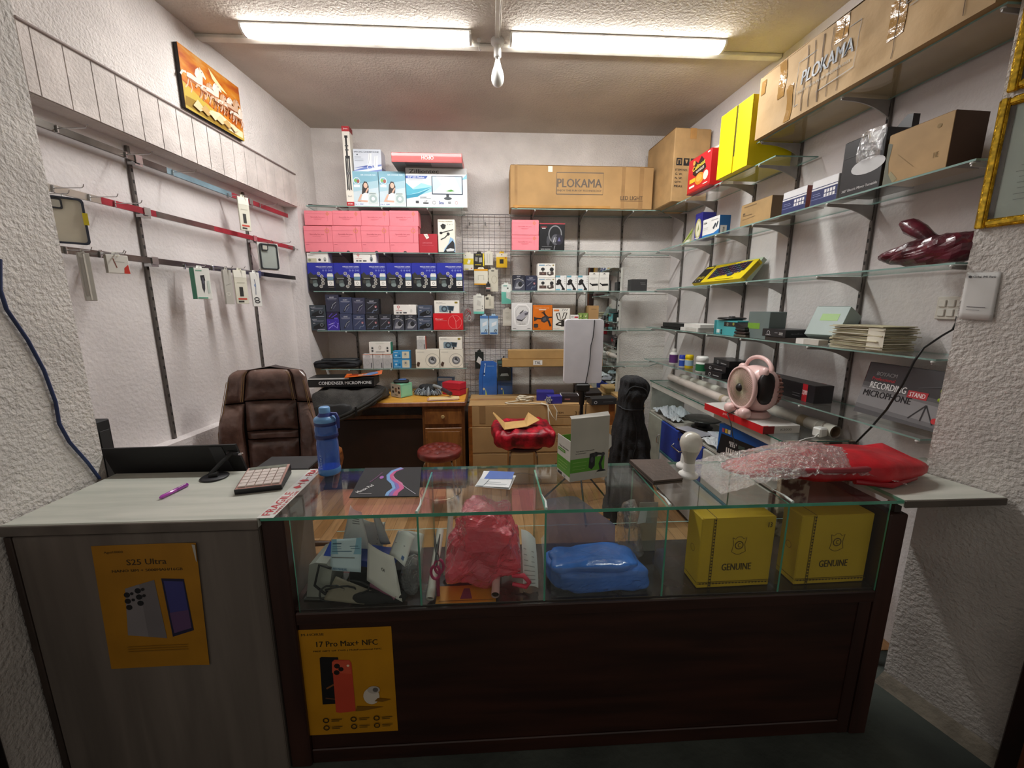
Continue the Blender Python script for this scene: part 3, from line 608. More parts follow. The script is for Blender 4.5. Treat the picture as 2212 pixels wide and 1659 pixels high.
# ---- helmet intercom boxes
def helmet(x0, y0, x1, y1, label, col, kind=0, zs=None):
    art = [('t', 'HELMET', .5 if kind != 2 else .25, .84, .07, '#c9cbd6', .34 if kind != 2 else .3), ('r', .14, .74, .86, .765, '#a6a9b8'), ('r', .2, .685, .78, .70, '#8286a0')]
    if kind == 0: art += [('l', [(.34, .12), (.52, .40), (.80, .60)], .12, '#23242c'), ('l', [(.40, .2), (.56, .44), (.82, .58)], .035, '#aeb3c0'), ('l', [(.56, .18), (.78, .42)], .02, '#8d90a2')]
    if kind == 1: art += [('l', [(.16, .30), (.62, .62)], .03, '#8f94a0'), ('l', [(.48, .08), (.62, .26), (.80, .24), (.88, .34)], .07, '#6d7a8f'), ('e', .78, .48, .09, .09, '#a05a62'), ('e', .76, .46, .04, .04, '#d8d8d8'), ('r', .06, .08, .7, .10, '#4c587a')]
    if kind == 2: art += [('p', [(.10, .12), (.18, .34), (.62, .58), (.92, .46), (.84, .24), (.4, .1)], '#17191d'), ('e', .70, .44, .14, .14, '#6a7178'), ('e', .70, .44, .08, .08, '#20252a'), ('r', .4, .06, .9, .10, '#a6a9b8'), ('t', 'W5', .2, .56, .08, '#d8d8dd', .14)]
    if kind == 3: art = [('p', [(.0, .0), (.2, .5), (.4, .9), (.6, .7), (.8, .85), (1, .5), (1, 0)], '#4d4f5c'), ('p', [(.2, .1), (.3, .45), (.55, .6), (.8, .3), (.6, .1)], '#8a8b92'), ('e', .62, .42, .17, .2, '#2a2c30'), ('l', [(.1, .7), (.5, .8), (.9, .62)], .05, '#a9a9a6'), ('l', [(.2, .2), (.7, .2), (.9, .4)], .05, '#b9bcc4'), ('t', 'HELMET', .5, .92, .06, '#c9cbd6', .3)]
    if kind == 4: art = [('r', 0, .0, 1, .62, '#3d2b9a'), ('l', [(.2, .75), (.5, .95), (.4, .7), (.85, .9)], .05, '#6f55e0'), ('l', [(.1, .1), (.5, .3), (.8, .12), (.9, .4)], .06, '#a79bf0'), ('l', [(.2, .5), (.4, .15), (.7, .5), (.9, .3)], .05, '#5d45d6'), ('l', [(.1, .3), (.6, .42)], .04, '#c4bcf5'), ('r', .6, .62, .9, .7, '#5b45cf')]
    return bk('intercom_box', label, 'box', x0, y0, x1, y1, 3.475, .075, zs, col=col, front=art, group='helmet intercom boxes', rough=.45)
N1, N2, N3, N4 = '#34364a', '#3d4563', '#2e3038', '#3b3c52'
z4 = Z[3]
def zz(y): return PY(820, y, 3.475).z+.0012
helmet(672, 686, 705, 713, 'dark teal helmet intercom box, lower of the leftmost stack of two', '#39424a', 2, z4)
helmet(668, 659, 703, 686, 'dark teal helmet intercom box, upper of the leftmost stack of two', '#39424a', 2, zz(686))
helmet(706, 674, 733, 713, 'box with bright purple wavy print under a dark intercom box', '#2a2440', 4, z4)
helmet(703, 636, 732, 674, 'dark intercom box standing on the bright purple box, highest of the row', N1, 0, zz(674))
helmet(734, 678, 761, 713, 'navy intercom box on the shelf right of the purple box', N2, 0, z4)
helmet(732.5, 642, 760, 678, 'navy intercom box stacked second in the upper row', N2, 0, zz(678))
helmet(762, 679, 789, 713, 'dark blue intercom box on the shelf, second right of the purple box', N2, 1, z4)
helmet(761, 643, 788.5, 679, 'dark mauve intercom box stacked third in the upper row', N4, 0, zz(679))
helmet(790, 679, 818, 713, 'dark intercom box on the shelf, third right of the purple box', N3, 1, z4)
helmet(789, 645, 818, 679, 'near-black intercom box stacked last in the upper row', '#26272e', 1, zz(679))
helmet(819, 679, 846, 713, 'dark intercom box on the shelf with nothing stacked on it', N3, 1, z4)
helmet(847, 680, 873, 713, 'grey camouflage intercom box, left of the pair under the white box', '#2b2c32', 3, z4)
helmet(874, 680, 901, 713, 'grey camouflage intercom box, right of the pair under the white box', '#2f3038', 3, z4)
helmet(902, 686, 934, 713, 'slate blue intercom box under its twin next to the red box', '#454f63', 2, z4)
helmet(902, 659, 934, 686, 'slate blue intercom box stacked on its twin next to the red box', '#454f63', 2, zz(686))
bk('bulb_camera_box', 'white camera box with red emblem lying on the camouflage boxes', 'box', 850, 658, 899, 679.5, 3.475, .08, zz(680), col='#ece9e4', front=[('o', .22, .78, .13, .13, .05, '#c2262d'), ('p', [(.19, .60), (.25, .60), (.22, .52)], '#c2262d'), ('t', 'HOUSE CAMERA', .24, .42, .07, '#c2463d', .28), ('r', .12, .12, .22, .26, '#55555a'), ('r', .26, .12, .36, .26, '#55555a'), ('r', .42, .12, .58, .26, '#55555a'), ('e', .78, .4, .12, .16, '#d8d5cf')])
bk('massager_box', 'bright red massager box with a thin ring drawing beside the intercom boxes', 'box', 936, 677, 1000, 713, 3.473, .09, z4, col='#d5222b', rough=.4,
   front=[('r', .03, .04, .97, .055, '#a01820'), ('t', 'Massager', .20, .66, .09, '#f3d6d4', .26), ('r', .08, .56, .46, .58, '#e88a8a'), ('o', .73, .48, .42, .42, .02, '#ef8d88'), ('l', [(.66, .88), (.76, .55), (.77, .1)], .03, '#ef8d88'), ('l', [(.9, .7), (.78, .5)], .02, '#ef8d88')])
cam_w = [('t', 'Smart Camera', .2, .87, .06, '#666666', .26), ('r', .06, .76, .46, .775, '#9a9a94'), ('r', .82, .78, .94, .92, '#8a7a20'), ('p', [(.20, .10), (.19, .55), (.24, .62), (.52, .58), (.56, .08)], '#8498a4'), ('e', .40, .34, .24, .24, '#3d4a55'), ('e', .40, .34, .13, .13, '#78909c'), ('p', [(.50, .60), (.80, .56), (.76, .18), (.56, .22)], '#4d6476'), ('p', [(.56, .56), (.77, .53), (.74, .24), (.58, .26)], '#2e3a44'), ('e', .63, .12, .08, .1, '#2a2a2c')]
bk('dash_camera_box', 'white dash camera box lying on the bright red massager box', 'box', 938, 649, 992, 677, 3.475, .085, PY(965, 677, 3.473).z+.001, col='#ebe8df', front=cam_w, group='white dash camera boxes')
# ---- lowest left shelf
z5 = Z[4]
def soft(): pass
t = thing('folded_bag', 'flattened black fabric bag lying on the lowest shelf of the left bay', 'bag', (PY(730, 795, 3.53).x, 3.53, z5))
MB().blob((0, 0, .036), (.20, .075, .034), .5, .45, 36, 12, .012, 9, 3).build('body', M('#202226', .7, var=.25, bump=.3, bscale=30), t)
MB().blob((.02, .012, .072), (.16, .05, .012), .6, .5, 30, 8, .01, 12, 5).build('folded_top', M('#2f3236', .55, var=.3), t)
MB().tube([(-.17, -.07, .05), (-.05, -.078, .062), (.10, -.076, .06), (.18, -.06, .045)], .006, 6).build('strap', M('#15161a', .6), t)
gb = [('r', 0, .0, 1, .72, '#b9b9b8'), ('t', 'Qixing', .5, .88, .07, '#4a4a4a', .5), ('r', .2, .77, .8, .785, '#9a9a9a'), ('o', .45, .4, .2, .26, .02, '#8e8e8e'), ('r', .82, .06, .92, .40, '#55555a'), ('r', 0, .97, 1, 1, '#d2703a')]
for i, (a, b) in enumerate(((784, 805), (806, 827), (827.5, 848))):
    bk('cable_box', ['leftmost', 'middle', 'rightmost'][i]+' of three small grey and white boxes under a white box', 'box', a, 765, b, 795, 3.475, .06, z5, col='#d9d8d6', front=gb, group='small grey and white boxes')
bk('earphone_box', 'white box with a green side lying across three small grey boxes', 'box', 797, 739, 844, 764, 3.475, .08, PY(820, 765, 3.475).z+.001, col='#e9e7df', front=[('r', .3, .86, .7, .88, '#a9c0b0'), ('e', .15, .45, .14, .2, '#d5d3cd'), ('e', .15, .5, .08, .08, '#2c2c2e'), ('e', .15, .26, .09, .09, '#4a4a4c'), ('e', .85, .45, .14, .2, '#d5d3cd'), ('e', .85, .5, .08, .08, '#2c2c2e'), ('e', .85, .26, .09, .09, '#4a4a4c'), ('o', .5, .55, .1, .16, .03, '#9a8f88'), ('r', .3, .16, .72, .22, '#a7a49e')], right=[('r', 0, 0, 1, 1, '#3f9577')])
for i, (a, b, c, e) in enumerate(((849, 776, 886, 795), (849, 758, 885, 776))):
    bk('plug_box', ['lower', 'upper'][i]+' of two stacked light blue boxes', 'box', a, b, c, e, 3.475, .07, z5 if i == 0 else zz(776), col='#3a95cf', group='light blue boxes', front=[('r', .54, .08, .97, .92, '#d9d3bd'), ('e', .74, .55, .22, .28, '#c9c2ae'), ('e', .74, .6, .1, .1, '#6a7a8a'), ('r', .05, .78, .3, .84, '#d5ebf6'), ('e', .18, .45, .12, .12, '#bfe0f2'), ('e', .38, .42, .12, .14, '#1f6aa5'), ('r', .05, .12, .45, .2, '#8fc6e6')])
for i, (a, b) in enumerate(((898, 949.5), (950.5, 1000))):
    bk('light_box', ['left', 'right'][i]+' of two white boxes printed with a round lens', 'box', a, 755, b, 795, 3.474, .09, z5, col='#e6e2d4', group='white lens boxes', front=[('r', .06, .86, .36, .875, '#9a9a94'), ('o', .70, .42, .37, .37, .014, '#8a8a84'), ('e', .70, .42, .22, .22, '#75777a'), ('e', .70, .42, .13, .13, '#b9bcc0'), ('p', [(.62, .46), (.7, .62), (.76, .5), (.8, .36), (.7, .42)], '#3c3e42'), ('p', [(.02, .2), (.08, .36), (.18, .30), (.13, .08), (.05, .1)], '#4b372c'), ('r', .1, .1, .14, .14, '#17130f')])
zb = PY(950, 755, 3.474).z+.001
bk('cable_box', 'upright grey and white box with a red side on the left lens box', 'box', 900, 726, 919, 755, 3.475, .055, zb, col='#dcdad6', front=gb[:-1], right=[('r', 0, 0, 1, 1, '#c4452f')], group='small grey and white boxes')
bk('dash_camera_box', 'white dash camera box lying on the right lens box', 'box', 948, 728, 998, 755, 3.475, .085, zb, col='#ebe8df', front=cam_w, group='white dash camera boxes')

# ---- right bay
Z = SRZ
cx0 = PY(1102, 405, 3.46); cx1 = PY(1411, 405, 3.46); zt = PY(1250, 358, 3.46).z
wC, hC = cx1.x-cx0.x, zt-Z[0]
TAPE = M('#b98a4e', .25, var=.08, coat=.3); INK = '#4b3b2c'
t = pack('printed_carton', 'long brown PLOKAMA light carton on the back wall top shelf', 'carton', wC, .24, hC, ((cx0.x+cx1.x)/2, 3.46+.12, Z[0]), mat=CARD, c=.006,
   front=[('o', .5, .55, .0, .0, .0, INK)][:0]+[('l', [(.32, .34), (.32, .84), (.645, .84), (.645, .34), (.32, .34)], .02, INK), ('t', 'PLOKAMA', .48, .60, .20, INK, .31), ('t', 'ENJOY THE FUN OF TECHNOLOGY', .48, .42, .055, INK, .31), ('t', 'LED LIGHT', .85, .27, .095, INK, .155), ('l', [(.77, .20), (.93, .20)], .008, INK)])
m = MB()
for a, b in ((.775, .80), (.90, .93), (.03, .05)): m.box(-wC/2+a*wC, -wC/2+b*wC, -.1204, -.1199, .0, hC)
m.build('crease', M('#a27d50', .8, var=.1), t)['kind'] = 'stuff'
MB().box(-wC/2+.02*wC, -wC/2+.7*wC, -.1214, -.1204, .005, .024).build('tape', TAPE, t)
MB().box(-wC/2+.26*wC, -wC/2+.29*wC, -.1212, -.1203, hC*.85, hC*.98).build('sticker', M('#d9d2c2', .4), t)
for i, (a, b) in enumerate(((508, 541), (475, 508))):
    bk('gift_box', ['lower', 'upper'][i]+' of two stacked pink gift boxes beside the headphone box', 'box', 1106, a, 1164, b, 3.472, .11, Z[1] if i == 0 else PY(1135, 508, 3.472).z+.001, col=PINK, rough=.6, front=pink_art(1), group='pink gift boxes on the right back shelf')
bk('headphone_box', 'black gaming headphone box with a red top edge', 'box', 1165, 482, 1220, 541, 3.472, .11, Z[1], col='#1f2023', rough=.35,
   front=[('r', 0, .965, 1, 1, '#b04049'), ('t', 'GAMING', .17, .86, .05, '#b33a40', .24), ('r', .1, .80, .24, .83, '#cfcfcf'), ('t', 'GAMING HEADPHONE', .25, .045, .035, '#e2e2e2', .38),
          ('o', .62, .60, .27, .33, .045, '#85868a'), ('p', [(.28, .30), (.30, .50), (.36, .55), (.42, .35), (.38, .18), (.32, .18)], '#4c4d52'), ('e', .64, .40, .17, .20, '#5a5b62'), ('e', .78, .40, .16, .20, '#2f2d38'), ('p', [(.72, .34), (.78, .50), (.84, .34)], '#6a6a92'), ('l', [(.55, .30), (.60, .48)], .04, '#b7b8bd'), ('l', [(.64, .32), (.66, .50)], .03, '#9fa0a6'), ('l', [(.62, .18), (.58, .02)], .03, '#808085'), ('l', [(.1, .14), (.5, .14)], .02, '#6a6a6e')])
z = Z[2]
helmet(1107, 594, 1134, 628, 'camouflage intercom box on the right bay, leftmost of its shelf', '#2b2c38', 3, z)
helmet(1134.5, 595, 1160, 628, 'navy intercom box on the right bay beside the camouflage one', '#2f3348', 1, z)
wc = [('r', .08, .84, .40, .92, '#7b9fb8'), ('l', [(.46, .85), (.6, .9), (.76, .84)], .05, '#9a9a9a'), ('r', .84, .84, .93, .92, '#8a7a3a'), ('r', .10, .18, .5, .40, '#57443f'), ('e', .30, .60, .14, .12, '#2a2a2c'), ('l', [(.3, .6), (.3, .4)], .06, '#2a2a2c'), ('e', .80, .58, .15, .15, '#2a2a2c'), ('p', [(.55, .20), (.55, .40), (.9, .44), (.92, .22), (.7, .14)], '#4a403d'), ('e', .68, .32, .08, .08, '#e0ded8'), ('r', .25, .25, .37, .32, '#8a6a60')]
for i, (a, b) in enumerate(((600, 629), (569, 600))):
    bk('dash_camera_box', ['lower', 'upper'][i]+' of two stacked white dual-camera boxes on the right bay', 'box', 1161, a, 1199.5, b, 3.474, .09, z if i == 0 else PY(1180, 600, 3.474).z+.001, col='#e9e7e1', front=wc, group='white dual-camera boxes')
ph = [('r', 0, .88, .42, 1, '#6aa3b5'), ('p', [(.12, .36), (.10, .66), (.3, .78), (.52, .70), (.48, .44), (.3, .40)], K), ('l', [(.40, .55), (.72, .16)], .16, K), ('p', [(.55, .06), (.62, .2), (.85, .18), (.88, .04)], K), ('e', .1, .45, .08, .08, '#333333'), ('r', .04, .04, .45, .12, '#6fb5cc')]+[('e', .86, y, .05, .05, '#b9b9b5') for y in (.9, .76, .62, .48)]
for i in range(3):
    bk('phone_holder_box', ['left', 'middle', 'right'][i]+' of three white boxes printed with a black phone holder', 'box', 1200+i*24, 595, 1223.5+i*24, 628, 3.474, .07, z, col='#e8e9e8', front=ph, group='phone holder boxes')
for i in range(2):
    t = bk('strap_box', ['left', 'right'][i]+' of two white hang-tab boxes printed with a curved black strap', 'box', 1272+i*22, 594, 1293.5+i*22, 628, 3.475, .05, z, col='#e7e5df', front=[('r', .1, .80, .9, .82, '#9a9a96'), ('r', .1, .74, .6, .76, '#9a9a96'), ('l', [(.08, .5), (.22, .42), (.34, .40)], .1, K), ('p', [(.3, .30), (.3, .44), (.9, .46), (.94, .34)], K), ('r', .08, .1, .5, .12, '#b0b0ac')], group='hang-tab strap boxes')
    bb = t.children[0]; w = max(v.co.x for v in bb.data.vertices); h = max(v.co.z for v in bb.data.vertices)
    m = MB(); m.prism([(-w, h), (w, h), (w, h+.022), (-w, h+.022)], lambda u, v, q: (u, q, v), -.0255, -.0235); m.build('hang_tab', M('#e7e5df', .5, var=.02), t)
    MB().prism([(-w*.35, h+.007), (w*.35, h+.007), (0, h+.016)], lambda u, v, q: (u, q, v), -.0262, -.0256).build('hang_hole', BLACK, t)
bk('small_black_box', 'small charcoal box standing alone on the shelf near the corner', 'box', 1363, 603, 1398, 628, 3.50, .09, z, col='#3a3a3b', front=[('t', 'Gamer', .72, .70, .07, '#9a9a98', .3), ('r', .6, .55, .9, .58, '#7a7a78')], left=[('e', .5, .5, .1, .1, '#1a1a1a')])
z = Z[3]
bk('mouse_box', 'white and silver box printed with a grey mouse', 'box', 1105, 654, 1150, 713, 3.472, .06, z, col='#dad9d8',
   front=[('l', [(.18, .20), (.14, .5), (.14, .8), (.3, .93), (.7, .93), (.86, .8), (.86, .45), (.8, .22), (.7, .17), (.3, .17), (.18, .20)], .05, '#f2f1f0'), ('l', [(.24, .3), (.2, .7), (.34, .86), (.68, .86), (.8, .72), (.76, .3), (.24, .3)], .02, '#b0afae'), ('p', [(.22, .46), (.34, .56), (.66, .72), (.80, .66), (.78, .58), (.5, .40), (.3, .38)], '#a8a7b0'), ('p', [(.36, .62), (.52, .72), (.58, .75), (.56, .69), (.42, .60)], '#55545a'), ('p', [(.62, .62), (.82, .68), (.78, .58), (.64, .54)], '#5c5a62'), ('p', [(.22, .42), (.5, .38), (.78, .56), (.5, .33), (.28, .36)], '#3d3c42'), ('t', 'GAME MOUSE', .5, .23, .03, '#6a6a6a', .34), ('r', .06, .05, .22, .07, '#8a8a88'), ('r', .76, .05, .92, .07, '#8a8a88')])
bk('drone_box', 'orange box printed with a black drone', 'box', 1151, 659, 1193, 713, 3.472, .07, z, col='#dc7216', rough=.45,
   front=[('r', .3, .80, .68, .84, '#f6e6d2'), ('t', 'FOLDING DRONE', .48, .885, .03, '#f3d0a4', .7), ('p', [(.42, .36), (.46, .52), (.70, .60), (.84, .52), (.80, .38), (.58, .30)], '#39363a'), ('p', [(.50, .38), (.53, .48), (.66, .52), (.7, .42), (.6, .36)], '#5a585e'), ('l', [(.66, .58), (.52, .74)], .09, '#2a282b'), ('l', [(.45, .46), (.12, .48)], .07, '#2a282b'), ('l', [(.80, .40), (.92, .16)], .10, '#2a282b'), ('l', [(.82, .52), (.99, .52)], .06, '#2a282b'), ('p', [(.06, .36), (.06, .55), (.2, .48), (.2, .42)], '#3a3230'), ('p', [(.42, .70), (.6, .78), (.62, .72), (.5, .68)], '#5a3a1c'), ('e', .16, .22, .12, .05, '#2f2d2e'), ('r', .05, .14, .27, .22, '#3d3a3c'), ('e', .16, .14, .12, .04, '#3d3a3c'), ('t', 'DUAL CAMERA', .25, .06, .02, '#6a3208', .3)])
bk('harness_box', 'white box printed with a black chest strap harness', 'box', 1194, 666, 1231, 712, 3.474, .06, z, col='#e9e6dd',
   front=[('r', .05, .87, .36, .95, '#dc7a35'), ('l', [(.2, .76), (.3, .5), (.5, .42), (.72, .54), (.82, .80), (.66, .80), (.5, .42), (.36, .80), (.2, .76)], .06, '#3b332c'), ('l', [(.18, .25), (.4, .36), (.7, .36), (.88, .24), (.6, .2), (.2, .25)], .07, '#2f2923'), ('p', [(.5, .16), (.5, .44), (.68, .46), (.72, .18)], '#2a2522'), ('l', [(.55, .9), (.6, .98)], .03, '#555555'), ('l', [(.68, .9), (.72, .98)], .03, '#555555'), ('l', [(.80, .9), (.84, .98)], .03, '#555555'), ('t', 'Chest Strap', .22, .06, .04, '#b06a3a', .36)])
bk('mount_box', 'small white box with red mark behind the top of the LED panel', 'box', 1231.5, 680, 1250, 712, 3.475, .05, z, col='#e6e4e0', front=[('r', .1, .84, .4, .90, '#9a9a96'), ('r', .5, .80, .92, .90, '#c23b4a'), ('p', [(.1, .4), (.3, .72), (.5, .4)], K), ('p', [(.55, .4), (.72, .68), (.9, .4)], K)])
bk('leaf_box', 'small green leaf-patterned box above the LED panel', 'box', 1250.5, 676, 1270, 712, 3.478, .05, z, col='#7f9a4c', front=[('p', [(.05+.2*(k % 4), .1+.22*(k//4)), (.2+.2*(k % 4), .3+.22*(k//4)), (.28+.18*(k % 4), .12+.22*(k//4))], ['#c5cf8a', '#4a6a2c', '#a9bf6a', '#e3e6c0'][k % 4]) for k in range(16)])
bk('brown_box', 'small plain brown kraft box standing behind the LED panel', 'box', 1271, 660, 1293, 712, 3.478, .08, z, mat=CARD, front=[('t', 'HANDMADE', .5, .86, .025, INK, .5)])
z = Z[4]
a = PY(1085, 785, 3.44); b = PY(1302, 785, 3.44); zm = PY(1150, 776, 3.44).z; zt2 = PY(1150, 757, 3.44).z
for i, (xa, z0, z1) in enumerate(((a.x, z, zm), (PY(1098, 766, 3.44).x, zm+.0015, zt2))):
    w = b.x-xa; h = z1-z0-.001
    t = pack('slim_carton', ['lower long slim brown carton with a white TAL label', 'upper long slim brown carton, plain, behind the LED panel'][i], 'carton', w, .10, h, ((xa+b.x)/2, 3.44+.05+.01*i, z0), mat=M('#ae8a55', .8, var=.06), c=.003, group='long slim cartons',
       front=([('r', .305, .25, .395, .88, '#e6e4de'), ('t', 'TAL', .35, .55, .38, '#222222', .06)] if i == 0 else []), right=[('r', .2, .2, .8, .8, '#9a7642')])

# ================================================================== PACKS ON THE WIRE GRID
def hook_thing(p0, p1, label, group, r=.0018, up=.008, name='display_hook'):
    """wire hook from its bar p0 out to p1, its tip turned up"""
    p0 = Vector(p0); p1 = Vector(p1); d = (p1-p0).normalized()
    t = thing(name, label, 'hook', p0, 0, group)
    q = p1-p0
    MB().tube([(0, 0, 0), q*.5, q, q+d*.006+Vector((0, 0, up*.5)), q+d*.010+Vector((0, 0, up*1.6))], r, 6).build('prong', CHROME, t)
    MB().cbox(-.006, .006, -.003, .003, -.016, .012, .001).build('clip', CHROME, t)
    return t
def hang(x0, y0, x1, y1, label, col, front, d=.02, yf=3.665, name='hanging_pack', cat='package', tab=True, mat=None, right=(), left=()):
    t = bk(name, label, cat, x0, y0, x1, y1, yf, d, None, col=col, front=front, flap=False, group='packs on the wire grid', mat=mat, right=right, left=left)
    b = t.children[0]; w = max(v.co.x for v in b.data.vertices); h = max(v.co.z for v in b.data.vertices)
    if tab:
        MB().prism([(-w*.5, h), (w*.5, h), (w*.35, h+.016), (-w*.35, h+.016)], lambda u, v, q: (u, q, v), -.001, .001).build('hang_tab', mat or M(col, .5, var=.03), t)
    L = t.location
    hook_thing((L.x, D-.034, L.z+h+.012), (L.x, L.y-.012, L.z+h+.012), 'grid hook of the '+' '.join(label.split()[:11]), 'hooks on the wire grid')
    return t
YE = '#e2c81c'
hang(1001, 548, 1023, 584, 'white and yellow charger pack at the grid left edge', '#e9e6d6', [('r', 0, .35, 1, .72, YE), ('p', [(.35, .42), (.5, .66), (.72, .60), (.6, .40)], '#f0efe8'), ('r', .1, .05, .5, .1, '#c8b030'), ('e', .8, .12, .06, .06, '#c23b30'), ('e', .2, .9, .05, .05, K)])
hang(1023.5, 547, 1046, 575, 'black pack with yellow edge', '#24231f', [('r', .88, 0, 1, 1, YE), ('t', 'OTG', .45, .88, .08, '#d9d060', .5), ('p', [(.1, .4), (.15, .72), (.4, .68), (.35, .36)], '#8e8c86'), ('p', [(.5, .3), (.5, .66), (.78, .68), (.8, .32)], '#a8a69f'), ('r', .1, .08, .7, .13, YE)], yf=3.66)
hang(1047, 544, 1065, 573, 'slim off-white pack beside the black one', '#d9d5c6', [('l', [(.3, .15), (.3, .85)], .05, '#a9a698'), ('l', [(.6, .15), (.6, .85)], .05, '#b9b6a8')], yf=3.668)
hang(1072, 547, 1096, 578, 'bright yellow pack with a small black adapter', '#e6b918', [('r', 0, .74, 1, 1, '#ece7d2'), ('r', .30, .28, .66, .58, '#2b2820'), ('r', 0, 0, 1, .06, '#cfa30e'), ('e', .85, .68, .06, .06, '#c23b30'), ('e', .5, .9, .05, .05, K)])
hang(1024, 581, 1054, 615, 'clear pack with orange header and foot', '#ddd9c8', [('r', 0, .88, 1, 1, '#d99a18'), ('r', 0, 0, 1, .08, '#d99a18'), ('l', [(.3, .3), (.3, .6), (.7, .6), (.7, .3)], .04, '#b8b4a4')], yf=3.655)
hang(1055, 582, 1076, 630, 'tall beige clear cable pack', '#cdc8b6', [('o', .6, .55, .3, .4, .06, '#b5ae9a'), ('r', .3, .92, .6, .96, '#3a3a38')], yf=3.67)
hang(1050, 612, 1059.5, 630, 'tiny black and red pack', '#2a2826', [('r', 0, .28, 1, .55, '#d4cfc6'), ('r', 0, .36, 1, .44, '#b8323c')], yf=3.650, d=.012)
hang(1022, 638, 1046, 678, 'white charger pack with a mint foot', '#e6e6dd', [('r', 0, 0, 1, .13, '#6fd0bd'), ('p', [(.34, .48), (.4, .76), (.7, .66), (.66, .42)], '#cfcec6'), ('r', .4, .9, .8, .93, '#8a8a86'), ('e', .84, .42, .06, .06, '#9a9a96'), ('e', .84, .30, .06, .06, '#9a9a96'), ('r', .3, .2, .7, .24, '#a9a9a3')])
hang(1047, 640, 1067, 667, 'small cream adapter pack', '#cfcab9', [('r', .12, .74, .42, .92, '#55524a'), ('r', .45, .25, .7, .6, '#b9b4a2'), ('r', .52, .6, .62, .8, '#a9a594')], yf=3.66)
hang(1083, 614, 1104, 656, 'white and mint cable pack at the grid right edge', '#dfe4dd', [('p', [(0, 0), (1, 0), (1, .2), (.5, .3), (.5, .6), (0, .62)], '#6fc7b3'), ('e', .66, .80, .08, .08, '#4a4a48'), ('r', .2, .9, .6, .94, '#4f9c8c'), ('l', [(.6, .7), (.8, .5), (.6, .3)], .06, '#f2f2ee')])
hang(1086, 668, 1105.5, 704, 'plain beige pack behind the mouse box', '#d6d2c6', [('r', .25, .78, .7, .8, '#a6a296'), ('o', .5, .5, .12, .12, .03, '#bbb7ab')])
for i, (a, b) in enumerate(((1037, 1055), (1056.5, 1076))):
    hang(a, 682, b, 723, ['left', 'right'][i]+' of two blue and white cable packs', '#b7d0e2', [('r', 0, .86, 1, 1, '#4f7db8'), ('p', [(.25, .42), (.3, .62), (.85, .72), (.8, .52)], '#e3e9ee'), ('r', .1, .04, .9, .12, '#3e6ca8'), ('l', [(.55, .15), (.7, .3)], .08, '#4a4a4c'), ('l', [(.72, .12), (.86, .28)], .08, '#4a4a4c')], left=[('r', 0, 0, 1, 1, '#2b62a8')], d=.035, yf=3.655)
hang(1026, 760, 1045, 796, 'black pack with a white charger picture', '#1e2422', [('p', [(.15, .42), (.4, .74), (.8, .56), (.62, .24)], '#e3e2de'), ('l', [(.5, .3), (.75, .12), (.85, .2)], .06, '#c9a79a')], yf=3.67)
# polythene pouch with red earphones
t = thing('cable_pouch', 'clear pouch of red and white cable on the wire grid', 'package', tuple(PY(1011, 695, 3.665)), 0, 'packs on the wire grid')
MB().blob((0, 0, .065), (.055, .012, .068), .7, .8, 22, 12, .012, 18, 2).build('pouch', clear('#f4f4f4', 1.5, .08, .12, 'polythene', .5, 40), t)
MB().tube([(.045*cos(a)*.6, -.004+.004*sin(3*a), .065+.05*sin(a)*cos(a*.7)) for a in [k*.42 for k in range(34)]], .003, 5).build('red_cable', M('#b8303a', .5), t)
MB().tube([(.012+.016*cos(a), -.008, .032+.022*sin(a)) for a in [k*.5 for k in range(13)]], .003, 5, closed=False).build('white_cable', WHITE, t)
hook_thing((t.location.x, D-.034, t.location.z+.132), (t.location.x, 3.655, t.location.z+.132), 'wire hook on the grid carrying the clear cable pouch', 'hooks on the wire grid')
for i, px in enumerate((1014, 1048, 1079)):
    p = PY(px, 483, 3.71)
    hook_thing((p.x, D-.034, p.z), (p.x, 3.64, p.z+.004), ['left', 'middle', 'right'][i]+' of three empty wire hooks at the top of the grid', 'hooks on the wire grid')
# the two blue blister packs standing on the cartons against the grid
def blister(x0, x1, y0, y1, yf, label, col):
    a = PY(x0, y1, yf); b = PY(x1, y0, yf); w = b.x-a.x; h = b.z-a.z
    t = thing('blister_pack', label, 'package', ((a.x+b.x)/2, yf, a.z), 0, 'blue blister packs')
    MB().prism([(-w/2, 0), (w/2, 0), (w/2, h*.95), (w*.30, h), (-w*.36, h), (-w/2, h*.55)], lambda u, v, q: (u, q, v), 0, .022).build('card', M(col, .3, var=.08, coat=.5), t)
    printed('print', t, [('p', [(.35, .02), (.48, .02), (.36, .24)], '#b8c95a'), ('e', .27, .24, .07, .07, '#c9c2a0'), ('l', [(.30, .60), (.36, .94)], .05, '#cfe0f2'), ('r', .45, .86, .85, .875, '#8fb4e0'), ('l', [(.2, .1), (.2, .6), (.34, .9)], .04, '#1f4f9c'), ('e', .3, .66, .06, .06, '#1c3f7c')], lambda x, y, e: (x-w/2, -e, y), w, h)
    return t
blister(1035, 1073, 780, 859, 3.63, 'tall blue blister pack leaning on the wire grid, left one', '#2f68ba')
blister(1075, 1107, 778, 859, 3.645, 'tall blue blister pack right of its twin, partly under a dark pack', '#2a5c9e')
hang(1074, 777, 1104, 822, 'dark green clamshell pack hanging over the blue blister pack', '#27312f', [('r', .05, .82, .95, .95, '#3f5f5a'), ('r', .1, .35, .9, .72, '#1a1e1e'), ('p', [(.2, .22), (.3, .34), (.75, .36), (.85, .22)], '#8f9a98'), ('l', [(.1, .75), (.9, .62)], .03, '#7a8a86')], yf=3.615, d=.022)

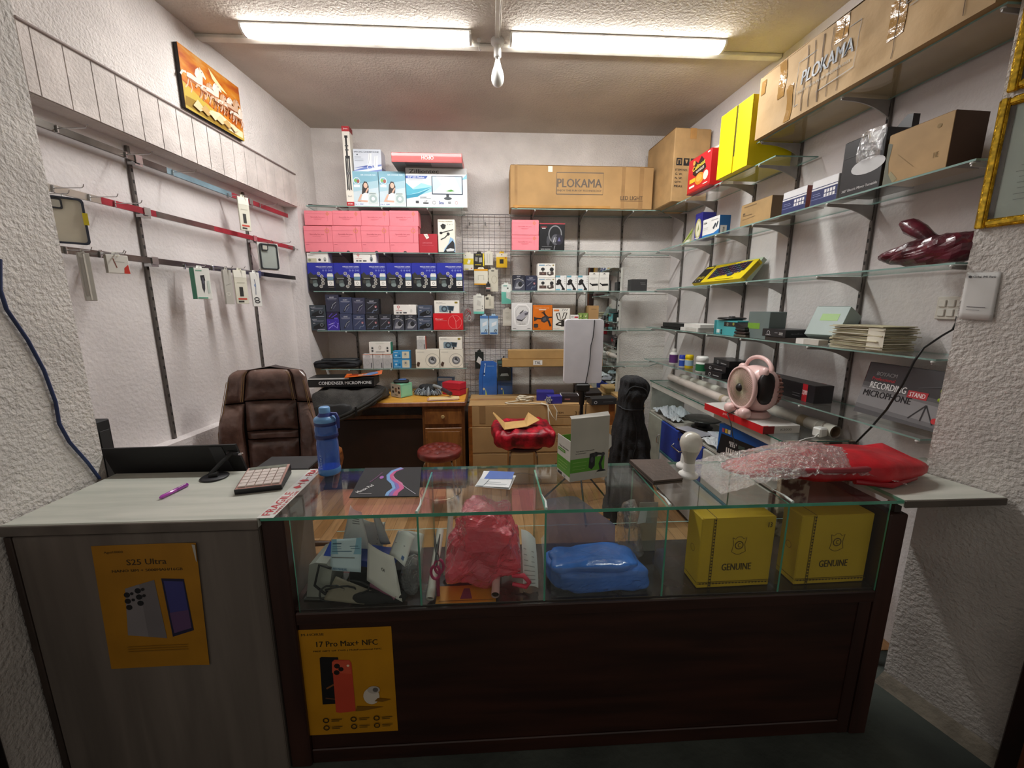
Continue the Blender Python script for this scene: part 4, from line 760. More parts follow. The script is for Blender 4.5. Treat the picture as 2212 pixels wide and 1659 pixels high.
# ================================================================== LEFT WALL: HOOKS AND HANGING GOODS
LH = 'hooks on the left wall rails'
def lpt(px, py, off): p = PL(px, py, off); return p
def lhook(px, py, z, L=.17, label='', dz=0.0):
    p = PL(px, py, -.045); y = p.y; a = Vector((xl(y, -.044), y, z)); d = Vector((1, -KL, 0)).normalized()
    return hook_thing(a, a+d*L+Vector((0, 0, dz)), label, LH)
for i, (px, py) in enumerate(((120, 272), (272, 345), (372, 375), (560, 440))):
    lhook(px, py, 2.185, .12, ['nearest', 'second nearest', 'third nearest', 'farthest'][i]+' empty hook on the top rail of the left wall')
for i, (px, py) in enumerate(((112, 405), (190, 420), (245, 432), (590, 525))):
    lhook(px, py, 1.952, .12, ['nearest', 'second nearest', 'third nearest', 'farthest'][i]+' empty hook on the middle rail of the left wall')
for i, (px, py) in enumerate(((215, 551), (460, 582))):
    lhook(px, py, 1.722, .11, ['nearer', 'farther'][i]+' empty hook on the lowest rail of the left wall')
def lhang(name, label, x0, y0, x1, y1, dist, col, front, d=.012, rz=0, mat=None, right=(), left=(), hook=True, zr=1.722):
    """pack hanging from a hook of the left wall, facing the camera; 'dist' is how far it hangs from the wall"""
    yr = PL((x0+x1)/2, y1, -.1+dist).y
    t = bk(name, label, 'package', x0, y0, x1, y1, yr, d, None, col=col, front=front, flap=False, mat=mat, right=right, left=left)
    rz = rz or .95; t.rotation_euler.z = rz; t.scale.x = .80/cos(rz-.56); L = t.location; b = t.children[0]; w = max(v.co.x for v in b.data.vertices); h = max(v.co.z for v in b.data.vertices)
    if hook:
        MB().prism([(-w*.4, h), (w*.4, h), (w*.3, h+.014), (-w*.3, h+.014)], lambda u, v, q: (u, q, v), -.001, .001).build('hang_tab', mat or M(col, .5, var=.03), t)
        hz = L.z+h+.010
        hook_thing((xl(L.y, -.044), L.y, hz), (L.x+.03, L.y, hz), 'left wall hook of the '+' '.join(label.split()[:11]), LH)
    return t
wp = [('r', 0, .78, 1, 1, '#eceade'), ('p', [(.32, .22), (.32, .50), (.62, .50), (.62, .22)], '#2c2b29'), ('r', .15, .12, .85, .17, '#c2422f'), ('r', .15, .04, .6, .09, '#3a3836'), ('r', .2, .62, .8, .64, '#b9b5a5')]
lhang('power_bank_pack', 'tall cream pack hanging high on the left wall', 513, 425, 539, 498, .13, '#d9d6c6', wp, zr=2.185)
# phone cases
def phone_case(x0, y0, x1, y1, dist, label, frame, back, boxed=False):
    yr = PL((x0+x1)/2, y1, -.1+dist).y; a = PY(x0, y1, yr); b = PY(x1, y0, yr); w = (b.x-a.x)*.86; h = b.z-a.z
    t = thing('phone_case', label, 'phone case', ((a.x+b.x)/2, yr, a.z), 0.75, 'phone cases on the left wall')
    def rr(w, h, r, x=0, z=0): return [(x+sx*(w/2-r)+r*cos(a), z+sz*(h/2-r)+r*sin(a)) for sx, sz, a0 in ((1, 1, 0), (-1, 1, 90), (-1, -1, 180), (1, -1, 270)) for a in (R(a0), R(a0+45), R(a0+90))]
    f = lambda u, v, q: (u, q, v+h/2)
    if boxed: MB().prism(rr(w*1.12, h*1.06, .003), f, .001, .012).build('box_tray', M('#d8d7d2', .4), t)
    m = MB(); o = rr(w, h, .012); i = rr(w*.86, h*.92, .010); n = len(o)
    v = [f(u, v, -.012) for u, v in o]+[f(u, v, -.012) for u, v in i]+[f(u, v, 0) for u, v in o]+[f(u, v, 0) for u, v in i]
    m.add(v, [(k, (k+1) % n, n+(k+1) % n, n+k) for k in range(n)]+[(2*n+k, (k+1) % n+2*n, (k+1) % n, k) for k in range(n)]+[(n+k, n+(k+1) % n, 3*n+(k+1) % n, 3*n+k) for k in range(n)])
    m.build('frame', M(frame, .4), t)
    MB().prism(i, f, -.004, -.001).build('back_plate', M(back, .25, var=.05, coat=.4), t)
    MB().prism(rr(w*.34, w*.34, .006, -w*.2, h*.34), f, -.014, -.004).build('camera_cutout', M('#2a2c33', .4), t)
    MB().prism(rr(w*.24, w*.24, .004, -w*.2, h*.34), f, -.0145, -.0138).build('cutout_lining', M('#b7b4a8', .4), t)
    hz = a.z+h*.97+.004
    hook_thing((xl(yr, -.044), yr, a.z+h+.012), ((a.x+b.x)/2+.02, yr, a.z+h+.012), 'left wall hook of the '+' '.join(label.split()[:11]), LH)
    MB().tube([(0, .002, h*.96), (0, .004, h+.012)], .0015, 5).build('hang_loop', CHROME, t)
    return t
pc = phone_case(117, 426, 172, 527, .10, 'pale phone case with a dark frame beside the left pillar', '#2f3442', '#d3ccb8')
MB().box(.045, .060, -.016, -.0125, .075, .12).build('yellow_tag', M('#c9b61c', .5), pc)
phone_case(563, 527, 599, 582, .12, 'small clear phone case with a black frame in a white tray', '#22252a', '#9fa5a0', True)
# lowest rail goods
lhang('cable_pack', 'narrow silver pack seen edge-on near the left pillar', 171, 545, 194, 650, .10, '#a9a59c', [('r', .1, .1, .4, .9, '#8d8880'), ('r', .45, .02, .6, .98, '#d5d1c8')], d=.02)
lhang('sim_card_pack', 'tilted white and red card pack on the lowest left rail', 224, 550, 268, 590, .11, '#e6e3dc', [('p', [(.72, 0), (1, 0), (.95, .5), (.75, .3)], '#d23c2e'), ('l', [(.3, .8), (.42, .3)], .05, '#8a4a40'), ('r', .35, .62, .8, .64, '#a9a59e')], left=[('r', 0, 0, 1, 1, '#8f8a7c')], d=.03)
lhang('car_charger_pack', 'white and green car charger pack on the lowest left rail', 409, 578, 444, 646, .12, '#e8e9e3', [('p', [(.38, .60), (.36, .76), (.62, .78), (.66, .60)], '#24242a'), ('p', [(.40, .36), (.40, .60), (.62, .60), (.58, .34), (.5, .2)], '#3a3a44'), ('l', [(.5, .5), (.52, .7)], .05, '#6a6a7a'), ('r', .1, .9, .5, .93, '#6aa88f'), ('r', .75, .2, .9, .6, '#c7d2cb'), ('r', .05, .02, .7, .06, '#5aa58a')], left=[('r', 0, 0, 1, 1, '#2f8d6c')], d=.055)
lhang('cable_pack', 'thin clear grey pack beside the car charger pack', 480, 582, 500, 657, .12, '#b9b6ae', [('o', .4, .3, .25, .2, .06, '#d9d6ce'), ('l', [(.2, .55), (.8, .6)], .04, '#8f8b82')], d=.02)
lhang('power_bank_pack', 'tall cream pack low on the left wall between two cable packs', 504, 583, 534, 656, .12, '#d9d6c6', wp)
lhang('cable_pack', 'narrow white pouch holding a coiled black cable', 540, 588, 562, 662, .125, '#dfdfdb', [('o', .45, .22, .3, .2, .1, '#2b2b2d'), ('o', .5, .14, .3, .16, .1, '#3b3b3d'), ('l', [(.4, .35), (.5, .62), (.4, .8)], .06, '#4a5a7a'), ('e', .4, .62, .1, .14, '#8fa0c4')], d=.014)
# loose wire between middle rail and the corner
t = thing('loose_wire', 'thin loose wire running from the middle left rail to the corner', 'wire', tuple(PL(628, 535, -.03)))
q = [PL(x, y, -.045+.018*i)-t.location for i, (x, y) in enumerate(((622, 533), (640, 538), (652, 539)))]
MB().tube(q, .0022, 5).build('strand', M('#6a6664', .5), t)
# picture of horses
a = PL(378, 100, .03); b = PL(519, 309, .03); y0, y1 = 2.415, 2.853
z0, z1 = 2.52, 2.83
t = thing('horse_picture', 'orange canvas picture of galloping white horses on the left wall', 'picture', (xl((y0+y1)/2, .0), (y0+y1)/2, 2.515), RZL)
w, h = (y1-y0)*1.004, .300
def sunset():
    m = bpy.data.materials.new('sunset_print'); m.use_nodes = True; nt = m.node_tree; b = nt.nodes['Principled BSDF']
    tc = nt.nodes.new('ShaderNodeTexCoord'); mp = nt.nodes.new('ShaderNodeMapping'); mp.inputs['Scale'].default_value = (3, 1, 9); mp.inputs['Rotation'].default_value = (0, .35, 0)
    n = nt.nodes.new('ShaderNodeTexNoise'); n.inputs['Scale'].default_value = 2.2; n.inputs['Detail'].default_value = 6
    r = nt.nodes.new('ShaderNodeValToRGB'); e = r.color_ramp.elements
    e[0].position = .28; e[0].color = (*lin('#8f3d0c'), 1); e[1].position = .75; e[1].color = (*lin('#cfa866'), 1)
    for p, c in ((.42, '#a84f0c'), (.55, '#bd7416')): q = e.new(p); q.color = (*lin(c), 1)
    nt.links.new(tc.outputs['Object'], mp.inputs[0]); nt.links.new(mp.outputs[0], n.inputs['Vector']); nt.links.new(n.outputs['Fac'], r.inputs[0]); nt.links.new(r.outputs[0], b.inputs['Base Color']); b.inputs['Roughness'].default_value = .5
    return m
MB().cbox(-w/2, w/2, -.024, -.002, 0, h, .001).build('edge', M('#1d130c', .6), t)
MB().box(-w/2, w/2, -.0255, -.0242, 0, h).build('canvas', sunset(), t)
ops = [('p', [(0, 0), (1, 0), (1, .10), (.6, .22), (.3, .30), (0, .42)], '#b39a3a'), ('p', [(.02, .2), (.2, .22), (.4, .14), (.9, .02), (.5, .0), (0, .05)], '#8a6a1c'), ('p', [(.38, .20), (.55, .26), (.75, .20), (.98, .16), (.98, .04), (.7, .05)], '#e2cda6'), ('p', [(.45, .95), (.62, .80), (.75, .70), (.6, .72), (.5, .8)], '#e8cf9a')]
HB = [(-.5, .1), (-.45, .3), (-.2, .35), (.12, .32), (.26, .50), (.36, .74), (.40, .95), (.46, .86), (.56, .84), (.76, .60), (.70, .52), (.54, .60), (.50, .38), (.46, .15), (.30, .0), (-.2, -.02), (-.4, .0)]
HS = [(-.5, .1), (-.2, .12), (.2, .10), (.46, .15), (.30, .0), (-.2, -.02), (-.4, .0)]
HN = [(.12, .32), (.26, .50), (.36, .74), (.30, .86), (.12, .70), (.02, .45)]
for i, (u, v, s_) in enumerate(((.20, .50, .25), (.36, .44, .19), (.47, .48, .22), (.58, .40, .19), (.70, .42, .19), (.81, .44, .21), (.90, .36, .18))):
    c1, c2 = ('#d3c4b6', '#9c5f38') if i % 2 == 0 else ('#bd9c82', '#7c4222'); k = w/h
    P = lambda pts: [(min(.995, u+s_*x), v+s_*k*y) for x, y in pts]
    for lg in ([(.36, .06), (.62, -.12), (.52, -.42)], [(.28, .04), (.36, -.28), (.22, -.52)], [(-.40, .05), (-.50, -.25), (-.66, -.44)], [(-.30, .02), (-.24, -.30), (-.36, -.52)]): ops.append(('l', P(lg), .022, '#a06a44' if i % 2 else '#c9a58a'))
    ops += [('p', P(HB), c1), ('p', P(HS), c2), ('p', P(HN), '#dccfc2' if i % 2 == 0 else '#b88c66'), ('l', P([(-.5, .26), (-.72, .22), (-.86, .02)]), .035, c1), ('e', u+s_*.5, v+s_*k*.74, .008, .010, '#2a140a')]
ops += [('p', [(.10+.12*j, .10+.02*(j % 3)), (.18+.12*j, .24-.01*j), (.28+.12*j, .14), (.2+.12*j, .06)], ['#c9b48c', '#b3925a', '#d0bf9c'][j % 3]) for j in range(6)]
printed('print', t, ops, lambda x, y, e: (x-w/2, -.0256-e, y), w, h, eps=.0003)

# ================================================================== GOODS ON THE RIGHT WALL
KR_A = math.atan(KR)
INKB = '#3d342a'
# -- big carton in the corner
w, d, h = .46, .285, .515
t = pack('shipping_carton', 'tall brown shipping carton in the corner of the right wall top shelf', 'carton', w, d, h, (1.357+d/2+.012, 3.21+w/2, 2.2815), rz=RZR, mat=M('#b28f60', .8, var=.07), c=.006,
    right=[('r', .08, .50, .24, .60, K), ('r', .28, .50, .44, .60, K), ('r', .48, .50, .64, .60, K), ('r', .68, .50, .84, .60, K),
           ('t', 'ITEM NO:', .24, .44, .03, K, .34), ('t', 'G. W:', .17, .385, .03, K, .2), ('t', 'N. W:', .17, .33, .03, K, .2), ('t', 'QTY:', .16, .275, .03, K, .18), ('t', 'MEAS:', .18, .22, .03, K, .24),
           ('l', [(.12, .52), (.12, .575), (.20, .575), (.20, .52)], .02, '#b28f60'), ('p', [(.32, .58), (.40, .58), (.37, .53), (.35, .53)], '#b28f60'), ('p', [(.50, .55), (.56, .585), (.62, .55)], '#b28f60'), ('o', .76, .55, .05, .05, .015, '#b28f60')])
MB().box(-w/2-.001, w/2+.001, -.025, .025, h, h+.001).build('tape', TAPE, t)
MB().box(w/2, w/2+.0012, -.025, .025, h*.86, h+.001).build('tape', TAPE, t)
# -- noodle boxes
nood = [('r', 0, 0, 1, .05, '#8f1218'), ('p', [(.22, .55), (.30, .92), (.45, .80), (.58, .95), (.72, .80), (.82, .55), (.6, .42), (.35, .45)], '#2a1512'), ('t', 'Culineat', .48, .72, .13, '#f0d84a', .55, .12), ('t', 'NOODLES', .55, .58, .07, '#f3ede0', .34, .12), ('e', .55, .33, .24, .17, '#d8862a'), ('e', .53, .35, .16, .10, '#e8a848'), ('r', .10, .30, .36, .42, '#e2b92c'), ('r', .10, .16, .34, .22, '#efe9dc'), ('e', .82, .34, .13, .13, '#f1e3c2'), ('r', .72, .1, .92, .13, '#f3c6c0'), ('e', .27, .86, .07, .07, '#d9a04a'), ('r', .85, .92, .95, .96, '#f0e0e0')]
rb('noodle_box', 'red noodle box with a fried noodle picture beside the tall carton', 'box', (1483, 427), (1531, 406), (1483, 354), RZ1, .29, .09, col='#c32027', front=nood, rough=.35)
rb('noodle_box', 'white noodle box half hidden by the big yellow box', 'box', (1533, 405), (1556, 395), (1533, 325), RZ1, .195, .09, col='#e4ded2', front=[('p', [(.3, .4), (.35, .92), (.75, .95), (.95, .4)], '#241512'), ('t', 'Cul', .62, .72, .1, '#f0d84a', .5), ('r', .25, .32, .9, .44, '#e2b92c'), ('e', .6, .2, .28, .1, '#a5502a'), ('e', .5, .93, .1, .05, '#d9a04a')], rough=.35)
# -- yellow box
t = rb('yellow_box', 'large bright yellow box with a gaping flap beside the big top carton', 'box', (1549, 390), (1614, 362), (1549, 262), RZ1, .29, .26, col='#f0dc08', rough=.45, right=[('r', 0, .0, 1, 1, '#b89a06')] and [], front=[('l', [(.52, .30), (.535, .6), (.55, 1)], .02, '#5c5206'), ('p', [(.52, .62), (.585, 1), (.54, 1)], '#6b5c06'), ('l', [(.5, 0), (.52, .3)], .012, '#b8a406')])
bb = t.children[0]; w = max(v.co.x for v in bb.data.vertices); h = max(v.co.z for v in bb.data.vertices); yf = min(v.co.y for v in bb.data.vertices)
MB().cbox(-w, .004, yf-.007, yf-.0008, .0, h*1.0, .001).build('front_flap', M('#f0dc08', .45, var=.03), t)
MB().cbox(.018, w, yf-.005, yf-.0008, .0, h*1.0, .001).build('front_flap', M('#f0dc08', .45, var=.03), t)
MB().box(.004, .018, yf-.0016, yf-.0004, .25*h, h).build('gap', M('#4a4206', .8), t)  # dark strip laid in for the shade inside the open flap
# -- big crumpled carton on the high shelf
a = PR(1625, 307, .28); y1, y0 = 2.352, 1.325; w, d, h = (y1-y0)/cos(KR_A), .27, .30
cm = M('#b39468', .75, var=.09, scale=4, bump=.5, bscale=9)
ym = (y0+y1)/2
t = thing('crumpled_carton', 'very long crumpled PLOKAMA carton on the high right-wall shelf', 'carton', (xr(ym, .28)+d/2, ym, RZT), RZR)
m = MB(); nx, nz = 60, 14
def dent(u, v):
    x = -w/2+u*w; z = v*h
    e = min(1, 8*u, 8*(1-u), 6*v+.1, 6*(1-v)+.1)
    return (x, -d/2+.010*e*noise.fractal(Vector((x*6, z*9, 1.3)), 1, 2, 3)+.004*e, z+.006*sin(9*u)*v)
m.grid(dent, nx, nz)
m.add([(-w/2, -d/2, 0), (w/2, -d/2, 0), (w/2, d/2, 0), (-w/2, d/2, 0), (-w/2, d/2, h), (w/2, d/2, h), (w/2, -d/2, h), (-w/2, -d/2, h)], [(3, 2, 1, 0), (3, 4, 5, 2), (4, 7, 6, 5), (0, 7, 4, 3), (1, 2, 5, 6)])
m.build('body', cm, t)
lift = lambda x, y, e: (x-w/2, dent(min(1, max(0, x/w)), min(1, max(0, y/h)))[1]-.003-e, y+.006*sin(9*x/w)*y/h)
IK2 = '#77756f'
printed('print', t, [('l', [(.25, .18), (.25, .80), (.555, .80), (.555, .22), (.25, .18)], .012, IK2), ('t', 'PLOKAMA', .41, .54, .20, '#5a6068', .26), ('t', 'ENJOY THE FUN OF TECHNOLOGY', .40, .34, .05, '#7d735f', .27), ('t', 'LED LIGHT', .80, .62, .09, '#4c4437', .15), ('l', [(.74, .53), (.86, .53)], .008, IK2)], lift, w, h, eps=.0008)
for k, (x, wd) in enumerate(((.30, .005), (.34, .004), (.385, .006), (.43, .003), (.48, .003), (.70, .003), (.92, .003))):
    mm = MB(); mm.grid(lambda u, v: (lambda p: (p[0]+(u-.5)*wd, p[1]-.0028, p[2]))(dent(x, .05+.9*v)), 2, 12); mm.build('string', M('#5f4a33', .8), t)
for k, (x, v0, v1, wd) in enumerate(((.155, .45, .98, .045), (.215, .02, .55, .04), (.47, .70, 1.0, .06), (.70, .28, .70, .06), (.03, .7, .92, .03))):
    mm = MB(); mm.grid(lambda u, v: (lambda p: (p[0], p[1]-.0022, p[2]))(dent(x+(u-.5)*wd, v0+(v1-v0)*v)), 6, 10); mm.build('tape', M('#a27c46', .15, var=.1, coat=.8, bump=.5, bscale=30), t)
# -- shelf RZ2
z = RZ2
rb('globe_box', 'dark blue box with a globe picture behind the white adapter box', 'box', (1499, 518), (1514, 514), (1500, 465), z, .225, .10, col='#2a2b86', front=[('e', .5, .42, .42, .8, '#c2bf7a'), ('e', .5, .42, .30, .6, '#e5e3c8'), ('p', [(.4, .3), (.5, .6), (.62, .4)], '#7f8f4a'), ('r', .1, .06, .7, .1, '#dcdcf0')]+[('e', .2+.15*(k % 5), .78+.05*(k//5), .04, .03, '#4d52c0') for k in range(15)], rough=.35)
rb('adapter_box', 'white and blue network adapter box on the right wall', 'box', (1516, 515), (1552, 505), (1516, 478), z, .24, .075, col='#e5e6e4', front=[('p', [(0, 0), (1, 0), (1, .28), (.7, .12), (0, .12)], '#2a7bc0'), ('t', 'D-Link', .16, .80, .12, K, .2), ('r', .06, .5, .34, .515, '#9a9a98'), ('r', .06, .42, .34, .43, '#9a9a98'), ('l', [(.66, .36), (.80, .62)], .14, '#3a4652'), ('l', [(.84, .40), (.92, .70)], .10, '#3a4652'), ('t', 'USB Adapter', .72, .84, .06, '#6a6a68', .4)], right=[('r', 0, 0, 1, 1, '#1f66a8'), ('r', .1, .04, .7, .45, '#e6e6e4'), ('t', 'D-Link', .4, .24, .12, K, .4, 1.57)])
t = thing('green_leaflet', 'green printed leaflet leaning beside the dark blue box', 'leaflet', tuple(PR(1480, 524, .19))[:2]+(z,), RZR)
MB().prism([(-.07, 0), (.075, 0), (.075, .115), (.05, .10)], lambda u, v, q: (u, q+.12*v, v), 0, .002).build('sheet', M('#b9bf86', .5, var=.2, scale=20), t)
printed('print', t, [('p', [(.45, .3), (.98, .92), (.98, .75), (.55, .25)], '#8fae2c'), ('p', [(.3, .05), (.9, .05), (.9, .3), (.5, .3)], '#e3e2d4'), ('l', [(.4, .2), (.9, .7)], .05, '#5f7a24')], lambda x, y, e: (x-.07, .12*y-e-.001, y), .145, .11)
t = rb('kraft_box', 'small brown kraft box with dark print beside the navy keypad boxes', 'box', (1598, 488), (1664, 467), (1598, 447), z, .24, .12, mat=M('#a98a5c', .8, var=.08), front=[('r', .10, .85, .52, .90, '#7a6242'), ('r', .08, .52, .16, .60, '#5a4a34'), ('l', [(.08, .48), (.40, .46)], .03, '#7a6242'), ('l', [(.08, .3), (.5, .34)], .02, '#87704e')], right=[('r', 0, 0, 1, 1, '#6f5b44')], rough=.8)
kp = [('r', 0, 0, 1, .60, '#2b3566'), ('r', 0, .60, 1, .66, '#e9e9ea'), ('l', [(0, .68), (1, .68)], .03, '#2b3566'), ('r', 0, .22, 1, .24, '#7f8ab5')]+[('r', .52+.11*c, .40-.17*r_, .60+.11*c, .53-.17*r_, '#e6e6ea') for r_ in range(2) for c in range(4)]+[('r', .08, .34, .4, .36, '#8f98c0'), ('r', .08, .42, .36, .44, '#8f98c0')]
rb('keypad_box', 'navy and white keypad phone box next to the kraft box', 'box', (1688, 462), (1739, 447), (1688, 420), z, .245, .10, col='#e4e4e6', front=kp, right=[('p', [(0, 0), (1, 0), (1, 1), (0, 1)], '#7a3a30'), ('p', [(.2, 0), (.6, .5), (.3, 1)], '#c9a79a')], group='navy and white keypad boxes')
rb('keypad_box', 'navy and white keypad phone box next to the black turntable box', 'box', (1750, 444), (1806, 426), (1750, 396), z, .245, .10, col='#e4e4e6', front=kp, group='navy and white keypad boxes')
t = rb('turntable_box', 'black box with a white ellipse, the electric mirror turntable box', 'box', (1810, 427), (1899, 397), (1812, 318), z, .245, .16, col='#2b2c2e', rough=.35,
    front=[('e', .66, .45, .40, .17, '#c9cacb'), ('p', [(.42, .78), (.42, .98), (.9, .98), (.96, .62)], '#74777a'), ('p', [(.55, 1), (.62, .84), (.8, .84), (.9, 1)], '#dcdedf'), ('t', '360\u00b0 Electric Mirror Turntable', .52, .10, .05, '#c4c4c4', .86), ('r', .05, .7, .3, .72, '#3a3b3d')])
bb = t.children[0]; w = max(v.co.x for v in bb.data.vertices); h = max(v.co.z for v in bb.data.vertices)
MB().prism([(w*.3, h+.002), (w, h+.002), (w, h+.05), (w*.75, h+.055), (w*.3, h+.02)], lambda u, v, q: (u, q, v), .02, .05).build('raised_flap', M('#1d1d1f', .4), t)
MB().grid(lambda u, v: (w*(-.2+1.15*u), -.083-.006*sin(7*u+5*v)-.004, h*(.55+.5*v)), 10, 8).build('clear_wrap', clear('#f4f4f4', 2.2, .1, .12, 'polythene', .6, 45), t)
t = rb('flat_kraft_box', 'wide brown kraft box with grey corner print beside the black turntable box', 'box', (1907, 392), (2045, 350), (1910, 299), z, .245, .13, mat=M('#b09064', .75, var=.07), front=[('p', [(0, 0), (.18, 0), (.08, .2), (.05, .45), (.08, .8), (0, .85)], '#75776a'), ('p', [(.18, 0), (.25, .06), (.12, .25), (.08, .2)], '#9c9474'), ('t', 'HE', .82, .30, .10, '#8f7750', .07), ('e', .80, .82, .04, .04, '#8f7750'), ('l', [(.2, .55), (.5, .2)], .008, '#8f7750')], right=[('r', 0, 0, 1, 1, '#4a3426')], rough=.8)  # near side filled dark brown, shade painted over the kraft
t = thing('brass_figurine', 'small brass seated figurine at the near end of the right-wall shelf', 'figurine', (xr(1.352, .10), 1.352, z), RZR)
t.scale = (.75, .75, .85)
BR = M('#a3812f', .3, .9, var=.25, scale=40)
MB().lathe([(.045, 0), (.05, .008), (.044, .018), (.046, .026), (.03, .034)], 20).build('lotus_base', BR, t)
MB().blob((0, 0, .052), (.042, .034, .020), .9, .9, 20, 10, .004, 30).build('crossed_legs', BR, t)
MB().lathe([(.024, .05), (.026, .075), (.022, .098), (.010, .108), (.009, .114)], 16).build('torso', BR, t)
for s in (-1, 1): MB().tube([(s*.022, 0, .098), (s*.040, -.01, .078), (s*.024, -.028, .066)], [.008, .007, .005], 8).build('arm', BR, t)
MB().blob((0, 0, .128), (.014, .015, .018), 1, 1, 14, 10).build('head', BR, t)
MB().lathe([(.014, .138), (.009, .150), (.003, .162)], 12).build('headdress', BR, t)
# -- shelf RZ3
z = RZ3
a = PR(1480, 622, .24); b = PR(1582, 607, .24); w = (b-a).length
kb = [('r', 0, 0, .20, 1, '#26241f'), ('t', 'ET-50', .10, .30, .14, '#d9c41c', .15), ('r', .02, .84, .18, .95, '#d9c41c'), ('e', .05, .12, .03, .03, '#d0d0c8'), ('e', .14, .12, .03, .03, '#d0d0c8'), ('p', [(.30, .16), (.28, .80), (.92, .94), (.92, .46), (.6, .35)], '#2b2730'), ('e', .72, .33, .20, .13, '#2c3a52'), ('e', .70, .36, .12, .06, '#5a7090'), ('r', .5, .06, .85, .09, '#8a7c10')]
for r_ in range(5):
    for c in range(11): kb.append(('r', .32+.052*c, .24+.115*r_+.012*c, .355+.052*c, .31+.115*r_+.012*c, ['#5a2a3a', '#5a3a5a', '#4a4a6a', '#3a5a5a'][(c+r_) % 4]))
t = pack('keyboard_box', 'yellow keyboard and mouse box leaning back on the right-wall shelf', 'box', w, .034, .165, ((a.x+b.x)/2+.062, (a.y+b.y)/2+.004, z+.0125), rz=RZR, rx=-R(44), col='#dcc614', front=kb, right=[('r', .1, .1, .9, .9, '#b09c0c')], rough=.4)
t = pack('green_tray', 'pale green flat box propping up the yellow keyboard box', 'box', w*.95, .03, .17, ((a.x+b.x)/2+.112, (a.y+b.y)/2+.004, z+.0095), rz=RZR, rx=-R(36), col='#a9b9a4', flap=False, rough=.5)
p = PR(2030, 565, .18)
t = thing('maroon_bag', 'knotted maroon plastic bag on the right-wall shelf beside the pillar', 'bag', (p.x, 1.46, z), RZR)
MAR = M('#5f1c2c', .28, var=.3, scale=14, coat=.3, bump=.5, bscale=25)
def lump(q): return Vector((q.x, q.y, max(q.z*(1.0 if q.x > -.02 else .65+.3*cos(q.x*14)), -.052)))
def lump(q):
    k = (q.x+.155)/.31; n = noise.fractal(q*15+Vector((4, 1, 2)), 1, 2, 4)
    q = q+q.normalized()*.016*n
    return Vector((q.x, q.y, max(q.z*(.45+.62*k)+.016*k-.012, -.052)))
m = MB(); m.blob((.015, 0, .053), (.165, .075, .070), 1.0, .8, 40, 20, .02, 7, 4, fn=lump); m.sm = [False]*len(m.sm); m.build('bag_body', MAR, t)
MB().tube([(.02, 0, .070), (-.005, -.01, .105), (-.035, -.012, .13), (-.07, -.015, .155), (-.10, -.02, .170)], [.030, .022, .028, .030, .010], 7).build('knot_tail', MAR, t)
MB().blob((-.02, -.005, .10), (.022, .02, .014), .9, .9, 14, 8, .006, 40).build('knot', MAR, t)
t = thing('acrylic_sheet', 'upright pale blue-grey acrylic sheet behind the maroon bag', 'sheet', (xr(1.40, .012), 1.40, z), RZR)
MB().cbox(-.05, .085, -.010, -.006, .0, .235, .001).build('sheet', M('#a6b0b8', .2, var=.04, coat=.4), t)
MB().cbox(-.05, .085, -.0108, -.0055, .235, .239, .001).build('edge', M('#a05a5a', .4), t)
# -- shelf RZ4
z = RZ4
def flat(name, label, pl, pr, hh, off, d, **k):
    a = PR(*pl, off); b = PR(*pr, off); w = (b-a).length; zs = k.pop('zs', z); dz = k.pop('rot', 0)
    return pack(name, label, 'box', w, d, hh, ((a.x+b.x)/2+d/2, (a.y+b.y)/2+d/2*KR, zs), rz=RZR+dz, **k)
flat('black_flat_box', 'thin black box under another at the far end of the right-wall shelf', (1427, 712), (1466, 716), .016, .24, .14, col='#1a1b1c', rough=.35)
flat('black_flat_box', 'black flat box on top of a thinner one at the shelf far end', (1431, 708), (1474, 711), .032, .235, .14, zs=z+.018, col='#202122', rough=.3, front=[('r', .05, .45, .95, .5, '#3c3d3e')])
flat('white_flat_box', 'lower of two white flat boxes near the far end of the shelf', (1469, 716), (1506, 720), .026, .24, .16, col='#dcdcd8', front=[('r', .32, .1, .94, .9, '#c6c5be')], right=[('r', .1, .1, .9, .9, '#c9c9c4')])
flat('white_flat_box', 'upper of two white flat boxes near the far end of the shelf', (1477, 708), (1512, 711), .026, .235, .16, zs=z+.028, col='#e0e0dc', right=[('r', .6, .1, .95, .9, '#f0f0ee')])
t = flat('teal_box', 'teal product box holding up a round black disc', (1541, 722), (1590, 725), .092, .24, .12, col='#4aa8ae', front=[('r', .45, .62, .98, .92, '#2a2a2a'), ('e', .6, .76, .12, .12, '#6a6a60'), ('e', .85, .80, .1, .1, '#8a8a40'), ('r', .14, .14, .28, .38, '#d4e6e4'), ('e', .36, .32, .09, .09, '#1d4a50'), ('e', .36, .14, .09, .09, '#1d4a50'), ('r', .04, .02, .1, .98, '#2f7f86')], left=[('r', 0, 0, 1, 1, '#3a4a4a')], rough=.35)
t2 = thing('black_disc', 'round black plastic disc lying on the teal box', 'disc', (t.location.x, t.location.y+.03, z+.094))
MB().lathe([(.03, 0), (.078, .004), (.085, .010), (.080, .016), (.02, .019), (.001, .019)], 28).build('disc', M('#1c1b1d', .35, var=.15), t2)
MB().lathe([(.02, .0195), (.018, .024), (.001, .025)], 16).build('hub', M('#2b2a2c', .35), t2)
t = thing('wallet', 'pile of folded dark leather wallets beside the teal box', 'wallet', tuple(PR(1608, 724, .205))[:2]+(z,), RZR)
for k, (hz, ww) in enumerate(((.0, .105), (.018, .10), (.036, .085))): MB().cbox(-ww/2+.02, ww/2+.02, -.05, .05, hz, hz+.015, .004).build('fold', M(['#4f4a3f', '#2e2220', '#211f20'][k], .5, var=.15), t)
MB().prism([(-.025, .052), (.06, .054), (.056, .060), (.02, .072), (-.028, .085)], lambda u, v, q: (u, q, v), -.045, .045).build('flap', M('#262426', .45, var=.15), t)
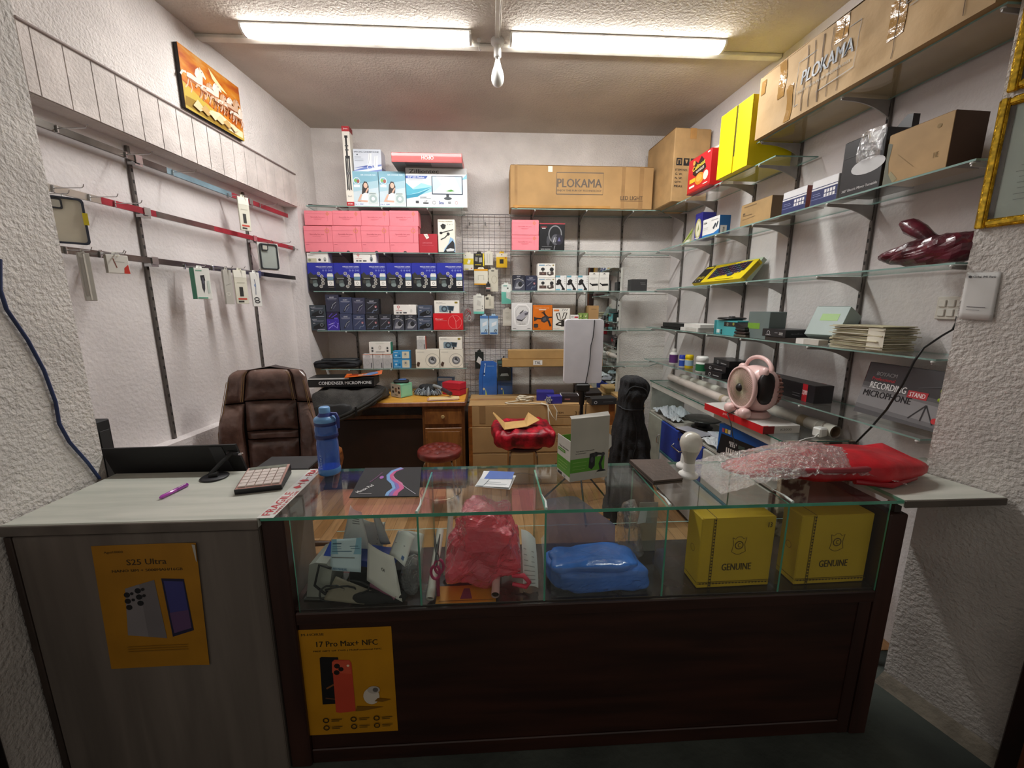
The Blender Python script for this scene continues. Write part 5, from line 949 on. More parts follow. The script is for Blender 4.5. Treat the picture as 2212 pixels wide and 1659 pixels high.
flat('grey_box', 'upright grey-green box with a bright green sticker', (1613, 726), (1658, 729), .150, .225, .10, col='#6c7a78', front=[('r', 0, .36, .58, .58, '#78a83a')], rough=.4)
flat('dark_slab', 'thin dark brown slab box under the black speaker box', (1652, 731), (1722, 738), .020, .24, .13, col='#393430', rough=.4)
flat('black_logo_box', 'black box with a white arched logo lying on the dark slab', (1646, 722), (1696, 726), .040, .245, .16, zs=z+.021, col='#2a292b', rough=.35, front=[('o', .28, .5, .28, .28, .06, '#c9c9cc'), ('t', 'audio', .28, .25, .16, '#c9c9cc', .22), ('r', .55, .52, .68, .6, '#8f8f92'), ('r', .74, .5, .9, .62, '#a9a9a6'), ('r', .74, .3, .9, .42, '#a9a9a6')], right=[('t', 'audio', .4, .5, .25, '#77777a', .4)])
flat('white_strip_box', 'small white and grey strip box at the shelf edge', (1719, 739), (1768, 742), .026, .245, .05, col='#c9c6bd', front=[('r', 0, 0, .36, 1, '#e8e7e2')])
a = PR(1753, 715, .2); 
t = pack('grey_box', 'tilted grey-green box with a green sticker leaning beside the paper stack', 'box', .15, .10, .15, (xr(1.86, .155), 1.86, z+.024), rz=RZR+.25, rx=-R(28), col='#8b9c97', front=[('r', .28, .5, .80, .74, '#7cab3c')], rough=.4)
t = thing('paper_stack', 'tall stack of yellowed paper sleeves on the right-wall shelf', 'paper stack', (xr(1.665, .13), 1.665, z), RZR)
random.seed(11)
for k in range(22):
    dx, dy, a_ = random.uniform(-.012, .012), random.uniform(-.01, .01), random.uniform(-.08, .08); ca, sa = cos(a_), sin(a_); ww, dd = .118, .075
    ze = k*.0046
    o = MB().prism([(dx+x*ca-y*sa, dy+x*sa+y*ca) for x, y in ((-ww, -dd), (ww, -dd), (ww, dd), (-ww, dd))], lambda u, v, q: (u, v, q), ze, ze+.0032).build('sleeve', M(['#cfc9ae', '#bdb596', '#d8d3bf', '#aea689'][k % 4], .8, var=.06), t)
MB().grid(lambda u, v: (.055+.07*u, -.079-.003*sin(3*u), .005+.088*v), 6, 5).build('torn_flap', M('#dcd8c8', .8), t)
# -- shelf RZ5: bottles
z = RZ5
def bottle(px, py, r, prof, parts, label):
    p = PR(px, py, .17); t = thing('pill_bottle', label, 'bottle', (p.x, p.y, z), RZR)
    for nm, pr_, col, rg in parts: MB().lathe(pr_, 22).build(nm, M(col, rg, var=.04), t)
    return t
bottle(1454, 790, 0, 0, [('body', [(.030, 0), (.034, .004), (.034, .085), (.028, .095), (.017, .100)], '#e6e6e2', .4), ('label', [(.0347, .014), (.0347, .080)], '#5c2f6e', .4), ('cap', [(.0185, .1005), (.0185, .125), (.016, .128), (.001, .128)], '#d9d8d2', .4)], 'white bottle with a purple label and grey cap on the low shelf')
bottle(1473, 796, 0, 0, [('body', [(.022, 0), (.025, .004), (.025, .062)], '#e3e6ea', .4), ('label', [(.0256, .006), (.0256, .052)], '#2b4fb0', .4), ('cap', [(.0262, .0625), (.0262, .088), (.023, .092), (.001, .092)], '#2a3fae', .35)], 'small white bottle with a blue cap behind the yellow-capped jar')
bottle(1487, 802, 0, 0, [('body', [(.026, 0), (.031, .004), (.031, .068), (.026, .073)], '#e3c514', .35), ('label', [(.0316, .024), (.0316, .066)], '#9cb9cf', .4), ('cap', [(.0275, .0735), (.031, .077), (.031, .098), (.025, .106), (.001, .107)], '#e8cc0c', .3)], 'small jar with a yellow cap and pale blue label')
bottle(1515, 804, 0, 0, [('body', [(.038, 0), (.042, .004), (.042, .070), (.038, .075)], '#e9eae6', .35), ('label', [(.0427, .010), (.0427, .060)], '#1f6a42', .4), ('cap', [(.039, .0755), (.0425, .079), (.0425, .106), (.036, .115), (.001, .116)], '#ecece8', .3)], 'wide white jar with a dark green label')
bl = [('o', .3, .42, .28, .28, .07, '#c9c9cc'), ('r', .5, .3, .85, .45, '#9a9a9c')]
flat('black_logo_box', 'bottom black logo box of the pile next to the jars', (1521, 826), (1556, 834), .040, .22, .13, col='#232224', front=bl, rough=.35)
flat('black_logo_box', 'middle black logo box of the pile next to the jars', (1521, 812), (1560, 820), .038, .21, .13, zs=z+.042, col='#272628', front=bl, rough=.35, rot=.12)
flat('black_logo_box', 'top black logo box of the pile next to the jars', (1536, 800), (1580, 806), .040, .18, .13, zs=z+.082, col='#252427', front=bl, rough=.35, rot=-.15, top=[('r', .1, .1, .9, .9, '#6f6f70')])
a = PR(1558, 834, .2); b = PR(1706, 862, .2); ww = .62
t = pack('long_black_box', 'long black box with red lettering lying behind the pink fan', 'box', ww, .10, .088, (xr(2.15, .13), 2.15, z), rz=RZR-.03, col='#232124', rough=.35, front=[('t', 'REDLINE', .16, .52, .42, '#c63a3c', .10, .25), ('r', .24, .4, .26, .5, '#8a8a8a'), ('r', .88, .0, .93, 1, '#b5252e'), ('t', 'ZQM01', .905, .5, .30, '#e6c6c6', .05), ('r', .78, .2, .86, .24, '#77777a'), ('r', .78, .35, .86, .38, '#77777a')], left=[('r', 0, 0, 1, 1, '#161416')], top=[('r', .88, 0, .93, 1, '#b5252e')])
t = pack('microphone_stand_box', 'dark grey recording stand microphone box leaning on the low right-wall shelf', 'box', .33, .055, .225, (xr(1.50, .13), 1.50, z+.0062), rz=RZR, rx=-R(12), col='#3a393b', rough=.35,
    front=[('p', [(0, 0), (1, 0), (1, .52), (0, .62)], '#59585a'), ('p', [(0, .10), (1, .05), (1, .46), (0, .54)], '#717072'), ('p', [(0, .18), (1, .12), (1, .40), (0, .50)], '#8c8b8d'), ('t', 'BOYACM', .26, .80, .07, '#8f8f90', .25), ('t', 'Professional', .24, .70, .06, '#b8323a', .28), ('t', 'RECORDING', .32, .575, .12, '#e6e6e6', .44), ('r', .565, .47, .78, .60, '#b8323a'), ('t', 'STAND', .672, .535, .08, '#f2e6e6', .17), ('t', 'MICROPHONE', .34, .41, .12, '#101012', .58), ('l', [(.80, .40), (.92, .10)], .02, '#2c2c2e'), ('l', [(.80, .40), (.66, .12)], .02, '#2c2c2e'), ('l', [(.80, .40), (.79, .12)], .02, '#2c2c2e'), ('l', [(.66, .66), (1, .78)], .02, '#4a4a4c'), ('e', .93, .17, .05, .05, '#c63a3c')], left=[('r', 0, 0, 1, 1, '#9a2530')])
MB().lathe([(.006, 0), (.013, .004), (.013, .012), (.008, .016), (.008, .034), (.013, .038), (.013, .048)], 14, (.148, -.0375, .11)).build('green_knob', M('#9ab52c', .4), t)

# ================================================================== FURNITURE BEHIND THE COUNTER
# ---- leather office chair
LEA = M('#705850', .26, var=.16, scale=10, bump=.35, bscale=22, coat=.4, dark='#533b32')
LEAD = M('#33221c', .45, var=.2)
STI = M('#8a6a3c', .7)
WOODC = wood('#7a4524', '#a5683a', (3, 3, 14), .35)
t = chair = thing('office_chair', 'brown leather executive chair with tan stitching behind the counter', 'chair', (-1.245, 2.20, 0), R(6))
def halfw(z):   # outline of the backrest
    if z > 1.10: return .205*sqrt(max(0, 1-((z-1.10)/.062)**2))**.55 if z < 1.162 else 0
    return .205+.055*min(1, (1.10-z)/.28)
def back_pt(s, z, lift=0):
    hw = halfw(z); x = s*hw
    y = .10+.18*(z-.6)*.55+.055*(x/.25)**2*-1 - lift
    return (x, y, z)
m = MB()
m.grid(lambda u, v: back_pt(-1+2*u, .56+.602*v, -.085*sqrt(max(0, 1-(-1+2*u)**4))), 24, 24)       # rear of the shell
m.build('back_shell', LEAD, t)
def pad(name, s0, s1, z0, z1, puff, nu=18, nv=18, wr=.004, seed=0, mat=LEA):
    def f(u, v):
        s = s0(v)+(s1(v)-s0(v))*u; z = z0+(z1-z0)*v
        e = (1-(2*u-1)**6)*(1-(2*v-1)**6)
        p = Vector(back_pt(s, z, 0))
        k = noise.fractal(Vector((p.x*16, z*16, seed)), 1, 2, 3)
        return (p.x, p.y-puff*e-wr*k*e-.002, z)
    mm = MB(); mm.grid(f, nu, nv); return mm.build(name, mat, t)
c = lambda q: (lambda v: q)
pad('head_pad', c(-.60), c(.60), .975, 1.150, .034, seed=1)
pad('head_bolster', c(-1), c(-.615), .965, 1.148, .026, 10, 16, seed=2)
pad('head_bolster', c(.615), c(1), .965, 1.148, .026, 10, 16, seed=3)
pad('centre_pad', lambda v: -.52-.06*v, lambda v: .52+.06*v, .80, .968, .036, wr=.008, seed=4)
pad('lumbar_band', c(-.52), c(.52), .752, .796, .030, seed=5)
pad('lower_pad', c(-.52), c(.52), .56, .748, .036, wr=.010, seed=6)
pad('side_bolster', c(-1), lambda v: -.535-.06*v, .56, .958, .045, 12, 24, wr=.007, seed=7)
pad('side_bolster', lambda v: .535+.06*v, c(1), .56, .958, .045, 12, 24, wr=.007, seed=8)
for s, z0, z1 in ((-.62, .975, 1.14), (-.58, .975, 1.14), (.60, .975, 1.14), (.56, .975, 1.14), (-.97, .62, 1.09), (-.93, .62, 1.09), (.97, .62, 1.09), (.93, .62, 1.09)):
    MB().tube([(lambda p: (p[0], p[1]-.030-.006*(abs(s) < .9), p[2]))(back_pt(s, z0+(z1-z0)*k/10)) for k in range(11)], .0016, 4).build('stitching', STI, t)
MB().cbox(-.26, .26, -.42, .12, .42, .53, .03).build('seat', LEA, t)
for s in (-1, 1):
    MB().tube([(s*.29, .16, .40), (s*.345, .14, .60), (s*.36, .05, .675), (s*.36, -.12, .69), (s*.355, -.25, .672), (s*.33, -.30, .62), (s*.29, -.26, .42)], [.016, .02, .024, .026, .024, .02, .016], 8).build('armrest', WOODC, t)
MB().lathe([(.03, .12), (.03, .40), (.05, .42)], 14).build('gas_lift', STEEL, t)
for k in range(5):
    a = 2*pi*k/5+.3; lg = MB().tube([(0, 0, .12), (.15*cos(a), .15*sin(a), .10), (.29*cos(a), .29*sin(a), .065)], [.025, .02, .014], 8).build('base_leg', M('#5a3a22', .4), t)
    MB().lathe([(.024, -.012), (.027, 0), (.024, .012)], 12, (.29*cos(a), .29*sin(a), .031), 'x').build('caster', BLACK, lg)
# ---- desk
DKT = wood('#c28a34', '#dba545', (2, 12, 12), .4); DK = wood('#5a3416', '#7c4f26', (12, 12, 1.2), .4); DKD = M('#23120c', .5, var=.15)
t = desk = thing('wooden_desk', 'brown wooden desk with a drawer pedestal under the left back shelves', 'desk', (-.815, 3.44, 0))
MB().cbox(-.61, .605, -.285, .288, .722, .748, .004).build('desk_top', DKT, t)
MB().cbox(-.618, .613, -.298, -.285, .716, .751, .005).build('front_edging', wood('#6f3f26', '#8f5a3a', (12, 2, 2), .4), t)
MB().cbox(.605, .615, -.285, .288, .716, .751, .003).build('side_edging', DK, t)
MB().cbox(.262, .60, -.27, .28, .0, .72, .004).build('pedestal', DK, t)
dr = MB().cbox(.282, .580, -.284, -.271, .565, .695, .004).build('drawer', wood('#6a3f1c', '#8d5c2c', (10, 3, 3), .4), t)
MB().lathe([(.012, -.302), (.016, -.296), (.009, -.290), (.008, -.285)], 14, (.43, 0, .63), 'y').build('knob', M('#a58a5c', .35), dr)
dr = MB().cbox(.282, .580, -.284, -.271, .03, .535, .004).build('door', wood('#6a3f1c', '#8d5c2c', (3, 3, 10), .4), t)
MB().cbox(.30, .562, -.287, -.284, .06, .505, .001).build('door_panel', wood('#74491f', '#96622f', (9, 3, 1), .4), dr)
MB().cbox(-.60, -.575, -.27, .28, 0, .72, .003).build('side_panel', DK, t)
MB().cbox(-.575, .262, -.24, -.225, .0, .60, .003).build('modesty_panel', DKD, t)  # near-black and set forward: its colour supplies the shade of the kneehole
MB().cbox(-.575, .262, -.262, -.245, .610, .640, .003).build('rail', wood('#4f3016', '#6b4420', (12, 3, 3), .45), t)
# on the desk
t = thing('backpack', 'black fabric backpack lying on the desk under the microphone box', 'backpack', (-1.12, 3.24, .752))
BF = M('#3b3936', .75, var=.2, scale=14, bump=.4, bscale=160)
def sag(q):
    over = max(0, -.118-q.y)          # the part that hangs over the desk's front edge
    if q.y > -.118: return Vector((q.x, q.y, max(q.z, -.052)))
    return Vector((q.x, q.y, q.z-min(.11, 1.6*over)*(1 if q.x < .12 else .5)))
MB().blob((0, 0, .054), (.27, .20, .054), .5, .6, 64, 26, .034, 8, 2, fn=sag).build('body', BF, t)
MB().blob((-.07, -.20, -.030), (.14, .02, .050), .35, .5, 36, 16, .012, 14, 6).build('front_pocket', M('#3a3b3c', .7, var=.15), t)
for k, dz in ((0, .0), (1, -.02)):
    MB().tube([(.25, .04-.03*k, .085), (.255, -.10, .075+dz), (.18, -.20, .025+dz), (.05, -.235, -.045+dz), (-.06, -.235, -.09+dz)], [.016, .017, .017, .016, .012], 8).build('strap', M(['#24231f', '#33312c'][k], .7, var=.2), t)
MB().cbox(.10, .116, -.250, -.243, -.055, .010, .002).build('buckle', BLACK, t)
p0 = PZ(666, 855, .86)
pack('microphone_box', 'flat black condenser microphone box lying on the backpack', 'box', .50, .19, .072, (-1.175, 3.27, .878), rz=R(3), col='#1c1c1c', rough=.35, front=[('t', 'CONDENSER MICROPHONE', .56, .45, .34, '#ececec', .80), ('r', 0, .85, .62, 1, '#d9d9d6')], top=[('r', 0, 0, .66, .16, '#dcdcd8'), ('t', 'BM-800', .7, .7, .12, '#8f8f8f', .1)], left=[('r', .0, .0, 1, 1, '#77746c')])
t = thing('magazine', 'orange printed booklet lying on the microphone box', 'booklet', (-1.02, 3.27, .952), R(12))
MB().grid(lambda u, v: (-.14+.28*u, -.09+.18*v, .002+.022*u*u+.004*sin(5*u+2*v)), 14, 8).build('cover', M('#d8631c', .4, var=.1), t)
printed('print', t, [('p', [(.45, .2), (.5, .6), (.62, .95), (.85, .85), (.9, .4), (.7, .1)], '#5f7fb0'), ('p', [(.1, .3), (.35, .4), (.35, .65), (.12, .6)], '#a8371c'), ('r', .15, .7, .42, .85, '#3a2a1c'), ('e', .42, .35, .12, .1, '#f0d9b8'), ('p', [(.5, .3), (.62, .45), (.55, .6)], '#e8b04a')], lambda x, y, e: (-.14+x, -.09+y, .0035+.022*(x/.28)**2+.004*sin(5*x/.28+2*y/.18)+e), .28, .18)
a = PZ(860, 858, .752)
pack('speaker_box', 'cream and mint green box standing on the desk left of the duster', 'box', .125, .125, .112, (a.x+.02, a.y+.06, .752), rz=R(42), col='#7fc3a2', left=[] , front=[('r', .0, .0, 1, 1, '#c9bfae'), ('e', .22, .7, .09, .09, '#2c2826'), ('e', .22, .38, .11, .11, '#3c3634'), ('e', .82, .7, .09, .09, '#2c2826'), ('e', .82, .38, .11, .11, '#3c3634'), ('r', .42, .4, .62, .7, '#8f6a50'), ('r', .38, .12, .68, .2, '#8a8478')], right=[('r', .1, .1, .9, .85, '#8fd0ae')]).rotation_euler.z = R(-38)
t = thing('black_pouch', 'small black pouch with a blue patch on the cream and mint box', 'pouch', (a.x+.02, a.y+.06, .866), R(10))
MB().blob((0, 0, .012), (.065, .05, .011), .5, .5, 24, 8, .003, 20).build('pouch', M('#1f2022', .6, var=.2), t)
MB().blob((.01, .005, .025), (.035, .025, .006), .6, .6, 16, 6).build('blue_patch', M('#3c5f9a', .6), t)
# duster
a = PZ(915, 856, .752)
t = thing('microfibre_duster', 'grey fringed duster with a dark handle lying on the desk', 'duster', (a.x+.045, a.y+.10, .752), R(-20))
random.seed(5)
DG = [M('#7d858c', .9, var=.1), M('#a3aab0', .9, var=.1), M('#5a6066', .9, var=.1)]
MB().blob((-.02, 0, .050), (.085, .055, .034), .8, .8, 22, 10, .01, 20).build('head_pad', M('#26282b', .8, var=.2), t)
fr_ = [MB(), MB(), MB()]
for k in range(190):
    a_ = random.uniform(0, 2*pi); r0 = random.uniform(.4, 1.0); x = -.02+.09*cos(a_)*r0; y = .065*sin(a_)*r0-.01; L_ = random.uniform(.03, .055); zz0 = random.uniform(.03, .075)*(1.25-r0*.6)
    fr_[k % 3].tube([(x, y, zz0), (x+.6*L_*cos(a_), y+.6*L_*sin(a_), zz0*.7+.006), (x+L_*cos(a_), y+L_*sin(a_), .006)], [.0035, .004, .003], 5)
for k in range(3): fr_[k].build('fringe', DG[k], t)['kind'] = 'stuff'
MB().tube([(.04, -.01, .075), (.12, -.05, .070), (.155, -.07, .062)], [.016, .013, .013], 10).build('handle_neck', M('#8a8f92', .6), t)
MB().tube([(.15, -.068, .063), (.25, -.12, .040)], [.017, .018], 12).build('handle', M('#38242c', .4), t)
a = PZ(948, 866, .752)
t = thing('paper_sheet', 'tan paper folder lying flat under the duster handle', 'paper', (a.x+.03, a.y+.06, .752), R(8))
MB().cbox(-.13, .12, -.045, .05, .0, .005, .001).build('lower_sheet', M('#b98f7c', .7), t)
MB().cbox(-.115, .13, -.035, .06, .0052, .009, .001).build('upper_sheet', M('#d8bf8c', .7), t)
a = PZ(985, 852, .752)
pack('red_gift_box', 'bright red two-part gift box on the desk corner', 'box', .175, .11, .105, (-.315, 3.46, .752), rz=R(-28), col='#bf1f33', rough=.55, front=[('r', 0, .46, 1, .50, '#7c1220')], right=[('r', 0, .46, 1, .50, '#6c0f1c')])
pack('blue_white_box', 'pale blue and white box standing behind the red gift box', 'box', .15, .05, .125, (-.40, 3.60, .752), rz=R(-8), col='#6f93bd', front=[('r', .06, .75, .9, .95, '#d9e0e8'), ('r', .2, .1, .8, .6, '#b9c6d6')])
# ---- stools
def legs(t, rt, rbm, ztop, n, mat, r=.008, ring=None):
    for k in range(n):
        a = 2*pi*k/n+pi/4
        MB().tube([(rt*.55*cos(a), rt*.55*sin(a), ztop-.004), (rt*cos(a), rt*sin(a), ztop-.012), ((rt+.012)*cos(a), (rt+.012)*sin(a), ztop-.05), (rbm*cos(a), rbm*sin(a), 0.004)], r, 8).build('leg', mat, t)
    if ring:
        MB().tube([((rt+(rbm-rt)*.5)*cos(2*pi*k/24), (rt+(rbm-rt)*.5)*sin(2*pi*k/24), ring) for k in range(24)], .005, 6, closed=True).build('foot_ring', mat, t)
t = thing('round_stool', 'round stool with a tufted dark red leather seat', 'stool', (-.372, 2.79, .004))
LR = M('#6f2a24', .3, var=.2, scale=12, coat=.3, bump=.2, bscale=40)
tuft = [(r_*cos(2*pi*k/n+o_), r_*sin(2*pi*k/n+o_)) for r_, n, o_ in ((0, 1, 0), (.062, 6, 0), (.112, 10, .3)) for k in range(n)]
def seat(u, v):
    a = 2*pi*u; r_ = .155*sin(pi*.5*min(1, v*1.25)) if v < .8 else .155-.0*(v-.8)
    x, y = r_*cos(a), r_*sin(a)
    z = .505-.020*(r_/.155)**4 if v < .8 else .485-.045*(v-.8)/.2
    if v < .8: z -= sum(.016*math.exp(-((x-p)**2+(y-q)**2)/.00018) for p, q in tuft)
    return (x*(1.03 if v > .8 and v < .97 else 1), y*(1.03 if v > .8 and v < .97 else 1), z)
m = MB(); m.grid(seat, 48, 26, wrapu=True); m.build('seat', LR, t)
MB().lathe([(.001, .436), (.15, .437), (.152, .444)], 28).build('seat_base', M('#2a1a14', .6), t)
for p, q in tuft: MB().lathe([(.005, -.002), (.006, .001), (.001, .003)], 8, (p, q, .489)).build('button', LR, t)
GOLD = M('#b9a284', .25, .85)
legs(t, .13, .165, .437, 4, GOLD, .0075, .16)
t = thing('metal_stool', 'metal stool with pale legs under the red velvet cushion', 'stool', (.235, 2.89, .004))
MB().lathe([(.001, .455), (.13, .455), (.155, .465), (.155, .485), (.14, .495), (.001, .497)], 28).build('seat', M('#3a1820', .5, var=.15), t)
legs(t, .13, .16, .457, 4, GOLD, .0075, .18)
t = thing('velvet_cushion', 'square crimson velvet cushion lying on the metal stool', 'cushion', (.235, 2.885, .502), R(4))
VEL = M('#b00d28', .42, var=.35, scale=16, bump=.6, bscale=26, sheen=.0, dark='#5a0614')
def cush(q):
    e = 1.0-.25*max(0, abs(q.x)/.225-.75)*3*(abs(q.z)/.07)
    return Vector((q.x, q.y, max(q.z*e, -.060)+.010*sin(q.x*70)*sin(q.y*70)*(1 if q.z > 0 else .4)+.007*sin(q.x*60)*(abs(q.y) > .15)))
MB().blob((0, 0, .068), (.225, .20, .072), .42, .35, 72, 30, .008, 12, 3, fn=cush).build('cushion_body', VEL, t)
t = thing('cardboard_offcut', 'creased piece of cardboard lying on the red cushion', 'cardboard', (.19, 2.83, .650), R(6))
CBI = M('#c79f63', .85, var=.05)
m = MB(); f = lambda u, v, q: (u, v, q)
m.add([(-.17, .05, .085), (-.105, -.10, .0), (-.085, .04, .012), (-.165, .06, .088)], [(0, 1, 2, 3)])
m.add([(-.105, -.10, .0), (.055, -.09, .012), (.06, .04, .02), (-.085, .04, .012)], [(0, 1, 2, 3)])
m.add([(.055, -.09, .012), (.165, -.02, .035), (.105, .11, .062), (.06, .04, .02)], [(0, 1, 2, 3)])
o = m.build('sheet', CBI, t); sd = o.modifiers.new('thick', 'SOLIDIFY'); sd.thickness = .004
# ---- cartons
CM2 = M('#b08c5c', .82, var=.09, scale=3); ORT = M('#9a5a22', .45, var=.2, scale=14)
zs = [(.004, .288), (.290, .515), (.517, .700)]
lab = ['lowest of the three wide brown cartons stacked against the back wall', 'middle one of the three wide brown cartons stacked against the back wall', 'top one of the three wide brown cartons, carrying gadget boxes']
for (z0, z1), l in zip(zs, lab):
    dx = .01*(z0 > .5); w = 1.22
    t = pack('wide_carton', l, 'carton', w, .44, z1-z0, (.425, 3.43+dx, z0), mat=CM2, c=.008, group='wide cartons', front=[('t', 'ITEM', .62, .62, .09, '#6b5030', .05), ('r', .60, .48, .72, .50, '#7a5c38'), ('r', .60, .40, .70, .42, '#7a5c38'), ('t', '31', .74, .6, .16, '#6b5030', .03)])
    MB().box(-w/2-.0012, -w/2+.03, -.2212, -.2203, .0, (z1-z0)).build('tape', ORT, t)
    if z0 > .5:
        MB().box(w/2-.05, w/2+.0012, -.2214, -.2204, .0, (z1-z0)).build('tape', ORT, t)
        MB().box(-w/2, w/2, -.03, .03, (z1-z0)+.0008, (z1-z0)+.0018).build('tape', M('#a87c48', .35, var=.1), t)
        MB().box(-w/2+.09, -w/2+.14, -.2214, -.2204, .03, (z1-z0)).build('stain', M('#8a6a42', .8), t)
pack('corner_carton', 'brown carton standing in the corner behind the black jacket', 'carton', .26, .30, .655, (1.22, 3.52, .004), mat=CM2, c=.006)
pack('corner_carton', 'pale brown carton on top of the corner carton, behind the jacket', 'carton', .22, .22, .05, (1.24, 3.55, .661), mat=M('#c09a62', .8, var=.06), c=.004)
zt = .702
pack('blue_box', 'blue patterned box lying on the wide cartons behind its twin', 'box', .15, .12, .075, (.475, 3.42, zt), rz=R(-6), col='#2f2c86', top=[('p', [(.3, .2), (.5, .8), (.9, .7), (.8, .2)], '#b8b27a')])
pack('blue_box', 'blue patterned box in front of its twin on the wide cartons', 'box', .115, .09, .062, (.535, 3.29, zt), rz=R(4), col='#34318f', top=[('p', [(.1, .4), (.4, .9), (.9, .7), (.7, .3)], '#c2bb7c')], front=[('r', .1, .2, .9, .24, '#5a58b0')])
pack('white_gadget_box', 'black box with a white printed lid on the wide cartons', 'box', .155, .12, .055, (.675, 3.35, zt), rz=R(-4), col='#2a2224', top=[('r', 0, 0, 1, 1, '#dcdde0'), ('l', [(.3, .5), (.6, .6), (.8, .5)], .06, '#5a5a5e')], front=[('r', .2, .4, .5, .6, '#8a5a5a')])
pack('black_gadget_box', 'black gadget box with a red edge leaning behind the stand pole', 'box', .18, .11, .06, (.865, 3.42, zt+.018), rz=R(8), rx=R(14), col='#262124', front=[('r', .35, .05, 1, .45, '#5c1c26'), ('o', .14, .5, .2, .2, .06, '#c9c9cc')], top=[('r', .1, .1, .9, .9, '#5c6468')])
pack('black_logo_box', 'black box with a grey lid on the right end of the wide cartons', 'box', .22, .12, .052, (.93, 3.25, zt), rz=R(6), col='#2c2a2a', front=[('o', .16, .42, .25, .25, .08, '#c9c9cc'), ('r', .45, .4, .85, .48, '#6a6868')], top=[('p', [(.1, .15), (.25, .85), (.9, .85), (.85, .15)], '#a9aca6')])
t = thing('white_cable_coil', 'coil of off-white cable with a loose end on the wide cartons', 'cable', (.29, 3.36, zt))
WC = M('#d6cdb8', .6)
random.seed(3)
pts = [(.065*cos(k*.55)*(1+.25*sin(k*1.7)), .05*sin(k*.55)*(1+.2*cos(k*1.3)), .006+.0012*k*.6+.004*sin(k*2.1)**2) for k in range(46)]
MB().tube(pts, .0055, 6).build('coil', WC, t)
MB().tube([(-.05, -.02, .008), (-.13, -.06, .007), (-.17, -.09, .007), (-.14, -.125, .007), (-.06, -.12, .007), (.05, -.11, .007), (.12, -.13, .007), (.18, -.152, .0), (.185, -.163, -.10), (.20, -.167, -.19)], .005, 6).build('loose_end', WC, t)
MB().tube([(.13, -.11, .008), (.17, -.150, .004), (.215, -.163, -.09), (.25, -.166, -.13), (.255, -.164, -.05), (.225, -.155, .003)], .0045, 6).build('loop', WC, t)
t = thing('silver_trinket', 'star-shaped silver trinket hanging on the front blue box', 'trinket', (.478, 3.232, zt))
MB().prism([((.035 if k % 2 == 0 else .022)*cos(2*pi*k/12), .036+(.035 if k % 2 == 0 else .022)*sin(2*pi*k/12)) for k in range(12)], lambda u, v, q: (u, q, v), 0, .006).build('star', M('#d3d3d6', .3, .3, var=.1), t)
printed('print', t, [('o', .5, .5, .35, .35, .1, '#55555c'), ('e', .5, .5, .12, .12, '#8a8a92')], lambda x, y, e: (x-.03, -e, .006+y), .06, .06)
# ---- LED light panel on its stand
t = thing('led_light_panel', 'white rectangular LED photo light panel on a black stand', 'light panel', (.655, 2.80, .004))
def rrect(w, h, r, n=5): return [(sx*(w/2-r)+r*cos(R(a0+90*k/n)), sz*(h/2-r)+r*sin(R(a0+90*k/n))) for sx, sz, a0 in ((1, 1, 0), (-1, 1, 90), (-1, -1, 180), (1, -1, 270)) for k in range(n+1)]
MB().prism(rrect(.268, .445, .018), lambda u, v, q: (u, q, v+1.183), -.016, .016).build('panel', M('#dcdbe2', .5, var=.03), t)
MB().prism(rrect(.274, .451, .02), lambda u, v, q: (u, q, v+1.183), -.006, .018).build('rim', M('#e6e6ea', .5), t)
MB().tube([(.068, -.018, 1.404), (.066, -.020, 1.36), (.060, -.020, 1.28), (.048, -.020, 1.23), (.044, -.020, 1.12), (.032, -.020, 1.03), (.020, -.018, .962), (.03, -.012, .80), (.028, .0, .5)], .0028, 6).build('power_cable', BLACK, t)
MB().cbox(-.05, .05, -.03, .03, .90, .955, .008).build('mount', BLACK, t)
MB().lathe([(.016, .80), (.022, .82), (.022, .90)], 14).build('ball_head', BLACK, t)
MB().tube([(.02, -.02, .86), (.055, -.03, .862)], .007, 8).build('tightening_knob', BLACK, t)
MB().tube([(0, 0, .30), (0, 0, .82)], .0125, 12).build('pole', M('#1b1b1d', .35, .3), t)
MB().lathe([(.02, .28), (.024, .30), (.024, .35), (.018, .37)], 14).build('collar', BLACK, t)
for k in range(3):
    a = 2*pi*k/3+.5; MB().tube([(.02*cos(a), .02*sin(a), .31), (.28*cos(a), .28*sin(a), .01)], .007, 8).build('stand_leg', BLACK, t)
# ---- jacket
t = thing('black_jacket', 'black hooded jacket draped upright beside the right showcase', 'jacket', (.955, 2.62, .004))
JM = M('#1d1e21', .85, var=.25, scale=8, bump=.4, bscale=120)
PRF = [(1.035, -.045, .045, .05), (1.022, -.068, .072, .075), (.99, -.075, .100, .09), (.955, -.078, .116, .095), (.92, -.082, .100, .095), (.88, -.086, .076, .09), (.84, -.086, .072, .085), (.80, -.088, .076, .09), (.70, -.102, .092, .10), (.55, -.118, .125, .115), (.42, -.124, .148, .125), (.20, -.130, .160, .13), (.004, -.130, .165, .13)]
def jk(u, v):
    z = PRF[-1][0]+(PRF[0][0]-PRF[-1][0])*v; a = 2*pi*u
    for p, q in zip(PRF[:-1], PRF[1:]):
        if p[0] >= z >= q[0]-1e-9: k = (z-q[0])/(p[0]-q[0]); break
    l, r_, d = (q[i]+(p[i]-q[i])*k for i in (1, 2, 3))
    ca, sa = math.copysign(abs(cos(a))**.75, cos(a)), math.copysign(abs(sin(a))**.75, sin(a))
    low = max(0, min(1, (.80-z)/.4))
    f = low*(.012*sin(9*a+2*z)+.007*sin(17*a))+(.010+.010*low)*noise.fractal(Vector((3*cos(a), 3*sin(a), 9*z)), 1, 2, 3)
    x = (l+r_)/2+((r_-l)/2+f)*ca; y = (d+f)*sa
    if z > .86: y += .008*sin(60*z+8*x)*(sa < 0)
    return (x, y, z)
m = MB(); m.grid(jk, 80, 60, wrapu=True)
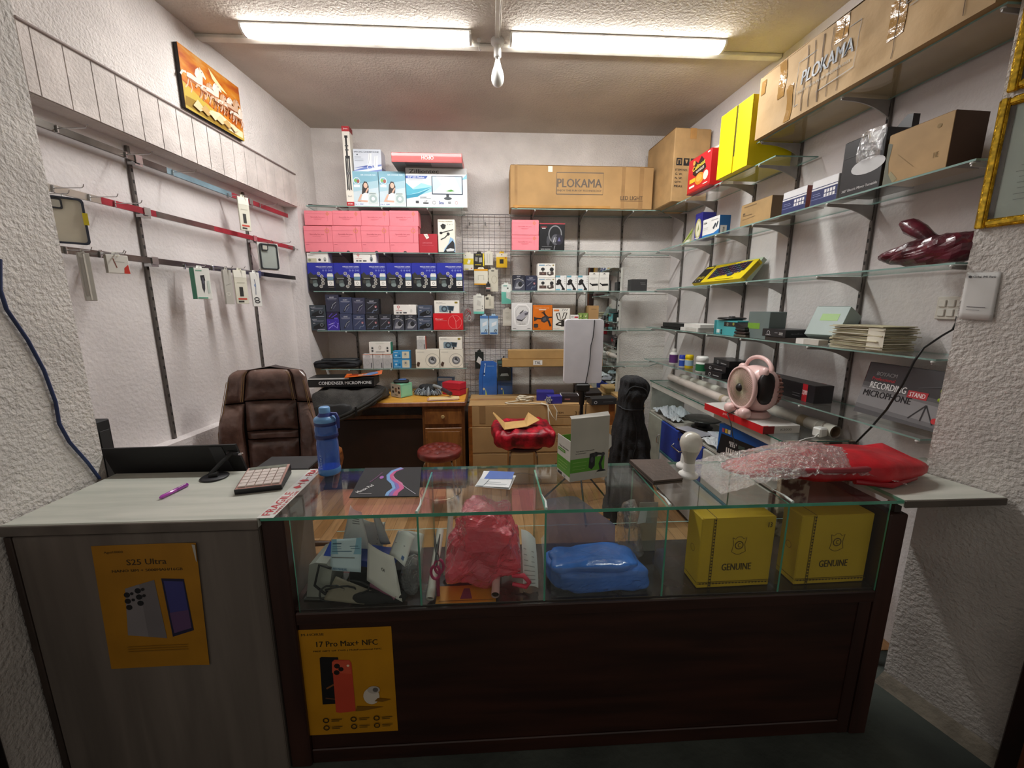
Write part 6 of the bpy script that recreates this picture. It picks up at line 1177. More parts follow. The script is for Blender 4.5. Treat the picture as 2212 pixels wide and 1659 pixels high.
m.add([jk(k/80, 1) for k in range(80)], [tuple(range(80))])
m.build('body', JM, t)
vz = lambda z: (z-.004)/(1.035-.004)
MB().tube([(lambda p: (p[0]*1.02, p[1]*1.03, p[2]-.012*sin(pi*k/30)))(jk(.5+.5*k/30, vz(.835))) for k in range(31)], .005, 6).build('neck_seam', M('#26272b', .8), t)
MB().tube([(lambda p: (p[0], p[1]-.004, p[2]))(jk(.74+.02*sin(k*.5), vz(.80-.045*k))) for k in range(17)], .004, 6).build('zip', M('#0f1012', .5), t)
MB().tube([(lambda p: (p[0]*1.0, p[1]-.003, p[2]))(jk(.60+.02*k, vz(.98-.005*(k-6)**2*.3))) for k in range(14)], .006, 6).build('hood_hem', JM, t)

# ---- showcase along the right wall
t = show = thing('glass_showcase', 'white and grey showcase cabinet with blue drawer along the right wall', 'cabinet', (0, 0, 0))
XF = 1.385; SHW = M('#c9cbc5', .5, var=.07, scale=5); SHG = M('#9fa39b', .5, var=.1)
MB().cbox(XF, xr(3.34, .006), 3.325, 3.345, .004, .868, .003).build('end_panel', SHG, t)
MB().cbox(XF+.012, 1.745, 1.745, 1.775, .004, .868, .003).build('end_panel', M('#a59b88', .7, var=.3, scale=16, bump=.5, dark='#4a3a2a', lo=.42, hi=.52), t)
MB().cbox(XF+.02, 1.748, 1.735, 1.745, .80, .87, .002).build('worn_edge', M('#8f877a', .7, var=.3, scale=25, dark='#40342a', lo=.45, hi=.55), t)
MB().cbox(XF-.006, XF+.012, 1.775, 3.325, .822, .868, .003).build('top_rail', SHW, t)
MB().cbox(XF+.0, xr(2.4, .02), 1.776, 3.324, .602, .618, .002).build('middle_shelf', M('#a8a59b', .5, var=.1), t)
MB().cbox(XF+.30, XF+.31, 1.776, 3.324, .005, .60, .002).build('back_panel', SHG, t)
pane('glass_top', XF-.012, 1.695, 1.735, 3.35, .8690, .8765, t, ('left', 'front', 'back'), M('#2f6a5c', .2, coat=.4))
dr = MB().cbox(XF-.012, XF+.005, 3.06, 3.32, .01, .60, .003).build('door', M('#9aa096', .5, var=.1), t)
MB().tube([(XF-.013, 3.085, .40), (XF-.03, 3.085, .405), (XF-.03, 3.085, .465), (XF-.013, 3.085, .47)], .004, 6).build('handle', CHROME, dr)
dr = MB().cbox(XF-.016, XF+.005, 2.42, 3.05, .36, .598, .003).build('drawer', M('#25409a', .45, var=.08), t)
MB().tube([(XF-.017, 2.66, .49), (XF-.04, 2.67, .475), (XF-.04, 2.80, .475), (XF-.017, 2.81, .49)], .005, 8).build('handle', CHROME, dr)
MB().lathe([(.010, -.004), (.010, .003), (.006, .004)], 12, (XF-.019, 2.735, .55), 'x').build('lock', CHROME, dr)
MB().cbox(XF-.016, XF+.005, 2.42, 3.05, .03, .335, .003).build('drawer', M('#c3c4c6', .5, var=.05), t)
MB().cbox(XF-.018, XF-.001, 1.776, 3.055, .338, .357, .002).build('rail', M('#3f6f80', .4), t)
MB().cbox(XF-.016, XF+.005, 1.78, 2.41, .03, .335, .003).build('drawer', M('#b9bab4', .5, var=.05), t)
MB().cbox(XF-.016, XF+.005, 1.78, 2.41, .36, .598, .003).build('drawer', M('#b5b7b0', .5, var=.05), t)
MB().cbox(XF-.014, XF+.002, 3.05, 3.062, .004, .60, .002).build('edge_strip', M('#3f6f80', .4), t)
# goods on the middle shelf
sh = .6185
t = pack('keyboard_piano_box', 'blue toy keyboard box standing in the right showcase', 'box', .44, .065, .185, (1.475, 2.08, sh), rz=RZR+R(12), col='#1d5fb5', rough=.35, front=[('p', [(.0, 0), (1, 0), (1, .62), (.05, .70)], '#222326'), ('t', 'BIGFUN', .25, .50, .08, '#e6e6e6', .12), ('r', .15, .07, .62, .30, '#e9e6df')]+[('r', .17+.035*k, .15, .185+.035*k, .30, '#17181a') for k in range(12)]+[('e', .22+.03*(k % 3), .40+.05*(k//3), .025, .025, '#c9c9c9') for k in range(6)]+[('r', .34, .40, .44, .52, '#4a5a55'), ('r', .06, .76, .10, .90, '#b05a7a'), ('r', .11, .76, .15, .90, '#d9b93a'), ('r', .16, .76, .20, .90, '#e3e0d0')],
   left=[('r', .0, 0, 1, .22, '#4a8fd0'), ('t', 'BIGFUN', .5, .86, .10, '#eef2f8', .8), ('r', .15, .70, .6, .72, '#cfe0f2'), ('r', .15, .62, .55, .64, '#a9c8ea'), ('r', .15, .54, .6, .56, '#a9c8ea'), ('r', .15, .46, .5, .48, '#a9c8ea'), ('r', .15, .38, .6, .40, '#a9c8ea')])
def crumple(name, label, loc, w, d, h, col, seed, rz=0, amp=.5, cat='paper'):
    t = thing(name, label, cat, loc, rz)
    def f(u, v):
        n = noise.fractal(Vector((u*3.2+seed, v*3.2, seed)), 1, 2, 3)
        return ((u-.5)*w, (v-.5)*d, .004+h*(.45+.5*n*amp*2)*(1-.4*(2*abs(u-.5))**3)*(1-.4*(2*abs(v-.5))**3)+.002)
    m = MB(); m.grid(lambda u, v: (lambda p: (p[0], p[1], max(.002, p[2])))(f(u, v)), 20, 16, smooth=False); o = m.build('sheet', M(col, .5, var=.06), t)
    return t
crumple('plastic_sleeve', 'crumpled pale grey plastic sleeve at the far end of the showcase shelf', (1.49, 3.12, sh), .22, .30, .11, '#b3bcc2', 1, cat='plastic')
crumple('plastic_sleeve', 'folded white paper bag beside the black cake stand', (1.44, 2.97, sh), .09, .12, .05, '#c9d0d4', 4, cat='plastic')
crumple('plastic_sleeve', 'pale blue tissue behind the blue keyboard box', (1.60, 2.45, sh), .14, .26, .10, '#b9cbd0', 6, cat='plastic')
crumple('paper_bundle', 'pile of crumpled white papers left of the blue keyboard box', (1.45, 2.40, sh), .12, .22, .06, '#d3d8dc', 8)
t = thing('black_dish', 'round black dish on a foot standing on the showcase shelf', 'dish', (1.555, 2.78, sh))
MB().lathe([(.07, 0), (.075, .01), (.055, .02), (.05, .05), (.06, .058)], 28).build('foot', M('#17181a', .4), t)
MB().lathe([(.06, .058), (.125, .066), (.128, .074), (.120, .076), (.001, .068)], 32).build('plate', M('#2a2d2b', .15, coat=.5), t)
t = thing('black_wallet', 'shiny black folder lying at the front of the showcase shelf', 'folder', (1.43, 2.66, sh), R(20))
MB().cbox(-.05, .06, -.12, .12, .0, .014, .004).build('cover', M('#1b1b1f', .3, var=.2, coat=.4), t)
MB().cbox(-.055, .055, -.12, .11, .0142, .018, .002).build('pages', M('#a9a9b2', .5), t)
pack('white_tray', 'flat white box lying among the papers on the showcase shelf', 'box', .15, .09, .03, (1.535, 2.53, sh+.0), rz=R(80), col='#c9ccd6')
# on the showcase top
zt = .8772
t = pack('cooling_pad_box', 'flat red and white keyboard box lying under the pink fan', 'box', .50, .20, .040, (1.43, 2.10, zt), rz=RZR, col='#dcdad5', rough=.35, front=[('r', 0, 0, 1, 1, '#c9262b'), ('t', 'JMTEL', .42, .5, .35, '#e9b9b5', .12)], top=[('r', 0, 0, 1, .14, '#c9262b'), ('r', .06, .24, .96, .92, '#35332f'), ('r', .0, .2, .2, .98, '#d8d6d0')], right=[('r', 0, 0, .30, 1, '#8f1a20'), ('t', 'K3000', .62, .5, .3, '#8f8f8c', .3)])
t = fan = thing('pink_fan', 'pink animal-shaped table fan with a carrying handle', 'fan', (1.408, 2.05, zt+.042), RZR-R(2))
PKF = M('#ecc8c4', .35, var=.04, coat=.3); PKD = M('#b98c80', .5, var=.06); BKF = M('#201c1c', .4)
MB().blob((0, .02, .150), (.118, .085, .122), .8, .85, 40, 24).build('body', PKF, t)
MB().lathe([(.112, -.052), (.118, -.060), (.114, -.072), (.104, -.075), (.102, -.066)], 40, (0, 0, .155), 'y').build('front_ring', PKF, t)
MB().lathe([(.101, -.050), (.101, -.046)], 36, (0, 0, .155), 'y').build('grille_back', M('#6f6a54', .5, var=.2, scale=20), t)
gr = MB()
for k in range(60):
    a = 2*pi*k/60; gr.tube([(.022*cos(a), -.076, .155+.022*sin(a)), (.065*cos(a+.25), -.078, .155+.065*sin(a+.25)), (.102*cos(a+.5), -.069, .155+.102*sin(a+.5))], .0011, 4)
gr.build('grille', M('#b3ac90', .4, .3), t)['kind'] = 'stuff'
for k in range(5):
    a = 2*pi*k/5; MB().grid(lambda u, v: ((.018+.075*v)*cos(a+.75*u), -.058+.014*u, .155+(.018+.075*v)*sin(a+.75*u)), 6, 5).build('blade', M('#8d8768', .4, var=.1), t)
MB().lathe([(.001, -.090), (.014, -.088), (.022, -.080), (.022, -.074)], 20, (0, 0, .155), 'y').build('hub_cap', BKF, t)
for s in (-1, 1):
    MB().blob((s*.085, -.01, .245), (.028, .02, .030), .9, .9, 16, 10).build('ear', PKF, t)
    MB().blob((s*.060, -.075, .028), (.032, .030, .028), .8, .8, 18, 10).build('paw', PKF, t)
MB().tube([(.10*cos(pi*k/12), .02, .255+.062*sin(pi*k/12)) for k in range(13)], .011, 10).build('handle', PKF, t)
MB().lathe([(.085, 0), (.09, .012), (.07, .03)], 28, (0, .01, 0)).build('base', PKF, t)
MB().blob((.098, .0, .165), (.024, .045, .085), .8, .8, 16, 12).build('side_patch', BKF, t)
for k in range(9):
    a = -.9+k*.225; MB().tube([(.108*cos(a)+.0, .05, .15+.108*sin(a)), (.095*cos(a), .095, .15+.095*sin(a)), (.06*cos(a), .115, .15+.06*sin(a))], .006, 6).build('rear_rib', PKD, t)
MB().tube([(-.02, -.07, .02), (-.03, -.108, .002), (.02, -.115, -.04), (.05, -.118, -.10), (.09, -.120, -.15)], .003, 6).build('power_cord', BLACK, t)
def roll(label, p0, p1, r, col, end):
    t = thing('paper_roll', label, 'roll', p0, 0, 'long rolls on the showcase'); q = Vector(p1)-Vector(p0)
    MB().tube([(0, 0, r), q*.5+Vector((0, 0, r)), q+Vector((0, 0, r))], r, 18, cap=False).build('roll', M(col, .5, var=.06), t)
    MB().tube([(0, 0, r), q+Vector((0, 0, r))], r*.72, 16, cap=False).build('inner_wrap', M(end, .7), t)
    MB().tube([q*.86+Vector((0, 0, r)), q*.89+Vector((0, 0, r))], r*1.03, 18).build('label_band', M('#b9a98c', .6, var=.1), t)
    MB().tube([q*.94+Vector((0, 0, r)), q*.96+Vector((0, 0, r))], r*1.03, 18).build('band', M('#9a958a', .6), t)
roll('long pale grey roll nearest the wall on the showcase top', (1.630, 3.30, zt), (1.655, 1.77, zt), .030, '#d3cfc4', '#8a7660')
roll('long greyish pink roll lying in front of the other on the showcase top', (1.545, 3.33, zt), (1.515, 2.36, zt), .028, '#c9beb6', '#8a7660')
t = thing('plug_charger', 'white plug charger with a curling white cable on the showcase end', 'charger', (1.60, 1.80, zt), R(15))
MB().cbox(-.024, .024, -.022, .022, 0, .046, .006).build('plug_body', WHITE, t)
MB().tube([(-.02, -.01, .02), (-.06, -.02, .008), (-.12, -.02, .006), (-.17, -.03, .004), (-.225, -.035, -.04), (-.24, -.03, -.10), (-.245, -.03, -.16)], .0028, 6).build('cable', WHITE, t)
for s in (-.008, .008): MB().tube([(.024, s, .023), (.042, s, .023)], .0025, 6).build('pin', CHROME, t)

# ================================================================== ON THE COUNTER
c = .9055; cl = .9055
# portable monitor on its folding stand
t = thing('portable_monitor', 'black portable monitor seen from behind on a folding arm stand', 'monitor', (-.978, 1.392, cl))
MK = M('#121213', .6, var=.1); MS = M('#26262a', .45, var=.1)
MB().lathe([(.042, 0), (.044, .003), (.040, .006), (.001, .006)], 32).build('stand_base', MS, t)
MB().tube([(-.012, -.008, .010), (.014, -.002, .012)], .009, 10).build('lower_hinge', MK, t)
MB().tube([(-.010, -.006, .014), (.012, .03, .046), (.030, .062, .068)], [.008, .007, .008], 10).build('arm', MK, t)
MB().tube([(.012, .064, .068), (.052, .064, .062)], .0085, 10).build('upper_hinge', MS, t)
MB().cbox(.05, .066, .058, .070, .058, .066, .002).build('hinge_pin', CHROME, t)
q = lambda u, v, w_: (-.425+.47*u+.03*(1-v)*0+.032*(1-v), .105-.045*v-w_, -.13+.222*v+.008*u)
MB().add([q(0, 0, 0), q(1, 0, 0), q(1, 1, 0), q(0, 1, 0), q(0, 0, -.010), q(1, 0, -.010), q(1, 1, -.010), q(0, 1, -.010)], [(0, 1, 2, 3), (7, 6, 5, 4), (0, 4, 5, 1), (1, 5, 6, 2), (2, 6, 7, 3), (3, 7, 4, 0)]).build('screen_back', MK, t)
MB().add([q(.80, .42, .002), q(.91, .42, .002), q(.895, .97, .002), q(.80, .97, .002), q(.80, .42, 0), q(.91, .42, 0), q(.895, .97, 0), q(.80, .97, 0)], [(0, 1, 2, 3), (0, 4, 5, 1), (1, 5, 6, 2), (2, 6, 7, 3), (3, 7, 4, 0)]).build('mount_plate', MS, t)
t = thing('black_tray', 'flat dark tray on a low stand behind the counter beside the monitor', 'tray', (-.83, 1.60, .0))
MB().cbox(-.10, .11, -.07, .07, .862, .876, .003).build('tray', M('#2c2d2f', .5, var=.1), t)
MB().cbox(-.02, .02, -.02, .02, .004, .861, .003).build('post', BLACK, t)
MB().lathe([(.09, .004), (.09, .012), (.02, .02)], 20).build('foot', BLACK, t)
t = thing('black_board', 'narrow black board standing upright behind the left pillar', 'board', (-1.470, 1.51, .0))
MB().cbox(-.012, .040, -.03, .03, .004, 1.088, .004).build('board_face', M('#1a1b1c', .7, var=.1), t)
MB().cbox(.0402, .0425, -.02, .02, .05, 1.05, .001).build('inner_face', M('#2b2c2d', .6), t)
# pen
a = Vector((-1.037, 1.228, cl+.0062)); b = Vector((-1.022, 1.325, cl+.0062)); d = b-a
t = thing('pink_pen', 'translucent pink pen lying on the pale counter top', 'pen', a)
PK = M('#b548b8', .2, var=.06, coat=.5)
MB().tube([(0, 0, 0), d*.06, d*.55], [.003, .006, .006], 10).build('barrel', PK, t)
MB().tube([d*.55, d*.97, d], [.0064, .0064, .004], 10).build('cap', M('#8f2f98', .25, coat=.5), t)
MB().tube([d*.62+Vector((.004, 0, .006)), d*.9+Vector((.004, 0, .0065))], .0016, 6).build('clip', M('#d9a9dc', .3), t)
# calculator
t = thing('desk_calculator', 'black calculator with pale keys on the counter beside the tape', 'calculator', (-.775, 1.335, cl+.001), R(14))
m = MB(); m.prism([(-.072, 0), (.068, 0), (.07, .032), (-.075, .016)], lambda u, v, q_: (q_, u, v), -.068, .068); m.build('case', M('#1a1a1d', .45), t)
tilt = lambda x, y, e: (x-.066, -.072+y, .0165+.016*(y/.142)+e)
printed('face_plate', t, [('r', 0, 0, 1, 1, '#b58a7e')], tilt, .132, .142, eps=.0008)
for r_ in range(5):
    for k in range(5):
        x0, y0 = .006+.0245*k, .008+.0215*r_
        m = MB(); e0, e1 = .001, .006
        v = [tilt(x0+dx, y0+dy, e) for e in (e0, e1) for dx, dy in ((0, 0), (.0215, 0), (.0215, .0185), (0, .0185))]
        m.add(v, [(4, 5, 6, 7), (0, 1, 5, 4), (1, 2, 6, 5), (2, 3, 7, 6), (3, 0, 4, 7)]); m.build('key', M('#d9cdc6', .4), t)
m = MB(); v = [tilt(x, y, e) for e in (.001, .004) for x, y in ((.008, .120), (.124, .120), (.124, .138), (.008, .138))]
m.add(v, [(4, 5, 6, 7), (0, 1, 5, 4), (1, 2, 6, 5), (2, 3, 7, 6), (3, 0, 4, 7)]); m.build('display', M('#6d7568', .15, coat=.5), t)
# bottle
t = thing('water_bottle', 'blue translucent water bottle with a flip lid on the counter', 'bottle', (-.588, 1.415, cl))
BL = clear('#6f9cea', 1.2, .08, .40, 'blue_plastic'); BL2 = M('#3c66bd', .35, coat=.3); BL3 = M('#6fa6dc', .35, coat=.3); BLD = M('#27346f', .4)
MB().lathe([(.0, .004), (.034, .004), (.037, .012), (.037, .118), (.035, .126), (.035, .134), (.038, .142), (.039, .168), (.036, .182)], 32).build('bottle_body', BL, t)
MB().lathe([(.001, .0), (.036, .0), (.0385, .006), (.0385, .020), (.037, .024)], 32).build('bottom_cup', M('#5b93d6', .35, coat=.2), t)
MB().lathe([(.0375, .135), (.0392, .138), (.0392, .148), (.0375, .151)], 32, capb=False, capt=False).build('band', BLD, t)
MB().lathe([(.037, .183), (.038, .186), (.038, .192), (.037, .194)], 32).build('collar', BLD, t)
MB().lathe([(.0375, .194), (.0385, .197), (.0385, .204), (.034, .210), (.026, .214)], 32).build('lid', BL3, t)
MB().lathe([(.025, .214), (.021, .222), (.019, .226)], 24).build('lid_neck', M('#39478f', .4), t)
MB().lathe([(.019, .226), (.0185, .244), (.015, .247), (.001, .247)], 24).build('spout_cap', BL3, t)
MB().tube([(.024, -.004, .222), (.040, -.006, .222), (.046, -.006, .206), (.046, -.006, .17)], [.006, .007, .006, .005], 8).build('carry_loop', M('#2b3580', .4), t)
printed('print', t, [('t', 'SPORT', .5, .5, .8, '#a9c4e8', .9)], lambda x, y, e: (.0378*sin(-.5+y*14)*1, -.0378*cos(-.5+y*14)-e, .025+x), .06, .02)
# mouse pad
zt = c+.0005
P4 = [(-.449, 1.207), (-.231, 1.202), (-.262, 1.44), (-.470, 1.443)]
t = thing('mouse_pad', 'black mouse pad with blue and pink light streaks on the glass counter', 'mouse pad', (0, 0, zt))
m = MB(); m.prism(P4, lambda u, v, z: (u, v, z), 0, .003); m.build('pad', M('#1f1f22', .75, var=.05), t)
def bil(x, y, e):
    u, v = x, y; a = [(1-u)*(1-v), u*(1-v), u*v, (1-u)*v]
    return (sum(k*p[0] for k, p in zip(a, P4)), sum(k*p[1] for k, p in zip(a, P4)), .003+e)
sw = lambda du, dv: [(.56+du, .02), (.57+du, .12), (.64+du, .25), (.60+du, .40), (.50+du*.7, .55), (.47+du*.4, .70), (.52+du*.3, .85), (.66, .97)]
printed('print', t, [('l', sw(.0, 0), .10, '#3c5f9e'), ('l', sw(.05, 0), .09, '#7c5aa8'), ('l', sw(.09, 0), .07, '#c24f86'), ('l', sw(-.03, 0), .05, '#6f9fd0'), ('l', [(.95, .06), (.80, .25), (.62, .52), (.54, .65)], .008, '#b9b9c4'), ('e', .36, .62, .035, .05, '#a55ab0'), ('l', [(.2, .45), (.27, .6), (.34, .8)], .02, '#5a2f55'), ('t', 'Mouse Pad', .17, .24, .07, '#c9c9c9', .30, .9), ('r', .12, .08, .30, .095, '#8a8a8a')], bil, 1, 1, eps=.0003)
# brochures
t = thing('brochure', 'small folded blue and white brochure on the glass counter', 'brochure', (.017, 1.305, zt), R(-14))
MB().cbox(-.062, .058, -.055, .058, 0, .0015, .0004).build('lower_leaf', M('#d9dcdc', .4), t)
MB().grid(lambda u, v: (-.058+.112*u, -.052+.10*v, .002+.012*v*v+.004*u), 8, 8).build('upper_leaf', M('#dfe3e6', .4), t)
printed('print', t, [('p', [(.12, .50), (1, .58), (1, 1), (.2, 1)], '#2f5fb8'), ('r', .1, .18, .9, .20, '#9aa3aa'), ('r', .1, .30, .7, .32, '#9aa3aa'), ('p', [(0, 0), (.2, 0), (.3, .5), (0, .5)], '#c9cfd2'), ('r', .3, .75, .8, .79, '#a9c4ee')], lambda x, y, e: (-.058+x, -.052+y, .0026+.012*(y/.10)**2+.004*(x/.112)+e), .112, .10)
# green and white phone holder box, open
p0, p1, p2 = Vector((.23, 1.378)), Vector((.268, 1.283)), Vector((.411, 1.325))
ex = (p2-p1); w = ex.length; an = math.atan2(ex.y, ex.x); d = .100
t = thing('phone_holder_box', 'open green and white phone holder box standing on the glass counter', 'box', (p1.x, p1.y, zt), an)
CBW = M('#d9d6cc', .5, var=.03); GRN = '#5a9a2c'; h = .138; hb = .225
IN = M('#5f9a2a', .6, var=.06)
MB().cbox(0, w, 0, .002, 0, hb, .0006).build('tall_front_panel', M('#b9b5a8', .55, var=.04), t)
MB().cbox(0, .002, .002, d, 0, h*1.06, .0006).build('side_panel', CBW, t)
MB().cbox(w-.002, w, .002, d, 0, h, .0006).build('side_panel', CBW, t)
MB().cbox(.002, w-.002, d-.002, d, 0, h, .0006).build('rear_panel', [IN], t)
MB().cbox(.002, .0032, .003, d-.003, .002, h*1.05, .0003).build('lining', IN, t)
MB().cbox(.002, w-.002, .002, d-.002, 0, .002, .0004).build('bottom_panel', CBW, t)
m = MB(); m.add([(0, .002, hb), (w, .002, hb), (w, .014, hb+.010), (0, .012, hb+.006), (0, .0, hb), (w, 0, hb), (w, .013, hb+.0115), (0, .011, hb+.0075)], [(0, 1, 2, 3), (7, 6, 5, 4), (0, 3, 7, 4), (1, 5, 6, 2), (3, 2, 6, 7)]); m.build('torn_flap', M('#ecebe4', .5), t)
MB().prism([(w, .10), (w+.012, .112), (w+.010, .15), (w, .16)], lambda u, v, q_: (u, q_, v), 0, .002).build('side_flap', CBW, t)
bo = lambda x, y, e: (x, -e, y)
printed('print', t, [('r', 0, .14, 1, .36, GRN), ('r', .9, .14, 1, .5, '#b9b5a8'), ('t', 'Three directions rotating retractable', .38, .475, .02, '#4a4a44', .48), ('t', 'car phone holder', .27, .44, .02, '#4a4a44', .28), ('r', .06, .30, .42, .305, '#9cc46a'), ('r', .06, .24, .40, .245, '#9cc46a'), ('r', .06, .19, .38, .195, '#9cc46a'), ('p', [(.48, .20), (.50, .42), (.64, .43), (.64, .22), (.56, .16)], K), ('e', .66, .40, .06, .06, '#2c2c2e'), ('l', [(.66, .41), (.86, .39), (.78, .24), (.82, .12)], .07, '#1d1d1f'), ('e', .82, .11, .12, .05, '#1d1d1f'), ('e', .85, .39, .05, .05, '#3a3a3c'), ('e', .56, .32, .04, .07, '#444448'), ('p', [(.68, .07), (.95, .06), (.93, .11), (.7, .11)], '#b9b5a8')], bo, w, hb, eps=.0004)
bl_ = lambda x, y, e: (-e, d-x, y)
printed('print', t, [('r', 0, .12, 1, .52, GRN), ('t', 'Three directions', .5, .80, .05, '#4a4a44', .7), ('r', .08, .66, .62, .74, GRN), ('t', 'Rotating', .35, .70, .04, '#f0f0e8', .4), ('r', .1, .4, .8, .415, '#9cc46a'), ('r', .1, .32, .8, .335, '#9cc46a'), ('r', .1, .24, .7, .255, '#9cc46a'), ('r', .06, .02, .4, .09, '#2c2c2a'), ('t', 'CE', .6, .05, .05, '#2c2c2a', .16)], bl_, d, h, eps=.0004)
# brown wallet
t = thing('leather_folder', 'dark brown leather bill folder lying on the glass counter', 'folder', (0, 0, zt))
W4 = [(.545, 1.245), (.655, 1.262), (.664, 1.437), (.530, 1.440)]
BRL = M('#54463f', .45, var=.1, bump=.15, bscale=80)
MB().prism(W4, lambda u, v, z: (u, v, z), 0, .006).build('lower_cover', BRL, t)
MB().prism([(x*.985+.009, y*.995+.006) for x, y in W4], lambda u, v, z: (u, v, z), .0062, .0095).build('pages', M('#2a2320', .7), t)
MB().prism(W4, lambda u, v, z: (u+.001, v, z), .0097, .016).build('upper_cover', BRL, t)
# bulb on its holder + another holder
def holder(t):
    MB().lathe([(.032, 0), (.034, .004), (.033, .010), (.024, .016), (.020, .022)], 24).build('holder_base', WHITE, t)
    MB().lathe([(.020, .022), (.019, .034), (.018, .052)], 24).build('holder_barrel', WHITE, t)
t = thing('led_bulb', 'white LED bulb standing in a holder on the glass counter', 'bulb', (.700, 1.312, zt))
holder(t)
MB().lathe([(.0185, .053), (.0185, .060), (.021, .072), (.030, .094), (.0315, .100)], 28).build('bulb_neck', M('#b9b5aa', .4), t)
MB().lathe([(.0315, .100), (.036, .112), (.0375, .126), (.034, .142), (.024, .156), (.012, .162), (.001, .163)], 28).build('bulb_globe', M('#dedbd0', .25, var=.01, coat=.5), t)
t = thing('bulb_holder', 'empty white bulb holder behind the LED bulb', 'bulb holder', (.728, 1.39, zt)); holder(t)
MB().lathe([(.0175, .0525), (.012, .046), (.001, .045)], 20).build('socket', M('#8a8478', .5), t)
# red bag in clear plastic
t = thing('red_handbag', 'folded red handbag lying on the glass counter under clear plastic', 'bag', (1.175, 1.315, zt))
RB_ = M('#c01422', .42, var=.12, scale=9, bump=.2, bscale=30, dark='#8f0c18')
def bag(q):
    k = (q.x+.33)/.66
    return Vector((q.x, q.y*(.75+.35*k)-.02*k, max(q.z*(1.0-.35*(1-k))+.020*sin(5*q.x+.8)*(q.z > 0), -.0355)))
m = MB(); m.blob((0, 0, .036), (.345, .12, .046), .95, .75, 64, 22, .022, 8, 6, fn=bag); m.build('bag_body', RB_, t)
m = MB(); m.add([(.02, -.06, .075), (.17, -.10, .052), (.36, -.03, .050), (.30, .06, .088), (.14, .02, .066), (.20, .05, .082)], [(0, 1, 4), (1, 2, 3, 5), (1, 5, 4), (0, 4, 5)])
o = m.build('folded_corner', RB_, t); s_ = o.modifiers.new('thick', 'SOLIDIFY'); s_.thickness = .006
MB().tube([(.04, -.115, .018), (.15, -.135, .010), (.28, -.09, .016)], .010, 8).build('lower_rim', M('#a01020', .4, coat=.3), t)
MB().tube([(-.30, -.08, .03), (-.15, -.10, .058), (.02, -.105, .06), (.16, -.12, .045), (.30, -.07, .03)], .008, 8).build('piping', M('#a30f1c', .4), t)
MB().tube([(-.24, -.085, .05), (-.14, -.125, .062), (.0, -.130, .064), (.10, -.115, .062)], .011, 8).build('handle', M('#8a3038', .4, var=.1), t)
t = thing('clear_plastic_wrap', 'crinkled clear plastic wrap thrown over the red handbag', 'plastic wrap', (1.05, 1.30, zt))
CP = clear('#fcfcfc', 5.0, .08, .13, 'crinkled_film', .7, 70)
def film(u, v):
    x = -.315+.655*u; y = -.118+.24*v
    base = .100*math.exp(-((x-.05)/.24)**2)*(.35+.65*sin(pi*min(1, max(0, v*1.02))))+.02
    base *= min(1, 5*u+.1)*min(1, 5*(1-u)+.25)
    base += .022*math.exp(-((x-.30)/.06)**2-((y-.05)/.06)**2)*2
    n = noise.fractal(Vector((x*30, y*34, 3)), 1, 2, 4)*.015*min(1, 4*u+.2)
    e = -.045*max(0, .5-u)*(1-v)*2
    return (x+.01*n*20*.1, y+e*0-.02*(1-u)*(1-v), max(.002, base+abs(n)*.9))
m = MB(); m.grid(film, 120, 56, smooth=False); m.build('film', CP, t)

# ================================================================== INSIDE THE DISPLAY CASE
fz = .5838
gart = [('t', 'GENUINE', .52, .30, .10, '#4d3a0a', .40), ('l', [(.43, .72), (.47, .70), (.50, .73), (.55, .73), (.58, .70), (.62, .72), (.60, .62), (.62, .52), (.58, .50), (.54, .48), (.50, .48), (.46, .50), (.43, .52), (.45, .62), (.43, .72)], .008, '#6a500e'), ('o', .525, .61, .06, .06, .014, '#6a500e'), ('t', 'C', .525, .61, .06, '#6a500e', .035), ('l', [(.0, .09), (1, .09)], .006, '#4d3a0a'), ('l', [(.0, .065), (1, .065)], .006, '#4d3a0a'), ('l', [(.155, 0), (.155, 1)], .006, '#4d3a0a'), ('l', [(.185, 0), (.185, 1)], .006, '#4d3a0a')]
gart += [('r', .158, .03+.045*k, .182, .05+.045*k, '#5a440c') for k in range(22)]+[('r', .02+.045*k, .068, .045+.045*k, .087, '#5a440c') for k in range(22)]
gtop = [('t', 'GENUINE', .55, .6, .26, '#6a500e', .28, pi), ('l', [(.16, 0), (.16, 1)], .03, '#4d3a0a'), ('l', [(.19, 0), (.19, 1)], .03, '#4d3a0a')]
gl = [('o', .5, .5, .15, .15, .02, '#8a6a12'), ('l', [(0, .08), (1, .08)], .02, '#4d3a0a')]
for x, lab, num in ((.784, 'yellow GENUINE leather-goods box in the display case with a pencilled 13', 1), (1.118, 'yellow GENUINE leather-goods box at the right end of the display case', 0)):
    pack('genuine_box', lab, 'box', .250, .085, .250, (x+.012, 1.190, fz), rz=R(1), col='#d6b01c', front=gart+([('t', '13', .90, .90, .07, '#3a2c08', .05)] if num else []), top=gtop, left=gl, group='yellow GENUINE boxes', rough=.5, c=.003)
